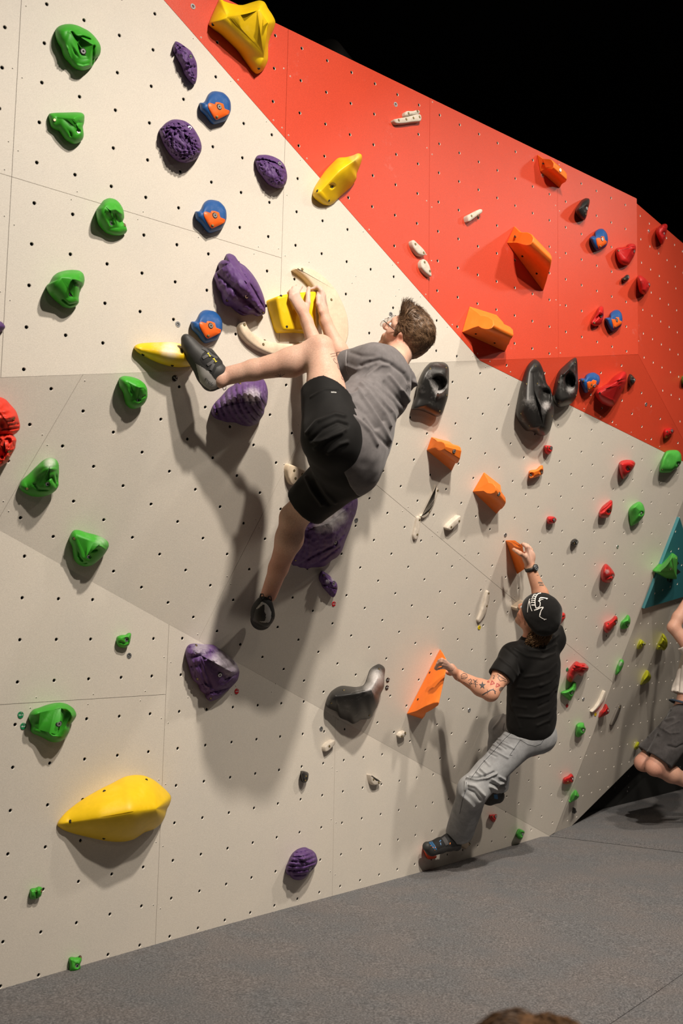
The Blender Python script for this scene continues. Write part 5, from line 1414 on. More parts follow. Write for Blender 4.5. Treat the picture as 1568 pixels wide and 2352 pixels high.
def raw_obj(name, V, F, mat, parent=None, origin=None):
    me = bpy.data.meshes.new(name)
    base = np.array(parent_world(parent)) if parent is not None else np.asarray(origin, float)
    W = V - base
    nf = len(F)
    me.vertices.add(len(W)); me.vertices.foreach_set('co', W.astype(np.float32).ravel())
    me.loops.add(nf * 4); me.loops.foreach_set('vertex_index', F.astype(np.int32).ravel())
    me.polygons.add(nf)
    me.polygons.foreach_set('loop_start', np.arange(0, nf * 4, 4, dtype=np.int32))
    me.polygons.foreach_set('use_smooth', np.ones(nf, bool))
    me.update(calc_edges=True); me.validate()
    for m in (mat if isinstance(mat, (list, tuple)) else [mat]): me.materials.append(m)
    o = bpy.data.objects.new(name, me)
    COL.objects.link(o)
    if parent is not None: o.parent = parent
    else: o.location = base
    return o
def vattr(o, name, w):
    at = o.data.attributes.new(name, 'FLOAT', 'POINT')
    at.data.foreach_set('value', np.asarray(w, np.float32))
class Head:
    """Head frame: F forward, U up, S to the person's left; c lies between the ears."""
    def __init__(s, c, F, U, k=1.0):
        F = np.asarray(F, float); F /= np.linalg.norm(F)
        U = np.asarray(U, float); U = U - F * (U @ F); U /= np.linalg.norm(U)
        s.c = np.asarray(c, float); s.F = F; s.U = U; s.S = np.cross(U, F); s.k = k
        s.R = [F, s.S, U]
    def at(s, f, l, u): return s.c + s.k * (f * s.F + l * s.S + u * s.U)
    def local(s, V):
        q = (V - s.c) / s.k
        return np.stack([q @ s.F, q @ s.S, q @ s.U], 1)
    def build(s, fd):
        k = s.k; A = s.at
        fd.ell(A(-.012, 0, .032), s.R, np.array([.096, .076, .088]) * k, .03)
        fd.ell(A(.030, 0, -.035), s.R, np.array([.062, .060, .082]) * k, .03)
        for g in (-1, 1):
            fd.cone(A(-.005, .052 * g, -.045), A(.070, .016 * g, -.098), .022 * k, .018 * k, .03)
            fd.cone(A(.082, .012 * g, .030), A(.060, .052 * g, .030), .013 * k, .012 * k, .02)
            fd.cone(A(.060, .044 * g, -.015), A(.035, .060 * g, -.005), .018 * k, .014 * k, .03)
            fd.cone(A(.100, .008 * g, -.026), A(.104, .009 * g, -.028), .0085 * k, .008 * k, .008)
        fd.ell(A(.074, 0, -.104), s.R, np.array([.022, .024, .020]) * k, .02)
        fd.cone(A(.088, 0, .018), A(.114, 0, -.022), .008 * k, .0115 * k, .012)
        fd.cone(A(.090, -.018, -.056), A(.090, .018, -.056), .009 * k, .009 * k, .012)
        fd.cone(A(.086, -.016, -.071), A(.086, .016, -.071), .010 * k, .010 * k, .012)
        fd.cone(A(.103, -.022, -.0635), A(.103, .022, -.0635), .0035 * k, .0035 * k, .004, 'sub')
        for g in (-1, 1):
            fd.ell(A(.098, .032 * g, .010), s.R, np.array([.014, .017, .011]) * k, .012, 'sub')
            # ear: rim, lobe and hollow
            e = A(-.004, .077 * g, -.004)
            R2 = [s.F * .92 + s.U * -.25, s.S * .93 - s.F * .3 * g, s.U * .95 + s.F * -.2]
            R2 = [v / np.linalg.norm(v) for v in R2]
            fd.ell(e, R2, np.array([.0195, .0095, .033]) * k, .006)
            fd.ell(e + s.S * g * .010 * k + s.F * .003 * k, R2, np.array([.0115, .0075, .021]) * k, .004, 'sub')
            fd.cone(A(.004, .078 * g, -.028), A(.006, .075 * g, -.034), .007 * k, .007 * k, .006)
    def eyes(s, parent, mat):
        for g in (-1, 1):
            m = MB()
            c = s.at(.080, .032 * g, .010)
            bm = bmesh.new(); bmesh.ops.create_icosphere(bm, subdivisions=2, radius=.0122 * s.k)
            m.add([c + np.array(v.co) for v in bm.verts], [tuple(v.index for v in f.verts) for f in bm.faces]); bm.free()
            m.build('eye', mat, parent)
def skin_mat(name, col, red=(0.55, 0.20, 0.13), beard=(0.20, 0.10, 0.045), hairy=0.0, rough=0.55):
    m, nt, b = new_mat(name)
    n1 = noise_node(nt, 9, 5, 0.65); n2 = noise_node(nt, 160, 3, 0.7); n3 = noise_node(nt, 420, 2, 0.8)
    c = ramp(nt, n1.outputs[0], [(0.32, tuple(0.72 * a + 0.28 * r for a, r in zip(col, red))), (0.68, tuple(min(1, x * 1.04) for x in col))]).outputs[0]
    r2 = ramp(nt, n2.outputs[0], [(0.32, (0.90, 0.88, 0.87)), (0.66, (1.03, 1.02, 1.02))])
    c = mixc(nt, 1.0, c, r2.outputs[0], 'MULTIPLY')
    def attr(nm):
        a = nt.nodes.new('ShaderNodeAttribute'); a.attribute_name = nm; return a.outputs['Fac']
    # body hair darkens in fine flecks where the attribute asks for it
    for nm, colr, thr in (('hairy', tuple(x * 0.42 for x in col), 0.55), ('beard', beard, 0.36)):
        fl = ramp(nt, n3.outputs[0], [(thr - 0.08, (0, 0, 0)), (thr + 0.10, (1, 1, 1))])
        mm = nt.nodes.new('ShaderNodeMath'); mm.operation = 'MULTIPLY'
        nt.links.new(attr(nm), mm.inputs[0]); nt.links.new(fl.outputs[0], mm.inputs[1])
        c = mixc(nt, mm.outputs[0], c, colr)
    mr = nt.nodes.new('ShaderNodeMath'); mr.operation = 'MULTIPLY'; mr.inputs[1].default_value = 0.5
    nt.links.new(attr('flush'), mr.inputs[0])
    c = mixc(nt, mr.outputs[0], c, red)
    c = mixc(nt, attr('dust'), c, (0.76, 0.68, 0.64))
    nt.links.new(c, b.inputs['Base Color'])
    b.inputs['Roughness'].default_value = rough
    b.inputs['Specular IOR Level'].default_value = 0.35
    b.inputs['Subsurface Weight'].default_value = 0.12
    b.inputs['Subsurface Radius'].default_value = (0.010, 0.0035, 0.0015)
    b.inputs['Subsurface Scale'].default_value = 0.6
    add_bump(nt, b, n2.outputs[0], 0.12, 0.0015)
    return m
def cloth_mat(name, col, rough=0.85, weave=900, var=0.25, vscale=12, sheen=0.1, worn=None, bump=0.25):
    m, nt, b = new_mat(name)
    n1 = noise_node(nt, vscale, 5, 0.65); n2 = noise_node(nt, weave, 2, 0.6)
    c = ramp(nt, n1.outputs[0], [(0.30, tuple(x * (1 - var) for x in col)), (0.70, tuple(min(1, x * (1 + var * 0.6)) for x in col))]).outputs[0]
    r2 = ramp(nt, n2.outputs[0], [(0.30, (0.86,) * 3), (0.70, (1.06,) * 3)])
    c = mixc(nt, 1.0, c, r2.outputs[0], 'MULTIPLY')
    if worn:
        a = nt.nodes.new('ShaderNodeAttribute'); a.attribute_name = 'worn'
        c = mixc(nt, a.outputs['Fac'], c, worn)
    nt.links.new(c, b.inputs['Base Color'])
    b.inputs['Roughness'].default_value = rough
    b.inputs['Specular IOR Level'].default_value = 0.2
    b.inputs['Sheen Weight'].default_value = sheen
    add_bump(nt, b, n2.outputs[0], bump, 0.001)
    return m
def hair_mat(name, dark, light):
    m, nt, b = new_mat(name)
    n1 = noise_node(nt, 110, 4, 0.7)
    c = ramp(nt, n1.outputs[0], [(0.32, dark), (0.68, light)])
    nt.links.new(c.outputs[0], b.inputs['Base Color'])
    b.inputs['Roughness'].default_value = 0.5
    b.inputs['Specular IOR Level'].default_value = 0.3
    return m
def strand(m, pts, r0, r1=0.0003, seg=3, mi=0):
    n = len(pts)
    m.tube(pts, [r0 + (r1 - r0) * i / (n - 1) for i in range(n)], seg, mi, caps=False)
def decal(name, parent, bv, strokes, mat, lift=0.0006, closed_fill=()):
    """Flat print that lies on a surface: ribbons (px polyline, width px) and filled outlines."""
    m = MB()
    for pts, w in strokes:
        pts = np.array(pts, float)
        d = [pts[0]]
        for a, b in zip(pts[:-1], pts[1:]):
            k = max(1, int(np.linalg.norm(b - a) / 1.5))
            d += [a + (b - a) * (i + 1) / k for i in range(k)]
        d = np.array(d)
        t = np.gradient(d, axis=0) if len(d) > 1 else np.array([[1, 0]])
        t /= np.linalg.norm(t, axis=1)[:, None] + 1e-9
        nn = np.stack([-t[:, 1], t[:, 0]], 1) * w * 0.5
        prev = None
        for q, s_ in zip(d, nn):
            pr = []
            for e in (q - s_, q + s_):
                p, nr = cast(bv, *e)
                pr.append(None if p is None else p + nr * lift + (EYE - p) / np.linalg.norm(EYE - p) * lift)
            if pr[0] is None or pr[1] is None or np.linalg.norm(pr[0] - pr[1]) > 0.03: prev = None; continue
            if prev is not None and np.linalg.norm(prev[0] - pr[0]) < 0.02:
                m.add([prev[0], prev[1], pr[1], pr[0]], [(0, 1, 2, 3)])
            prev = pr
    for pts in closed_fill:
        pts = np.array(pts, float)
        c = pts.mean(0)
        R = []
        for s_ in (1.0, 0.5):
            R.append([cast(bv, *(c + (q - c) * s_)) for q in pts])
        cp, cnr = cast(bv, *c)
        if cp is None: continue
        L = lambda h: None if h[0] is None else h[0] + h[1] * lift + (EYE - h[0]) / np.linalg.norm(EYE - h[0]) * lift
        n = len(pts)
        for i in range(n):
            j = (i + 1) % n
            a, b, c2, d2 = L(R[0][i]), L(R[0][j]), L(R[1][j]), L(R[1][i])
            if any(v is None for v in (a, b, c2, d2)): continue
            m.add([a, b, c2, d2], [(0, 1, 2, 3)]); m.add([d2, c2, L((cp, cnr))], [(0, 1, 2)])
    if not m.v: return None
    o = m.build(name, mat, parent, False)
    if len(strokes) + len(closed_fill) > 1: o['kind'] = 'stuff'
    return o
def bvh_raw(V, F): return BVHTree.FromPolygons([tuple(p) for p in V], [tuple(f) for f in F])

# ------------------------------------------------------------------ climber in the grey shirt
def unit(v): v = np.asarray(v, float); return v / np.linalg.norm(v)
def lerp(a, b, t): return np.asarray(a) + (np.asarray(b) - np.asarray(a)) * t
J = lambda u, v, h: on('A', u, v, h)
JB = lambda u, v, h: on('B', u, v, h)
LS, RS = J(856, 832, .49), J(916, 866, .31)
LE, RE = J(745, 852, .20), J(790, 838, .165)
LW, RW = J(704, 738, .125), J(747, 738, .115)
LH, RH = J(764, 1006, .60), J(800, 1072, .47)
LK, LA = J(735, 806, .45), J(500, 868, .165)
RK, RA = JB(676, 1186, .32), JB(617, 1366, .21)
MP, SM = (LH + RH) / 2, (LS + RS) / 2
tU = unit(SM - MP); tS = LS - RS; tS = unit(tS - tU * (tS @ tU)); tF = np.cross(tS, tU)
TR = [tF, tS, tU]
hc = J(934.6, 771.4, .375)
inp = lambda x, y, z: RGT * x - UPV * y + FWD * z
H1 = Head(hc, inp(-.76, -.58, .158), inp(.523, -.897, -.627), 1.05)
def text_px(parent, bv, txt, u, v, du, dv, size, mat, lift=.0015):
    """Flat lettering laid on a surface, reading along the seen direction (du, dv)."""
    p, n = cast(bv, u, v)
    if p is None: return
    a, _ = cast(bv, u + du, v + dv)
    if a is None: return
    ax = unit(a - p); ax = unit(ax - n * (ax @ n)); ay = np.cross(n, ax)
    return text_on(parent, txt, p + n * lift, ax, ay, n, size, mat)
def hand_fingers(fd, wrist, palm, fingers, thumb, pr=(.018, .040, .045), pn=None, kk=.012):
    """Palm as a flattened ball between wrist and knuckles; five separate finger chains."""
    d = unit(palm - wrist)
    n = unit(pn - d * (pn @ d)); s = np.cross(n, d)
    fd.cone(wrist, lerp(wrist, palm, .45), .0265, .021, .02)
    fd.ell(lerp(wrist, palm, .60), [n, s, d], np.array([pr[0] * .80, pr[1] * .85, pr[2] * .9]), kk)
    for pts, r in fingers:
        m0 = lerp(wrist, palm, .25) + (pts[0] - palm) * .35
        fd.cone(m0, pts[0], .0125, r * 1.12, .010)
        fd.chain(pts, [r * (1.12 - .10 * i) for i in range(len(pts))], .0045)
    fd.cone(lerp(wrist, thumb[0][0], .35), thumb[0][0], .016, thumb[1] * 1.45, .014)
    fd.chain(thumb[0], [thumb[1] * (1.3 - .13 * i) for i in range(len(thumb[0]))], .006)
lo = np.min([LS, RS, LW, RW, LK, LA, RK, RA, LH, RH, hc], axis=0) - .26
hi = np.max([LS, RS, LW, RW, LK, LA, RK, RA, LH, RH, hc], axis=0) + .26
fd = Field(lo, hi, .0042)
H1.build(fd)
fd.cone(H1.at(-.02, 0, -.05), SM + tU * .03, .058, .066, .03)
fd.ell(SM - tU * .13, TR, np.array([.105, .165, .19]), .05)
fd.ell(MP + tU * .14, TR, np.array([.10, .145, .20]), .05)
fd.ell(MP, TR, np.array([.115, .160, .13]), .05)
fd.cone(LS, RS, .058, .058, .04)
for S_, E_, W_ in ((LS, LE, LW), (RS, RE, RW)):
    fd.cone(S_, lerp(S_, E_, .5), .056, .050, .03); fd.cone(lerp(S_, E_, .5), E_, .050, .041, .03)
    fd.cone(E_, lerp(E_, W_, .32), .041, .044, .025); fd.cone(lerp(E_, W_, .32), W_, .044, .0265, .025)
# legs taper: thigh, knee, calf, ankle
calfL = inp(.0, .030, .01); calfR = inp(.020, .0, -.012)
for H_, K_, A_, cf in ((LH, LK, LA, calfL), (RH, RK, RA, calfR)):
    fd.cone(H_, lerp(H_, K_, .55), .092, .076, .04); fd.cone(lerp(H_, K_, .55), K_, .076, .062, .03)
    fd.cone(lerp(K_, A_, .04), lerp(K_, A_, .28) + cf * .5, .059, .059, .03)
    fd.cone(lerp(K_, A_, .28) + cf * .5, lerp(K_, A_, .65) + cf * .2, .059, .043, .03)
    fd.cone(lerp(K_, A_, .65) + cf * .2, A_, .043, .037, .02)
fd.ell(LK + inp(.006, -.022, -.018), np.eye(3), np.array([.040, .040, .036]), .03)
fd.ell(J(505, 872, .185), np.eye(3), np.array([.030, .034, .036]), .02)
# left hand on the box front, fingers over its top edge
fL = []
for (m_, p_, d_, t_) in (((683, 673, .118), (691, 658, .105), (690, 659, .070), (684, 664, .040)), ((677, 675, .116), (683, 657, .104), (682, 658, .070), (676, 663, .040)),
                         ((671, 679, .112), (674, 661, .100), (673, 663, .068), (667, 668, .040)), ((667, 685, .106), (667, 668, .095), (666, 669, .064), (661, 673, .040))):
    fL.append(([J(*m_), J(*p_), J(*d_), J(*t_)], .0088 if m_[0] > 668 else .0078))
hand_fingers(fd, LW, J(680, 681, .110), fL, ([J(702, 722, .118), J(707, 694, .122), J(707, 676, .110), J(709, 662, .082)], .0105), pr=(.019, .036, .044), pn=PLANES['A'][0] * .5 + inp(.2, 0, -1) * .5)
fR = []
for (m_, p_, d_, t_) in (((737, 667, .115), (730, 659, .100), (722, 662, .084), (713, 664, .074)), ((741, 672, .100), (735, 661, .090), (728, 662, .068), (719, 664, .052)),
                         ((744, 679, .088), (737, 664, .078), (730, 664, .056), (722, 666, .040)), ((745, 688, .076), (739, 668, .066), (732, 668, .046), (725, 670, .035))):
    fR.append(([J(*m_), J(*p_), J(*d_), J(*t_)], .0088 if m_[1] < 685 else .0078))
hand_fingers(fd, RW, J(740, 685, .098), fR, ([J(737, 716, .120), J(731, 698, .118), J(730, 683, .108), J(731, 672, .095)], .0100), pr=(.019, .034, .044), pn=inp(1, -.1, -.35))
V, F = fd.mesh(); V = relax(V, F, 2, .4)
MAT['skin1'] = skin_mat('pale_skin', (0.62, 0.40, 0.30), beard=(0.22, 0.11, 0.045))
MAT['eye'] = plain('eye_white', (0.7, 0.68, 0.65), 0.15)
climber1 = empty('person', MP)
tag(climber1, 'climber in grey shirt and black shorts hanging from a square yellow hold', 'person')
body1 = raw_obj('body', V, F, MAT['skin1'], climber1)
bv1 = bvh_raw(V, F)
L = H1.local(V)
bd = np.clip((.040 - np.abs(L[:, 2] + .085)) / .02 + .3, 0, 1) * np.clip((L[:, 0] + .002) / .02, 0, 1) * (np.abs(L[:, 1]) < .09) * (L[:, 2] > -.135) * (L[:, 2] < -.042 + .25 * np.clip(.06 - L[:, 0], 0, .06))
vattr(body1, 'beard', bd * .8)
def along(V, a, b, r):
    d = b - a; t = np.clip(((V - a) @ d) / (d @ d), 0, 1)
    return (np.linalg.norm(V - a - t[:, None] * d, axis=1) < r), t
hr = np.zeros(len(V))
for a, b in ((LK, LA), (RK, RA), (lerp(LH, LK, .6), LK)):
    m_, t_ = along(V, a, b, .09); hr[m_] = .55
vattr(body1, 'hairy', hr)
dust = np.zeros(len(V)); flush = np.zeros(len(V))
for c_, r_ in ((J(690, 670, .11), .07), (J(738, 675, .10), .07)): dust = np.maximum(dust, .30 * np.clip(1.5 - np.linalg.norm(V - c_, axis=1) / r_, 0, 1))
for c_, r_ in ((H1.at(.0, .08, 0), .05), (LK, .06), (RA, .12), (lerp(RK, RA, .6), .1)): flush = np.maximum(flush, np.clip(1.3 - np.linalg.norm(V - c_, axis=1) / r_, 0, 1))
vattr(body1, 'dust', dust); vattr(body1, 'flush', flush)
H1.eyes(climber1, MAT['eye'])
# ---- shirt
MAT['shirt'] = cloth_mat('washed_grey_cotton', (0.150, 0.138, 0.140), 0.9, 700, .18, 30, worn=(0.30, 0.285, 0.285))
fs = Field(lo, hi, .0045)
fs.ell(SM - tU * .12 - tF * .015, TR, np.array([.130, .185, .175]), .05)
fs.ell(MP + tU * .27 - tF * .01, TR, np.array([.135, .170, .17]), .06)
fs.ell(MP + tU * .13 - tF * .02, TR, np.array([.150, .208, .17]), .06)
fs.ell(MP + tU * .01 - tF * .02, TR, np.array([.158, .222, .15]), .05)
fs.cone(LS, RS, .066, .074, .05)
fs.cone(SM, H1.at(-.04, 0, -.10), .066, .056, .03)
dL = unit(LE - LS); dR = unit(RE - RS)
fs.capcone(LS, lerp(LS, LE, .95), .078, .076, lerp(LS, LE, .53), dL, .04, (lerp(LS, LE, .42), lerp(LS, LE, 1.1), .058, .058))
fs.capcone(RS, lerp(RS, RE, .95), .080, .074, lerp(RS, RE, .55), dR, .04, (lerp(RS, RE, .45), lerp(RS, RE, 1.1), .054, .054))
hem_p = (J(772, 996, .62) + J(826, 1140, .50)) / 2 - tU * .015
hem_n = -tU * .95 - unit(inp(.3, .3, 0)) * .05
hem_n = unit(np.cross(unit(J(848, 1113, .55) - J(797, 975, .60)), unit(inp(.25, .1, 1.0))))
if hem_n @ tU > 0: hem_n = -hem_n
fs.cut(hem_p, hem_n)
fs.cut(SM + tU * .10, unit(tU * .9 + H1.F * .25))
fs.cone(H1.at(-.02, 0, -.05), SM + tU * .04, .062, .066, .004, 'sub')
Vs, Fs_ = fs.mesh(); Vs = relax(Vs, Fs_, 3, .5)
Z7 = lambda pts: [(700 + x / 4.3556, 680 + y / 4.3556) for x, y in pts]
Vs = folds(Vs, Fs_, [
    (Z7([(560, 700), (640, 660), (760, 640), (880, 690), (1000, 780), (1050, 860)]), 4.5, -.013),
    (Z7([(540, 800), (600, 770), (700, 690)]), 4, -.010), (Z7([(620, 800), (760, 690), (850, 690)]), 4, .008),
    (Z7([(560, 880), (650, 980), (720, 1080), (800, 1190), (850, 1300)]), 3.5, .012), (Z7([(590, 870), (690, 960), (770, 1060), (870, 1160), (960, 1330)]), 3.5, .013),
    (Z7([(530, 930), (590, 1030), (670, 1150), (760, 1290), (850, 1450)]), 4, .013), (Z7([(620, 1000), (700, 1120), (780, 1250)]), 4, -.010),
    (Z7([(840, 800), (920, 900), (990, 1000), (1060, 1110)]), 4, .011), (Z7([(800, 860), (900, 980), (1000, 1100), (1040, 1200)]), 4, -.010),
    (Z7([(960, 940), (1020, 1010), (1070, 1100)]), 3.2, .010), (Z7([(700, 880), (800, 960), (900, 1060), (960, 1180)]), 3.5, -.008),
    (Z7([(380, 1000), (470, 990), (530, 960)]), 4, .010), (Z7([(400, 1060), (500, 1080), (620, 1180), (720, 1320)]), 4.5, -.012),
    (Z7([(480, 1200), (560, 1260), (650, 1350), (720, 1480)]), 4, .010), (Z7([(600, 1240), (720, 1380), (830, 1500)]), 4, -.009),
    (Z7([(420, 700), (520, 740), (600, 700)]), 4, .007), (Z7([(450, 560), (560, 600), (680, 600)]), 5, -.005), (Z7([(760, 520), (765, 640)]), 2, -.004),
    (Z7([(418, 540), (412, 640), (420, 740), (440, 790)]), 1.6, -.003), (Z7([(1090, 860), (1130, 930), (1140, 1000), (1100, 1060)]), 5, .016)])
Vs = ripple(Vs, Fs_, .0035, 11, 3.0); Vs = relax(Vs, Fs_, 1, .4)
shirt1 = raw_obj('shirt', Vs, Fs_, MAT['shirt'], climber1)
bvs = bvh_raw(Vs, Fs_)
st = decal('seam', shirt1, bvs, [(Z7([(418, 545), (410, 640), (418, 740), (438, 790)]), .8), (Z7([(440, 1270), (480, 1400), (540, 1560)]), .8)], plain('pale_stitching', (0.42, 0.40, 0.40), 0.9))
text_px(shirt1, bvs, 'SAINT', 938, 888, 5, 8.5, .030, plain('dark_print', (0.05, 0.045, 0.045), 0.9), .004)
# ---- shorts
MAT['shorts1'] = cloth_mat('black_sports_cloth', (0.0050, 0.0045, 0.0042), 0.75, 900, .3, 20, sheen=0.03)
fp = Field(lo, hi, .0048)
fp.ell(MP + tU * .01, TR, np.array([.138, .180, .14]), .06); fp.cone(LH, RH, .118, .126, .05)
tL, tR = .56, .80
fp.capcone(LH, lerp(LH, LK, .85), .118, .100, lerp(LH, LK, tL), unit(LK - LH), .05, (lerp(LH, LK, tL - .10), LK, .090, .080))
fp.capcone(RH, lerp(RH, RK, 1.05), .122, .096, lerp(RH, RK, tR), unit(unit(RK - RH) + inp(-.25, .35, 0)), .05, (lerp(RH, RK, tR - .12), RK, .082, .074))
fp.cut(MP + tU * .12, tU)
Vp, Fp = fp.mesh(); Vp = relax(Vp, Fp, 3, .5)
Z2 = lambda pts: [(560 + x / 3.92, 1000 + y / 3.92) for x, y in pts]
Vp = folds(Vp, Fp, [(Z7([(20, 1380), (120, 1260), (300, 1180), (390, 1200)]), 4, .009), (Z7([(60, 1440), (180, 1330), (330, 1260), (420, 1290)]), 4, -.009), (Z7([(100, 1520), (250, 1400), (400, 1340)]), 4, .008),
                    (Z7([(60, 1010), (200, 930), (330, 930)]), 2, .004), (Z2([(560, 380), (620, 500), (700, 620)]), 4, .008), (Z2([(620, 400), (680, 520), (760, 620)]), 4, -.008), (Z2([(680, 420), (740, 520), (820, 600)]), 4, .006),
                    (Z2([(640, 60), (760, 30), (880, -20)]), 4, .008), (Z2([(760, 160), (860, 80), (930, 60)]), 4, .007)])
Vp = ripple(Vp, Fp, .003, 10, 8.0); Vp = relax(Vp, Fp, 1, .4)
shorts1 = raw_obj('shorts', Vp, Fp, MAT['shorts1'], climber1)
bvp = bvh_raw(Vp, Fp)
p_, n_ = cast(bvp, 765, 901)
text_px(shorts1, bvp, 'asics', 766, 901, 6, .5, .012, MAT['print_white'])
# ---- hair: close cropped sides, tousled top
def hair_cap(Hd, th, cutF, cutU, vox=.004, tuft=(), lowU=-.075):
    f = Field(Hd.c - .2, Hd.c + .2, vox)
    f.ell(Hd.at(-.014, 0, .032), Hd.R, np.array([.098 + th, .078 + th, .090 + th]) * Hd.k, .02)
    for (a, b, c, r) in tuft: f.ell(Hd.at(a, b, c), Hd.R, np.array(r) * Hd.k, .03)
    f.cut(Hd.at(*cutF), unit(Hd.F * .92 - Hd.U * .40))
    f.cut(Hd.at(0, 0, lowU), unit(-Hd.U * .9 + Hd.F * .3))
    return f
MAT['hair1'] = hair_mat('brown_hair', (0.055, 0.030, 0.016), (0.17, 0.098, 0.052))
fh = hair_cap(H1, .007, (.046, 0, .035), 0, tuft=[(.03, 0, .100, (.060, .056, .030)), (-.055, 0, -.02, (.046, .062, .062))], lowU=-.088)
for g in (-1, 1): fh.ell(H1.at(.012, .082 * g, -.006), H1.R, np.array([.024, .020, .032]), .006, 'sub')
for g in (-1, 1): fh.cone(H1.at(.034, .074 * g, .03), H1.at(.032, .074 * g, -.004), .010, .008, .01)
Vh, Fh = fh.mesh(); Vh = relax(Vh, Fh, 1)
Vh = ripple(Vh, Fh, .003, 45, 1.0)
hair1 = raw_obj('hair', Vh, Fh, MAT['hair1'], climber1)
Nh = vnormals(Vh, Fh)
mh = MB(); rg = random.Random(5)
Lh = H1.local(Vh)
cand = [i for i in range(len(Vh)) if Lh[i, 2] > .0]
for i in rg.sample(cand, min(3800, len(cand))):
    top = np.clip((Lh[i, 2] - .02) / .06, 0, 1)
    fr = np.clip((Lh[i, 0] - .0) / .05, 0, 1) * top
    ln = .012 + .020 * top * rg.uniform(.6, 1.2)
    flow = -H1.F * (.9 - 1.3 * fr) + H1.U * (.9 * fr - .45 * (1 - top)) + H1.S * .25 * Lh[i, 1] / .08
    flow = flow - Nh[i] * (flow @ Nh[i])
    d = unit(unit(flow) + Nh[i] * (.02 + .38 * fr) + np.array([rg.gauss(0, .10) for _ in range(3)]))
    e = unit(d - Nh[i] * .55 + np.array([rg.gauss(0, .15) for _ in range(3)]))
    p0 = Vh[i] - Nh[i] * .003
    strand(mh, [p0, p0 + d * ln * .4, p0 + d * ln * .65 + e * ln * .2, p0 + d * ln * .75 + e * ln * .6], .0012)
tag(mh.build('hair_tufts', MAT['hair1'], climber1), kind='stuff')
# ---- glasses
MAT['lens'] = new_mat('spectacle_lens')[0]
_b = MAT['lens'].node_tree.nodes['Principled BSDF']
_b.inputs['Transmission Weight'].default_value = 1.0; _b.inputs['Roughness'].default_value = 0.02; _b.inputs['IOR'].default_value = 1.05
gm = MB()
for g in (-1, 1):
    gm.tube([H1.at(.112, .066 * g, .020), H1.at(.06, .074 * g, .018), H1.at(.004, .081 * g, .016), H1.at(-.012, .081 * g, .004)], .0019, 6)
gm.tube([H1.at(.116, -.010, .016), H1.at(.118, 0, .018), H1.at(.116, .010, .016)], .0015, 6)
glasses = gm.build('glasses', plain('black_spectacle_frame', (0.012, 0.011, 0.012), 0.3), climber1)
for g in (-1, 1):
    lm = MB(); ring = [H1.at(.113 + .004 * math.cos(t), .038 * g + .028 * math.cos(t), .004 + .021 * math.sin(t)) for t in np.linspace(0, 2 * math.pi, 25)[:-1]]
    lm.add(ring + [q + H1.F * .0015 for q in ring], [tuple(range(24))[::-1], tuple(range(24, 48))] + [(i, (i + 1) % 24, 24 + (i + 1) % 24, 24 + i) for i in range(24)])
    lm.build('lens', MAT['lens'], glasses, False)
    rm = MB(); rm.tube(ring + [ring[0]], .0009, 5, caps=False); rm.build('rim', MAT['steel'], glasses)
# ---- climbing shoes
MAT['shoe_black'] = plain('charcoal_shoe_rubber', (0.030, 0.029, 0.028), 0.6, bump=0.15, bscale=250)
MAT['shoe_dark'] = plain('black_shoe_fabric', (0.008, 0.008, 0.008), 0.8)
MAT['shoe_grey'] = plain('light_grey_shoe_panel', (0.38, 0.365, 0.35), 0.6, bump=0.1)
MAT['strap'] = plain('dark_grey_strap', (0.060, 0.058, 0.058), 0.7)
MAT['yellow_mark'] = plain('yellow_buckle', (0.70, 0.56, 0.01), 0.5)
def in_poly(X, poly):
    poly = np.array(poly, float); c = np.zeros(len(X), bool)
    j = len(poly) - 1
    for i in range(len(poly)):
        a, b = poly[i], poly[j]
        m = ((a[1] > X[:, 1]) != (b[1] > X[:, 1])) & (X[:, 0] < (b[0] - a[0]) * (X[:, 1] - a[1]) / (b[1] - a[1] + 1e-12) + a[0])
        c ^= m; j = i
    return c
def shoe_obj(name, parent, chain, mats, regions, extra=None, vox=.0032, sub=None, k=.02):
    pts = np.array([c[0] for c in chain])
    f = Field(pts.min(0) - .1, pts.max(0) + .1, vox)
    for i in range(len(chain) - 1): f.cone(chain[i][0], chain[i + 1][0], chain[i][1], chain[i + 1][1], k)
    if extra: extra(f)
    V, F = f.mesh(); V = relax(V, F, 2, .4)
    o = raw_obj(name, V, F, mats, parent)
    fc = V[F].mean(1); X = pixv(fc); N = vnormals(V, F)[F].mean(1)
    vis = (N * (EYE - fc)).sum(1) > -.02
    mi = np.zeros(len(F), np.int32)
    for poly, idx in regions: mi[in_poly(X, poly) & vis] = idx
    if len(o.data.polygons) == len(mi): o.data.polygons.foreach_set('material_index', mi)
    return o, bvh_raw(V, F)
SZ = lambda pts: [(400 + x / 8.711, 740 + y / 8.711) for x, y in pts]
c_ = lambda x, y, h: J(400 + x / 8.711, 740 + y / 8.711, h)
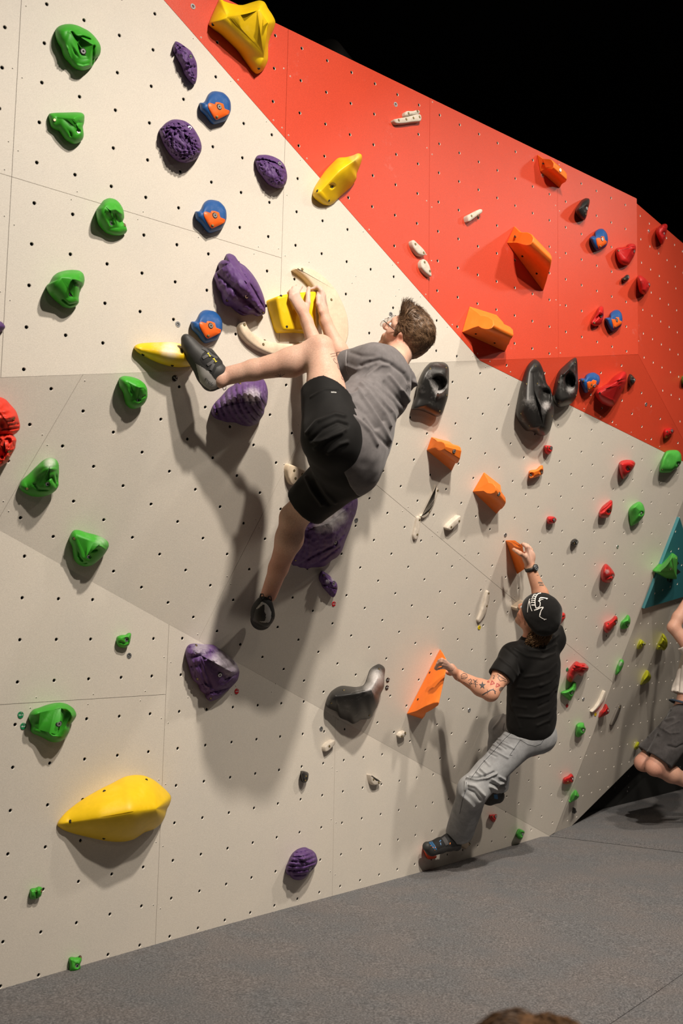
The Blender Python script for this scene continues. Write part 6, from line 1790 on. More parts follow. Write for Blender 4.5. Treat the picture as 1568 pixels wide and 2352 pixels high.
shoeL, bvl = shoe_obj('climbing_shoe', climber1, [(c_(235, 330, .125), .020), (c_(300, 450, .125), .030), (c_(430, 640, .13), .041), (c_(560, 830, .14), .043), (c_(650, 1040, .145), .042), (c_(720, 1190, .15), .040)],
    [MAT['shoe_black'], MAT['shoe_dark'], MAT['shoe_grey'], MAT['rubber']],
    [(SZ([(560, 640), (660, 520), (900, 700), (1060, 790), (850, 900), (780, 1050), (800, 1180), (960, 1290), (880, 1290), (740, 1060), (640, 920), (500, 760)]), 1), (SZ([(430, 830), (560, 900), (690, 990), (790, 1120), (920, 1270), (840, 1330), (720, 1360), (600, 1280), (510, 1190), (470, 1000)]), 2), (SZ([(470, 1020), (510, 1190), (600, 1280), (720, 1360), (840, 1335), (860, 1300), (900, 1320), (820, 1400), (640, 1420), (480, 1350), (430, 1150)]), 3)],
    extra=lambda f: (f.cone(c_(600, 760, .15), c_(850, 1000, .175), .040, .043, .03), f.cone(c_(760, 1200, .155), c_(880, 1200, .175), .030, .026, .02), f.cone(c_(700, 640, .155), c_(900, 800, .17), .024, .012, .02)))
text_px(shoeL, bvl, 'evolv', *SZ([(700, 1190)])[0], 6, 5.4, .021, MAT['print_black'])
decal('strap', shoeL, bvl, [(SZ([(570, 720), (640, 680), (720, 640)]), 6.5), (SZ([(660, 860), (740, 810), (820, 740)]), 6.5), (SZ([(730, 960), (790, 830)]), 6), (SZ([(560, 520), (640, 560), (740, 660), (860, 720)]), 5)], MAT['strap'], .0016)
decal('buckle', shoeL, bvl, [(SZ([(675, 632), (712, 690)]), 1.6), (SZ([(655, 636), (690, 622)]), 1.4), (SZ([(702, 694), (728, 676)]), 1.4), (SZ([(785, 738), (830, 795)]), 1.7), (SZ([(765, 745), (800, 727)]), 1.4), (SZ([(815, 805), (848, 788)]), 1.4)], MAT['yellow_mark'], .003)
lp = MB(); lp.tube([c_(900, 1270, .175), c_(960, 1300, .185), c_(990, 1360, .19), c_(1030, 1340, .195), c_(1040, 1270, .195), c_(950, 1255, .185)], .0035, 6, flat=.4)
lp.build('pull_loop', MAT['shoe_dark'], shoeL)
SZ2 = lambda pts: [(560 + x / 13.067, 1340 + y / 13.067) for x, y in pts]
d2 = lambda x, y, h: JB(560 + x / 13.067, 1340 + y / 13.067, h)
shoeR, bvr = shoe_obj('climbing_shoe', climber1, [(d2(540, 820, .205), .042), (d2(560, 950, .20), .049), (d2(520, 1080, .14), .046), (d2(430, 1120, .06), .034)],
    [MAT['shoe_dark'], MAT['shoe_grey'], MAT['rubber'], MAT['shoe_black']],
    [(SZ2([(540, 545), (640, 590), (740, 680), (820, 850), (815, 1050), (760, 1180), (640, 1180), (480, 1150), (300, 1000), (360, 760)]), 1), (SZ2([(570, 625), (620, 650), (610, 830), (655, 930), (655, 1040), (620, 1140), (500, 1140), (290, 1080), (300, 950), (350, 780), (470, 720)]), 2), (SZ2([(270, 1030), (400, 1120), (600, 1180), (720, 1190), (800, 1120), (880, 1000), (890, 1150), (800, 1320), (600, 1300), (270, 1120)]), 3)],
    extra=lambda f: (f.cone(d2(600, 640, .22), d2(560, 800, .21), .040, .042, .02), f.ell(d2(570, 920, .215), np.eye(3), np.array([.050, .045, .060]), .02)))
for a_ in ((540, 470), (770, 540)):
    lp = MB(); x, y = a_; q = 1 if x > 600 else -1
    lp.tube([d2(x, y + 40, .235), d2(x - 55 * 1, y - 60, .245), d2(x - 30, y - 150, .25), d2(x + 40, y - 150, .25), d2(x + 60, y - 50, .245), d2(x + 10, y + 40, .235)], .0038, 6, flat=.4)
    lp.build('pull_loop', MAT['shoe_dark'], shoeR)
# ---- tattoos
Z6 = lambda pts: [(400 + x / 3.0154, 540 + y / 3.0154) for x, y in pts]
decal('tattoo', body1, bv1, [(Z6([(1080, 825), (1125, 815), (1125, 835), (1085, 842)]), .7), (Z6([(1125, 812), (1148, 808), (1150, 832), (1128, 836), (1125, 812)]), .7), (Z6([(1100, 860), (1112, 880), (1125, 890), (1140, 875), (1150, 850)]), .7),
    (Z6([(1128, 890), (1135, 920), (1150, 940)]), .7), (Z6([(1140, 885), (1150, 915), (1160, 935)]), .7), (Z6([(1152, 880), (1162, 925)]), .7), (Z6([(1100, 858), (1108, 852), (1114, 864)]), .7),
    (Z6([(1160, 970), (1158, 990), (1172, 1005), (1196, 990), (1190, 970), (1165, 965)]), .8), (Z6([(1168, 985), (1190, 985)]), .7),
    (Z6([(698, 975), (735, 980), (765, 962)]), 1.0), (Z6([(735, 958), (735, 998)]), .9), (Z6([(715, 960), (738, 980), (755, 1000)]), .8)], plain('tattoo_ink', (0.07, 0.055, 0.055), 0.7))

# ------------------------------------------------------------------ climber in the black beanie
LS, RS = JB(1180, 1508, .39), JB(1268, 1468, .41)
LE, RE = JB(1126, 1592, .43), JB(1251, 1392, .25)
LW, RW = JB(1053, 1551, .20), JB(1216, 1300, .175)
LH, RH = JB(1196, 1698, .40), JB(1241, 1690, .44)
LK, LA = on('C', 1086, 1815, .36), on('C', 1052, 1922, .15)
RK, RA = JB(1154, 1674, .17), on('C', 1137, 1812, .15)
MP, SM = (LH + RH) / 2, (LS + RS) / 2
tU = unit(SM - MP); tS = LS - RS; tS = unit(tS - tU * (tS @ tU)); tF = np.cross(tS, tU); TR = [tF, tS, tU]
H2 = Head(JB(1229, 1415, .42), inp(-.618, -.607, .499), inp(.224, -.745, -.628), 1.0)
allp = np.array([LS, RS, LE, RE, LW, RW, LH, RH, LK, LA, RK, RA, H2.c])
lo, hi = allp.min(0) - .26, allp.max(0) + .26
fd = Field(lo, hi, .0045)
H2.build(fd)
fd.cone(H2.at(-.02, 0, -.05), SM + tU * .03, .058, .064, .03)
fd.ell(SM - tU * .13, TR, np.array([.105, .160, .19]), .05)
fd.ell(MP + tU * .14, TR, np.array([.10, .140, .20]), .05)
fd.ell(MP, TR, np.array([.10, .135, .11]), .05)
fd.cone(LS, RS, .055, .055, .04)
for S_, E_, W_ in ((LS, LE, LW), (RS, RE, RW)):
    fd.cone(S_, lerp(S_, E_, .5), .055, .050, .03); fd.cone(lerp(S_, E_, .5), E_, .050, .042, .03)
    fd.cone(E_, lerp(E_, W_, .30), .042, .045, .025); fd.cone(lerp(E_, W_, .30), W_, .045, .0275, .025)
for H_, K_, A_ in ((LH, LK, LA), (RH, RK, RA)):
    fd.chain([H_, lerp(H_, K_, .6), K_], [.084, .070, .056], .03); fd.chain([K_, lerp(K_, A_, .3), A_], [.054, .054, .034], .03)
# left hand lies over the edge of the fin volume, fingers on its face
Q4 = lambda x, y, h: JB(980 + x / 7.127, 1480 + y / 7.127, h)
fL = []
for pts, r in (([(300, 268, .215), (245, 240, .222), (200, 258, .205), (165, 315, .178)], .0074), ([(305, 308, .214), (235, 280, .222), (178, 315, .198), (138, 378, .170)], .0078),
               ([(310, 350, .210), (240, 328, .216), (178, 352, .190), (132, 400, .166)], .0078), ([(318, 392, .203), (250, 384, .207), (200, 398, .188), (152, 418, .164)], .0070)):
    fL.append(([Q4(*p) for p in pts], r))
hand_fingers(fd, LW, Q4(345, 345, .20), fL, ([Q4(420, 450, .19), Q4(380, 480, .17), Q4(345, 470, .15), Q4(320, 440, .14)], .0100), pr=(.019, .038, .044), pn=inp(-.1, -.5, -.8))
Q5 = lambda x, y, h: JB(1140 + x / 11.2, 1220 + y / 11.2, h)
fR = []
for pts, r in (([(765, 400, .185), (690, 335, .170), (655, 345, .130), (650, 375, .090)], .0098), ([(815, 410, .165), (745, 345, .150), (710, 350, .110), (705, 380, .070)], .0098),
               ([(860, 435, .145), (795, 365, .130), (765, 370, .090), (760, 400, .055)], .0094), ([(900, 480, .13), (850, 410, .11), (825, 415, .075), (820, 445, .045)], .0084)):
    fR.append(([Q5(*p) for p in pts], r))
hand_fingers(fd, RW, Q5(815, 520, .165), fR, ([Q5(720, 650, .185), Q5(600, 570, .19), Q5(520, 520, .175), Q5(440, 470, .14)], .0115), pr=(.024, .050, .056), pn=inp(.1, -.25, -.9))
V, F = fd.mesh(); V = relax(V, F, 2, .4)
MAT['skin2'] = skin_mat('tanned_skin', (0.58, 0.315, 0.205), red=(0.52, 0.17, 0.10), beard=(0.17, 0.085, 0.035))
climber2 = empty('person', MP)
tag(climber2, 'climber in black beanie, black shirt and washed jeans, left arm covered in tattoos', 'person')
body2 = raw_obj('body', V, F, MAT['skin2'], climber2)
bv2 = bvh_raw(V, F)
dust = np.zeros(len(V)); flush = np.zeros(len(V))
for c_, r_ in ((Q4(260, 340, .2), .075), (Q5(780, 480, .17), .075)): dust = np.maximum(dust, .26 * np.clip(1.5 - np.linalg.norm(V - c_, axis=1) / r_, 0, 1))
for c_, r_ in ((H2.at(.06, .05, -.02), .06), (LE, .05), (H2.at(-.05, .03, -.13), .06)): flush = np.maximum(flush, .8 * np.clip(1.3 - np.linalg.norm(V - c_, axis=1) / r_, 0, 1))
vattr(body2, 'dust', dust); vattr(body2, 'flush', flush)
L = H2.local(V)
vattr(body2, 'beard', .6 * (np.abs(L[:, 1]) < .085) * (L[:, 2] > -.13) * (L[:, 2] < -.045) * (L[:, 0] > .03))
H2.eyes(climber2, MAT['eye'])
# ---- tee shirt
MAT['tee'] = cloth_mat('black_jersey', (0.0048, 0.0042, 0.0038), 0.75, 900, .3, 18, sheen=0.02)
fs = Field(lo, hi, .0045)
fs.ell(SM - tU * .12 - tF * .01, TR, np.array([.125, .180, .18]), .05)
fs.ell(MP + tU * .28, TR, np.array([.125, .165, .18]), .06)
fs.ell(MP + tU * .12, TR, np.array([.130, .165, .17]), .06)
fs.cone(LS, RS, .068, .068, .05)
fs.cone(SM, H2.at(-.03, 0, -.09), .075, .058, .03)
fs.capcone(LS, lerp(LS, LE, .95), .076, .074, lerp(LS, LE, .58), unit(unit(LE - LS) + inp(-.1, .2, 0)), .04, (lerp(LS, LE, .45), lerp(LS, LE, 1.1), .056, .056))
fs.capcone(RS, lerp(RS, RE, .9), .074, .072, lerp(RS, RE, .50), unit(RE - RS), .04, (lerp(RS, RE, .38), lerp(RS, RE, 1.1), .058, .056))
fs.cut(SM + tU * .075 + tF * .02, unit(tU + tF * .25))
fs.cone(H2.at(-.02, 0, -.05), SM + tU * .03, .060, .064, .004, 'sub')
fs.cut((JB(1185, 1692, .4) + JB(1262, 1694, .45)) / 2, unit(-tU + tS * .02))
Vs, Fs_ = fs.mesh(); Vs = relax(Vs, Fs_, 3, .5)
G4 = lambda pts: [(1048 + x / 3.0154, 1180 + y / 3.0154) for x, y in pts]
G8 = lambda pts: [(900 + x / 2.941, 1200 + y / 2.941) for x, y in pts]
fl2 = [(G4([(690, 1040), (640, 1090), (560, 1120), (470, 1130)]), 3.4, .005), (G4([(692, 1110), (650, 1160), (580, 1190)]), 3.2, .005), (G4([(690, 1180), (640, 1240), (540, 1270), (440, 1265)]), 3.2, .006), (G4([(690, 1240), (650, 1300), (570, 1335)]), 3.0, -.005),
       (G4([(692, 1290), (640, 1370), (540, 1410), (430, 1400)]), 3.4, .006), (G4([(690, 1350), (640, 1430), (560, 1465)]), 3.0, .006), (G4([(692, 1400), (650, 1460)]), 3.0, -.005), (G4([(420, 1200), (500, 1210), (590, 1180)]), 3.4, .004), (G4([(400, 1330), (480, 1345)]), 3.2, .003), (G4([(380, 1290), (410, 1400), (440, 1480)]), 3.0, .004)]
fl2 += [(G4([(430, 905), (500, 945), (600, 950), (690, 905)]), 3, .009), (G4([(400, 935), (480, 985), (600, 1000), (680, 965)]), 3, .008), (G4([(340, 930), (420, 1000), (450, 1100)]), 3, -.006), (G4([(300, 1000), (380, 1060), (420, 1120)]), 3, .006), (G4([(550, 880), (640, 890), (700, 840)]), 3, .008)]
Vs = folds(Vs, Fs_, fl2); Vs = ripple(Vs, Fs_, .003, 12, 4.0); Vs = relax(Vs, Fs_, 1, .4)
tee = raw_obj('shirt', Vs, Fs_, MAT['tee'], climber2)
# ---- jeans
MAT['denim'] = cloth_mat('washed_grey_denim', (0.255, 0.260, 0.268), 0.85, 800, .22, 24, worn=(0.58, 0.58, 0.57), bump=.3)
fp = Field(lo, hi, .0045)
fp.ell(MP + tU * .01, TR, np.array([.115, .150, .11]), .05)
fp.cone(LH, LK, .098, .084, .04); fp.cone(RH, RK, .096, .082, .04)
eL, eR = lerp(LK, LA, .93), lerp(RK, RA, .96)
fp.capcone(LK, lerp(LK, LA, 1.2), .084, .080, eL, unit(unit(LA - LK) + inp(.15, .10, 0)), .03, (lerp(LK, LA, .80), lerp(LK, LA, 1.3), .062, .064))
fp.capcone(RK, lerp(RK, RA, 1.2), .080, .080, eR, unit(RA - RK), .03, (lerp(RK, RA, .80), lerp(RK, RA, 1.3), .060, .064))
fp.cut(MP + tU * .13, tU)
Vp, Fp = fp.mesh(); Vp = relax(Vp, Fp, 3, .5)
JN = lambda pts: [(1060 + x / 6.533, 1600 + y / 6.533) for x, y in pts]
fj = [(JN([(80, 1230), (220, 1262), (380, 1225), (520, 1150)]), 1.6, .012), (JN([(100, 1200), (230, 1215), (360, 1185), (480, 1130)]), 1.8, -.010), (JN([(230, 1140), (300, 1190)]), 2, .007), (JN([(290, 1090), (360, 1160)]), 2, .008), (JN([(350, 960), (420, 1040)]), 2, .005),
      (JN([(110, 1330), (200, 1350), (330, 1480)]), 3, .010), (JN([(90, 1400), (180, 1440), (280, 1560)]), 3, -.009), (JN([(20, 1480), (110, 1560), (180, 1640)]), 3, .008), (JN([(60, 1280), (60, 1400)]), 2.5, .006),
      (JN([(480, 720), (600, 790)]), 1.6, .005), (JN([(520, 690), (660, 790)]), 1.6, -.005), (JN([(440, 790), (560, 850), (690, 920)]), 1.8, .006), (JN([(560, 640), (700, 700)]), 1.8, .006), (JN([(600, 690), (780, 780)]), 1.8, .006), (JN([(400, 840), (520, 900)]), 1.8, -.005),
      (JN([(450, 1240), (550, 1300), (650, 1270)]), 2, .010), (JN([(430, 1300), (540, 1340), (650, 1330)]), 2, -.008), (JN([(420, 1350), (520, 1385), (640, 1370)]), 2, .010), (JN([(560, 1200), (620, 1230), (660, 1250)]), 2, .008),
      (JN([(470, 480), (560, 380), (620, 270)]), 2, .005), (JN([(640, 560), (720, 610), (900, 640)]), 2, .004)]
fj = [(p_, w_, a_ * 1.7) for p_, w_, a_ in fj]
Vp = folds(Vp, Fp, fj); Vp = ripple(Vp, Fp, .003, 11, 2.0); Vp = relax(Vp, Fp, 1, .4)
jeans = raw_obj('jeans', Vp, Fp, MAT['denim'], climber2)
bvj = bvh_raw(Vp, Fp)
w = np.zeros(len(Vp)); X = pixv(Vp)
for c_, r_, a_ in (((1085, 1790), 30, .25), ((1100, 1830), 25, .30), ((1215, 1680), 22, .30), ((1150, 1650), 20, .55), ((1110, 1770), 25, .2), ((1140, 1815), 22, .25)): w = np.maximum(w, a_ * np.clip(1.4 - np.hypot(X[:, 0] - c_[0], X[:, 1] - c_[1]) / r_, 0, 1))  # worn patches; the raised knee's pale spot also paints in light from above
vattr(jeans, 'worn', w)
decal('seam', jeans, bvj, [(JN([(760, 480), (740, 550), (640, 640), (480, 820), (300, 1010), (130, 1240)]), .9), (JN([(70, 1280), (60, 1400), (10, 1560), (-30, 1760)]), .9), (JN([(780, 440), (900, 530), (1040, 600), (1180, 640)]), 1.0), (JN([(790, 470), (900, 556), (1040, 630), (1200, 655)]), .8),
    (JN([(880, 650), (990, 720), (1100, 745), (1180, 715)]), .9), (JN([(880, 650), (720, 880), (760, 880)]), .9), (JN([(1260, 470), (1260, 600), (1180, 720)]), .8), (JN([(640, 400), (620, 500), (760, 560)]), .8)], plain('dark_denim_seam', (0.035, 0.037, 0.042), .9))
decal('stitching', jeans, bvj, [(JN([(890, 665), (990, 735), (1100, 758), (1175, 730)]), .5), (JN([(750, 560), (650, 650), (490, 830), (310, 1020), (145, 1240)]), .45), (JN([(800, 455), (905, 545), (1045, 615), (1190, 648)]), .5)], plain('pale_denim_stitch', (0.45, 0.45, 0.45), .9))
# ---- beanie
MAT['beanie'] = cloth_mat('black_knit', (0.006, 0.0055, 0.0052), 0.9, 600, .3, 60, sheen=0.12, bump=.5)
fb = Field(H2.c - .24, H2.c + .24, .004)
fb.ell(H2.at(-.014, 0, .036), H2.R, np.array([.114, .096, .106]), .02)
fb.ell(H2.at(-.040, 0, .075), H2.R, np.array([.098, .082, .098]), .05)
fb.ell(H2.at(-.070, 0, .005), H2.R, np.array([.070, .086, .060]), .04)
fb.cut(H2.at(0, 0, .010), unit(-H2.U * .93 + H2.F * .36))
Vb, Fb = fb.mesh(); Vb = relax(Vb, Fb, 2, .5)
Vb = ripple(Vb, Fb, .0025, 18, 2.0)
beanie = raw_obj('beanie', Vb, Fb, MAT['beanie'], climber2)
bvb = bvh_raw(Vb, Fb)
C2 = lambda pts: [(1160 + x / 9.8, 1330 + y / 9.8) for x, y in pts]
em = [(C2([(805, 318), (745, 330), (706, 370), (678, 430), (670, 500), (675, 580), (692, 655)]), 2.0), (C2([(702, 350), (650, 350), (632, 375)]), 1.7), (C2([(682, 392), (625, 388), (606, 412)]), 1.7), (C2([(672, 440), (610, 430), (592, 455)]), 1.7), (C2([(670, 485), (600, 478), (585, 500)]), 1.7), (C2([(668, 535), (605, 520), (580, 538)]), 1.8), (C2([(668, 585), (590, 585)]), 2.4),
      (C2([(692, 655), (750, 640), (785, 600), (787, 540), (772, 500), (738, 494)]), 1.8), (C2([(772, 500), (768, 445), (800, 418), (850, 422), (910, 433), (955, 442)]), 1.9), (C2([(795, 490), (805, 450), (855, 462)]), 1.3), (C2([(925, 440), (942, 455)]), 2.0),
      (C2([(503, 750), (506, 680), (520, 560), (540, 480), (560, 445)]), 1.3), (C2([(552, 500), (556, 580), (575, 650), (603, 722)]), 1.6), (C2([(650, 702), (720, 682), (790, 645), (858, 636)]), 2.3), (C2([(858, 640), (812, 700), (778, 790), (772, 840), (835, 885), (890, 905), (925, 900)]), 1.7), (C2([(838, 655), (800, 735), (785, 815)]), 1.2), (C2([(890, 905), (872, 922)]), 1.8), (C2([(515, 580), (545, 500)]), 1.2)]
decal('emblem', beanie, bvb, em, plain('white_embroidery', (0.72, 0.70, 0.67), .9), .0012)
# ---- curls under the beanie
MAT['hair2'] = hair_mat('wavy_brown_hair', (0.035, 0.017, 0.008), (0.24, 0.13, 0.055))
mh = MB(); rg = random.Random(9)
for k in range(800):
    a = rg.uniform(-1.9, 1.9); uu = rg.uniform(-.085, -.01)
    p0 = H2.at(-.020 - .078 * math.cos(a), .082 * math.sin(a), uu) ; out = unit(-H2.F * math.cos(a) + H2.S * math.sin(a))
    if math.sin(a) > .93 or math.cos(a) < -.1: continue
    pts = [p0 - out * .012]; d = unit(out * .5 - H2.U * .9 + tU * -.2)
    q = p0.copy(); ph = rg.uniform(0, 6.28); r_ = rg.uniform(.004, .008); b1, b2 = basis(d)
    for i in range(8):
        q = q + d * rg.uniform(.007, .011); ph += 1.3
        pts.append(q + r_ * (math.cos(ph) * b1 + math.sin(ph) * b2))
    strand(mh, pts, .0032, .0008, 4)
hair2 = mh.build('hair', MAT['hair2'], climber2)
# ---- shoes
W7 = lambda pts: [(940 + x / 8.711, 1860 + y / 8.711) for x, y in pts]
w_ = lambda x, y, h: on('C', 940 + x / 8.711, 1860 + y / 8.711, h)
MAT['shoe_blue'] = plain('blue_shoe_panel', (0.03, 0.12, 0.26), .5); MAT['shoe_orange'] = plain('orange_shoe_print', (0.85, 0.25, 0.06), .5)
shoeA, bva = shoe_obj('climbing_shoe', climber2, [(w_(355, 735, .085), .028), (w_(450, 775, .09), .038), (w_(610, 715, .115), .042), (w_(800, 655, .14), .042), (w_(940, 720, .145), .030)],
    [MAT['shoe_black'], MAT['shoe_dark']], [(W7([(450, 620), (620, 530), (740, 440), (1040, 720), (880, 740), (700, 740), (550, 800)]), 1)],
    extra=lambda f: f.cone(w_(800, 640, .14), LA, .046, .040, .02))
decal('blue_panel', shoeA, bva, [(W7([(400, 650), (440, 700), (500, 780)]), 4.0), (W7([(440, 640), (500, 720), (540, 800)]), 3.0), (W7([(600, 640), (630, 610)]), 2.5), (W7([(620, 660), (630, 710)]), 2.0)], MAT['shoe_blue'], .0012)
decal('orange_print', shoeA, bva, [(W7([(418, 722), (430, 716)]), 1.6), (W7([(462, 760), (472, 745)]), 1.8), (W7([(512, 765), (518, 745)]), 1.8), (W7([(500, 805), (510, 800)]), 1.4), (W7([(808, 690), (816, 655)]), 1.8)], MAT['shoe_orange'], .002)
decal('strap', shoeA, bva, [(W7([(660, 530), (720, 620), (760, 700)]), 9)], MAT['strap'], .0012)
shoeB, bvB = shoe_obj('climbing_shoe', climber2, [(on('C', 1114, 1838, .07), .024), (on('C', 1124, 1836, .10), .034), (on('C', 1141, 1829, .14), .043)], [MAT['shoe_black'], MAT['shoe_blue']], [(JN([(480, 1470), (540, 1470), (540, 1540), (490, 1530)]), 1)], extra=lambda f: f.cone(on('C', 1141, 1826, .14), RA, .042, .036, .02))
# ---- watch and bands
wd = unit(RW - RE)
wp = lerp(RW, RE, .055); a_, b_ = basis(wd)
wm = MB()
ring = [wp + .0335 * (math.cos(t) * a_ + math.sin(t) * b_) for t in np.linspace(0, 2 * math.pi, 33)]
V_ = []; F_ = []
for i, q in enumerate(ring):
    o_ = unit(q - wp)
    for (dz, dr) in ((-.011, -.003), (-.011, .002), (.011, .002), (.011, -.003)): V_.append(q + wd * dz + o_ * dr)
for i in range(32):
    for k in range(4):
        F_.append((i * 4 + k, i * 4 + (k + 1) % 4, (i + 1) * 4 + (k + 1) % 4, (i + 1) * 4 + k))
wm.add(V_, F_)
watch = wm.build('wristwatch', MAT['rubber'], climber2)
wn = unit((EYE - wp) * .25 + RGT * 1.6 + UPV * .25); wn = unit(wn - wd * (wn @ wd))
cm = MB(); cm.disc(wp + wn * .033, wn, .0215, .010, 24); cm.build('watch_case', MAT['rubber'], watch)
cm = MB(); cm.disc(wp + wn * .0432, wn, .0190, .0018, 24, 0, inner=.0165); cm.build('bezel', MAT['dsteel'], watch)
cm = MB(); cm.disc(wp + wn * .0425, wn, .0163, .0006, 20)
dial = cm.build('dial', plain('dark_dial', (0.03, 0.035, 0.045), .2), watch)
cm = MB(); e1 = unit(wd - wn * (wd @ wn)); e2 = np.cross(wn, e1)
for t in range(12): cm.box(wp + wn * .0436 + .0125 * (math.cos(t * .5236) * e1 + math.sin(t * .5236) * e2), e1, e2, wn, .0010, .0010, .0003)
cm.tube([wp + wn * .0437, wp + wn * .0437 + e1 * .010], .0006, 4); cm.tube([wp + wn * .0437, wp + wn * .0437 + e2 * .007], .0008, 4)
cm.build('watch_hands', MAT['print_white'], watch)
def band(name, a, b, t, rad, thick, mat, tilt=0.0):
    d = unit(b - a); c = lerp(a, b, t); x_, y_ = basis(d); m = MB()
    m.tube([c + rad * (math.cos(g) * x_ + math.sin(g) * y_) + d * tilt * math.cos(g) for g in np.linspace(0, 2 * math.pi, 29)], thick, 6, caps=False)
    return m.build(name, mat, climber2)
band('white_wristband', LW, LE, .05, .0305, .0022, plain('white_cord', (0.75, 0.72, 0.68), .8), .008)
band('tan_cord', RW, RE, .01, .0310, .0018, plain('tan_cord', (0.45, 0.36, 0.24), .8), -.006)
# ---- tattoos
ink = plain('dark_tattoo_ink', (0.055, 0.052, 0.055), .6); inkr = plain('red_tattoo_ink', (0.38, 0.07, 0.06), .6); inks = plain('soft_tattoo_ink', (0.16, 0.12, 0.10), .6)
T4 = lambda pts: [(980 + x / 7.127, 1480 + y / 7.127) for x, y in pts]
def star(cx_, cy_, r, rot=-1.57):
    return [(cx_ + (r if k % 2 == 0 else r * .40) * math.cos(rot + k * math.pi / 5), cy_ + 1.15 * (r if k % 2 == 0 else r * .40) * math.sin(rot + k * math.pi / 5)) for k in range(10)]
decal('tattoo', body2, bv2, [
    (T4([(1088, 515), (1100, 508), (1112, 520), (1104, 535), (1090, 532)]), .9), (T4([(1100, 535), (1085, 572)]), .9), (T4([(1078, 548), (1108, 556)]), .9),
    (T4([(905, 830), (950, 800), (1000, 775), (1040, 750), (1080, 740), (1110, 760), (1118, 810)]), 2.2), (T4([(985, 740), (1000, 775), (990, 815)]), .9), (T4([(1090, 715), (1085, 745)]), .9), (T4([(1135, 770), (1105, 770)]), .9),
    (T4([(680, 590), (715, 565), (735, 590), (715, 625), (740, 645), (705, 650), (690, 625)]), 1.2), (T4([(755, 575), (790, 600), (825, 580)]), 1.2), (T4([(790, 600), (800, 700)]), 1.5), (T4([(770, 620), (795, 605), (830, 625)]), 1.2), (T4([(745, 640), (790, 650), (835, 660)]), .8),
    (T4([(560, 500), (600, 475), (650, 490), (665, 540), (620, 565), (570, 560), (560, 500)]), 1.0), (T4([(570, 520), (640, 515)]), .8), (T4([(580, 545), (650, 540)]), .8),
    (T4([(1150, 480), (1190, 520), (1160, 540), (1200, 600), (1250, 590), (1300, 610)]), 1.0), (T4([(1170, 500), (1230, 545), (1290, 580)]), 1.1),
    (T4([(340, 435), (410, 430), (430, 420), (445, 385)]), .5), (T4([(400, 440), (425, 480), (432, 510)]), .5), (T4([(410, 380), (415, 430)]), .5), (T4([(600, 620), (660, 650), (720, 680)]), 1.0)], ink)
decal('star_tattoo', body2, bv2, [], ink, closed_fill=[T4(star(908, 672, 60))])
decal('dot_tattoo', body2, bv2, [], inks, closed_fill=[T4([(1230 + 50 * math.cos(t), 740 + 42 * math.sin(t)) for t in np.linspace(0, 6.28, 15)[:-1]])])
decal('red_tattoo', body2, bv2, [(T4([(985, 615), (1010, 595), (1020, 620), (985, 615)]), 1.6), (T4([(1040, 665), (1065, 595), (1108, 640), (1040, 660)]), 2.2), (T4([(1130, 700), (1145, 635), (1195, 670), (1130, 700)]), 2.2)], inkr)
D5 = lambda pts: [(1140 + x / 11.2, 1220 + y / 11.2) for x, y in pts]
decal('feather_tattoo', body2, bv2, [(D5([(1160, 1240), (1200, 1310), (1235, 1380)]), 3.2), (D5([(1070, 1320), (1130, 1325), (1200, 1340)]), 3.0), (D5([(1100, 1385), (1170, 1385), (1230, 1400)]), 2.4), (D5([(1035, 1135), (1100, 1130)]), 1.0)], inks)

# ------------------------------------------------------------------ person swinging under the far overhang, cut by the right edge
Y = 7.25
AD = at_depth
LS, RS = AD(1592, 1496, Y - .12), AD(1640, 1500, Y + .18)
LE, LW = AD(1546, 1441, Y - .10), AD(1586, 1365, Y - .05)
RE, RW = AD(1650, 1420, Y + .15), AD(1630, 1350, Y + .1)
LH, RH = AD(1572, 1655, Y - .10), AD(1578, 1650, Y + .12)
LK, RK = AD(1502, 1762, Y - .14), AD(1476, 1752, Y + .12)
LA, RA = AD(1612, 1812, Y + .08), AD(1600, 1800, Y + .38)
MP, SM = (LH + RH) / 2, (LS + RS) / 2
tU = unit(SM - MP); tS = LS - RS; tS = unit(tS - tU * (tS @ tU)); tF = np.cross(tS, tU); TR = [tF, tS, tU]
if tF @ RGT > 0: tF = -tF; TR = [tF, tS, tU]
H3 = Head(SM + tU * .26 + inp(.02, 0, 0), inp(-.9, -.3, .2), inp(.1, -1, 0), 1.0)
allp = np.array([LS, RS, LE, RE, LW, RW, LH, RH, LK, LA, RK, RA, H3.c])
lo, hi = allp.min(0) - .25, allp.max(0) + .25
fd = Field(lo, hi, .006)
H3.build(fd)
fd.cone(H3.at(-.02, 0, -.05), SM + tU * .03, .056, .062, .03)
fd.ell(SM - tU * .13, TR, np.array([.10, .155, .18]), .05); fd.ell(MP + tU * .16, TR, np.array([.095, .135, .20]), .05); fd.ell(MP, TR, np.array([.11, .15, .12]), .05)
for S_, E_, W_ in ((LS, LE, LW), (RS, RE, RW)):
    fd.cone(S_, E_, .054, .042, .03); fd.cone(E_, lerp(E_, W_, .3), .042, .044, .02); fd.cone(lerp(E_, W_, .3), W_, .044, .027, .02)
    hd = unit(W_ - E_); px_, py_ = basis(hd)
    fs5 = [([W_ + hd * .085 + px_ * o, W_ + hd * .12 + px_ * o, W_ + hd * .135 + px_ * o + py_ * .03], .009) for o in (-.03, -.01, .01, .03)]
    hand_fingers(fd, W_, W_ + hd * .075, fs5, ([W_ + hd * .03 + px_ * .035, W_ + hd * .07 + px_ * .06, W_ + hd * .09 + px_ * .06], .011), pn=py_)
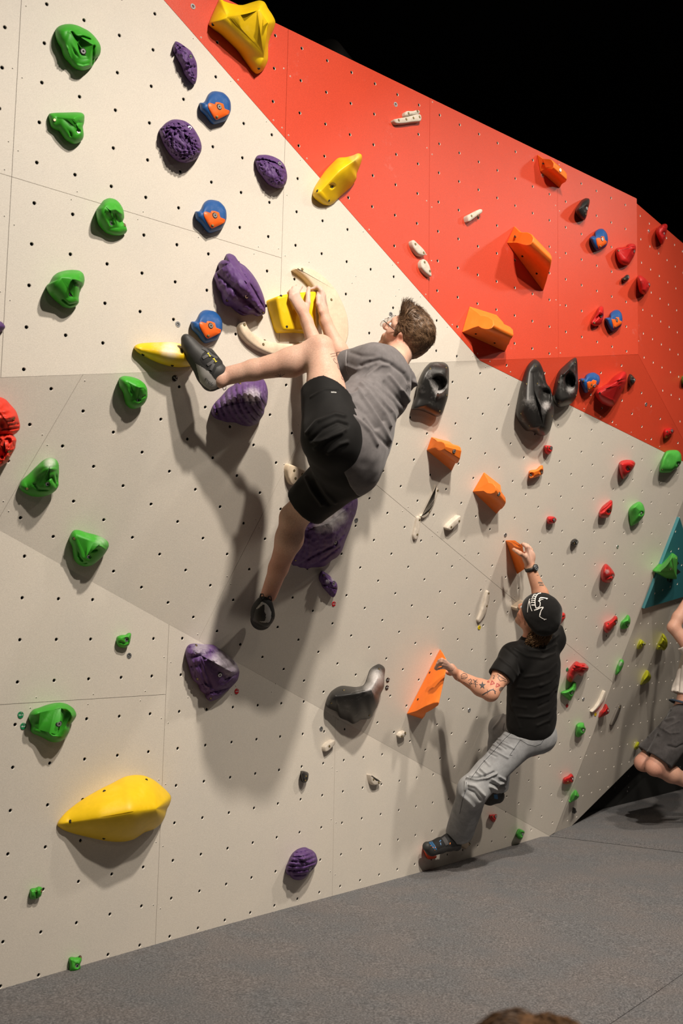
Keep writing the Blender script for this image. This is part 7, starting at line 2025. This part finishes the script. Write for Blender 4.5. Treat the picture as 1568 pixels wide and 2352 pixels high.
for H_, K_, A_ in ((LH, LK, LA), (RH, RK, RA)):
    fd.chain([H_, lerp(H_, K_, .6), K_], [.088, .074, .058], .03); fd.chain([K_, lerp(K_, A_, .35) + inp(0, -.008, 0), A_], [.055, .060, .036], .03)
    fd.chain([A_, A_ + unit(A_ - K_) * .05 + inp(.0, .06, 0), A_ + inp(-.05, .15, 0)], [.036, .034, .024], .02)
V, F = fd.mesh(); V = relax(V, F, 2, .4)
climber3 = empty('person', MP)
tag(climber3, 'climber in white shirt and grey shorts with bent knees, cut by the right edge', 'person')
body3 = raw_obj('body', V, F, skin_mat('ruddy_skin', (0.56, 0.33, 0.24), red=(0.60, 0.20, 0.14)), climber3)
fl3 = np.zeros(len(V))
for c_ in (LK, RK): fl3 = np.maximum(fl3, np.clip(1.4 - np.linalg.norm(V - c_, axis=1) / .06, 0, 1))
vattr(body3, 'flush', fl3)
H3.eyes(climber3, MAT['eye'])
fs = Field(lo, hi, .006)
fs.ell(SM - tU * .10, TR, np.array([.125, .180, .17]), .05); fs.cone(LS, RS, .066, .066, .05)
fs.cone(SM - tU * .08, SM - tU * .40, .135, .150, .05)
for S_, E_ in ((LS, LE), (RS, RE)): fs.capcone(S_, E_, .072, .078, lerp(S_, E_, .35), unit(E_ - S_), .03, (lerp(S_, E_, .2), E_, .058, .058))
fs.cut((AD(1536, 1588, Y) + AD(1568, 1592, Y)) / 2, unit(-tU))
fs.cut(SM + tU * .08, tU)
Vs, Fs_ = fs.mesh(); Vs = relax(Vs, Fs_, 2, .5)
Vs = folds(Vs, Fs_, [([(1556, 1510), (1550, 1550), (1544, 1590)], 2.5, .012), ([(1562, 1520), (1558, 1560), (1556, 1592)], 2.5, -.012), ([(1545, 1520), (1541, 1560)], 2, .008)]); Vs = ripple(Vs, Fs_, .005, 9, 1.0)
raw_obj('shirt', Vs, Fs_, cloth_mat('white_cotton', (0.62, 0.56, 0.51), .9, 700, .08, 20), climber3)
fp = Field(lo, hi, .006)
fp.ell(MP, TR, np.array([.125, .168, .11]), .05)
for H_, K_ in ((LH, LK), (RH, RK)): fp.capcone(H_, lerp(H_, K_, 1.1), .112, .096, lerp(H_, K_, .86), unit(K_ - H_), .05, (lerp(H_, K_, .72), lerp(H_, K_, 1.3), .078, .070))
fp.cut(MP + tU * .10, tU)
Vp, Fp = fp.mesh(); Vp = relax(Vp, Fp, 2, .5)
Z3 = lambda pts: [(1368 + x / 7.84, 1560 + y / 7.84) for x, y in pts]
Vp = folds(Vp, Fp, [(Z3([(1250, 520), (1150, 700), (1050, 850)]), 2.5, .010), (Z3([(1400, 700), (1250, 760), (1150, 1000)]), 3, .014), (Z3([(1330, 560), (1200, 720), (1100, 1000)]), 2.5, -.012), (Z3([(1500, 760), (1350, 830), (1250, 900)]), 2.5, .010), (Z3([(1000, 900), (900, 1000), (950, 1040)]), 2.5, .010), (Z3([(1300, 1200), (1450, 1240), (1560, 1180)]), 3, -.012), (Z3([(1200, 900), (1340, 980), (1500, 960)]), 2.5, .008)])
Vp = ripple(Vp, Fp, .006, 10, 5.0)
sh3 = raw_obj('shorts', Vp, Fp, cloth_mat('faded_black_cotton', (0.060, 0.055, 0.055), .9, 700, .4, 16, worn=(.2, .19, .19)), climber3)
wb = MB()
c3 = MP + tU * .10
wb.tube([c3 + tF * .122 * math.cos(t) + tS * .165 * math.sin(t) for t in np.linspace(0, 2 * math.pi, 41)], .022, 8, caps=False, flat=.35)
wb.build('waistband', plain('navy_waistband', (0.018, 0.032, 0.055), .8), climber3)

# ------------------------------------------------------------------ seated person, only the top of the hair reaches into the frame
hc4 = AD(1224, 2352, 1.66) - np.array([0, 0, .122])
H4 = Head(hc4, np.array([.35, .93, .05]), np.array([0, 0, 1.0]), .93)
SM = hc4 - np.array([.01, .02, .27]); tS = H4.S
LS, RS = SM + tS * .17 - [0, 0, .03], SM - tS * .17 - [0, 0, .03]
MP = np.array([hc4[0] - .05, hc4[1] - .10, .115])
LH, RH = MP + tS * .09, MP - tS * .09
LK, RK = MP + tS * .28 + H4.F * .36 + [0, 0, .06], MP - tS * .24 + H4.F * .38 + [0, 0, .06]
LA, RA = MP - tS * .08 + H4.F * .50 - [0, 0, .05], MP + tS * .06 + H4.F * .40 - [0, 0, .05]
LE, RE = LS + tS * .10 + H4.F * .08 - [0, 0, .24], RS - tS * .10 + H4.F * .08 - [0, 0, .24]
LW, RW = LE + H4.F * .20 - tS * .10 - [0, 0, .05], RE + H4.F * .20 + tS * .10 - [0, 0, .05]
allp = np.array([LS, RS, LE, RE, LW, RW, LH, RH, LK, LA, RK, RA, H4.c])
fd = Field(allp.min(0) - .22, allp.max(0) + .22, .008)
H4.build(fd)
fd.cone(H4.at(-.02, 0, -.05), SM, .050, .056, .03)
TR4 = [H4.F, H4.S, H4.U]
fd.ell(SM - [0, 0, .15], TR4, np.array([.10, .15, .18]), .05); fd.ell((SM + MP) / 2 - [0, 0, .05], TR4, np.array([.095, .13, .20]), .05); fd.ell(MP, TR4, np.array([.115, .16, .11]), .05)
for S_, E_, W_ in ((LS, LE, LW), (RS, RE, RW)):
    fd.cone(S_, E_, .048, .036, .03); fd.cone(E_, W_, .038, .024, .02)
    hd = unit(W_ - E_); px_, py_ = basis(hd)
    hand_fingers(fd, W_, W_ + hd * .07, [([W_ + hd * .08 + px_ * o, W_ + hd * .115 + px_ * o, W_ + hd * .135 + px_ * o - py_ * .02], .009) for o in (-.028, -.009, .009, .028)], ([W_ + hd * .03 + px_ * .03, W_ + hd * .07 + px_ * .05], .010), pn=py_)
for H_, K_, A_ in ((LH, LK, LA), (RH, RK, RA)): fd.chain([H_, K_], [.085, .055], .03); fd.chain([K_, A_, A_ + unit(A_ - K_) * .03 + H4.F * .10], [.052, .034, .028], .03)
V, F = fd.mesh(); V[:, 2] = np.maximum(V[:, 2], .012)
person4 = empty('person', MP)
tag(person4, 'seated onlooker at the bottom edge, only the top of brown hair showing', 'person')
raw_obj('body', V, F, MAT['skin1'], person4)
fp = Field(allp.min(0) - .25, allp.max(0) + .25, .008)
fp.ell(SM - [0, 0, .14], TR4, np.array([.12, .17, .18]), .05); fp.ell((SM + MP) / 2 - [0, 0, .05], TR4, np.array([.115, .15, .22]), .05)
for S_, E_ in ((LS, LE), (RS, RE)): fp.capcone(S_, E_, .062, .06, lerp(S_, E_, .6), unit(E_ - S_), .03)
fp.cut(SM + np.array([0, 0, .05]), np.array([0, 0, 1.0]))
V, F = fp.mesh(); raw_obj('shirt', V, F, cloth_mat('dark_blue_cotton', (0.03, 0.04, 0.06), .9), person4)
fp = Field(allp.min(0) - .25, allp.max(0) + .25, .008)
fp.ell(MP, TR4, np.array([.13, .175, .11]), .05)
for H_, K_, A_ in ((LH, LK, LA), (RH, RK, RA)): fp.cone(H_, K_, .10, .07, .04); fp.capcone(K_, lerp(K_, A_, 1.1), .068, .055, lerp(K_, A_, .9), unit(A_ - K_), .03)
V, F = fp.mesh(); V[:, 2] = np.maximum(V[:, 2], .006); raw_obj('trousers', V, F, cloth_mat('dark_trousers', (0.02, 0.02, 0.022), .9), person4)
MAT['hair4'] = hair_mat('dark_blond_hair', (0.030, 0.014, 0.006), (0.20, 0.105, 0.045))
fh = hair_cap(H4, .014, (.075, 0, .03), 0, tuft=[(-.01, .03, .100, (.085, .045, .032)), (-.01, -.03, .095, (.085, .045, .034)), (-.07, 0, .0, (.06, .085, .10))], lowU=-.10)
Vh, Fh = fh.mesh(); Vh = ripple(Vh, Fh, .003, 40, 1.0)
hair4 = raw_obj('hair', Vh, Fh, MAT['hair4'], person4)
Nh = vnormals(Vh, Fh); Lh = H4.local(Vh); mh = MB(); rg = random.Random(4)
cand = [i for i in range(len(Vh)) if Lh[i, 2] > .03]
for i in rg.sample(cand, min(900, len(cand))):
    p0 = Vh[i]; sg = 1 if Lh[i, 1] > .005 else -1
    fl_ = unit(H4.S * sg * .9 - H4.F * .5 - H4.U * .15 + np.array([rg.gauss(0, .15) for _ in range(3)])); fl_ = unit(fl_ - Nh[i] * (fl_ @ Nh[i]) * .8)
    ln = rg.uniform(.05, .09); pts = [p0 - Nh[i] * .002]
    for k in range(1, 6):
        t = k / 5; pts.append(p0 + fl_ * ln * t + Nh[i] * (.010 * math.sin(3.14 * t) + rg.uniform(0, .003)) - Nh[i] * .022 * t * t - H4.U * .010 * t * t)
    strand(mh, pts, .0016, .0006)
tag(mh.build('hair_locks', MAT['hair4'], person4), kind='stuff')
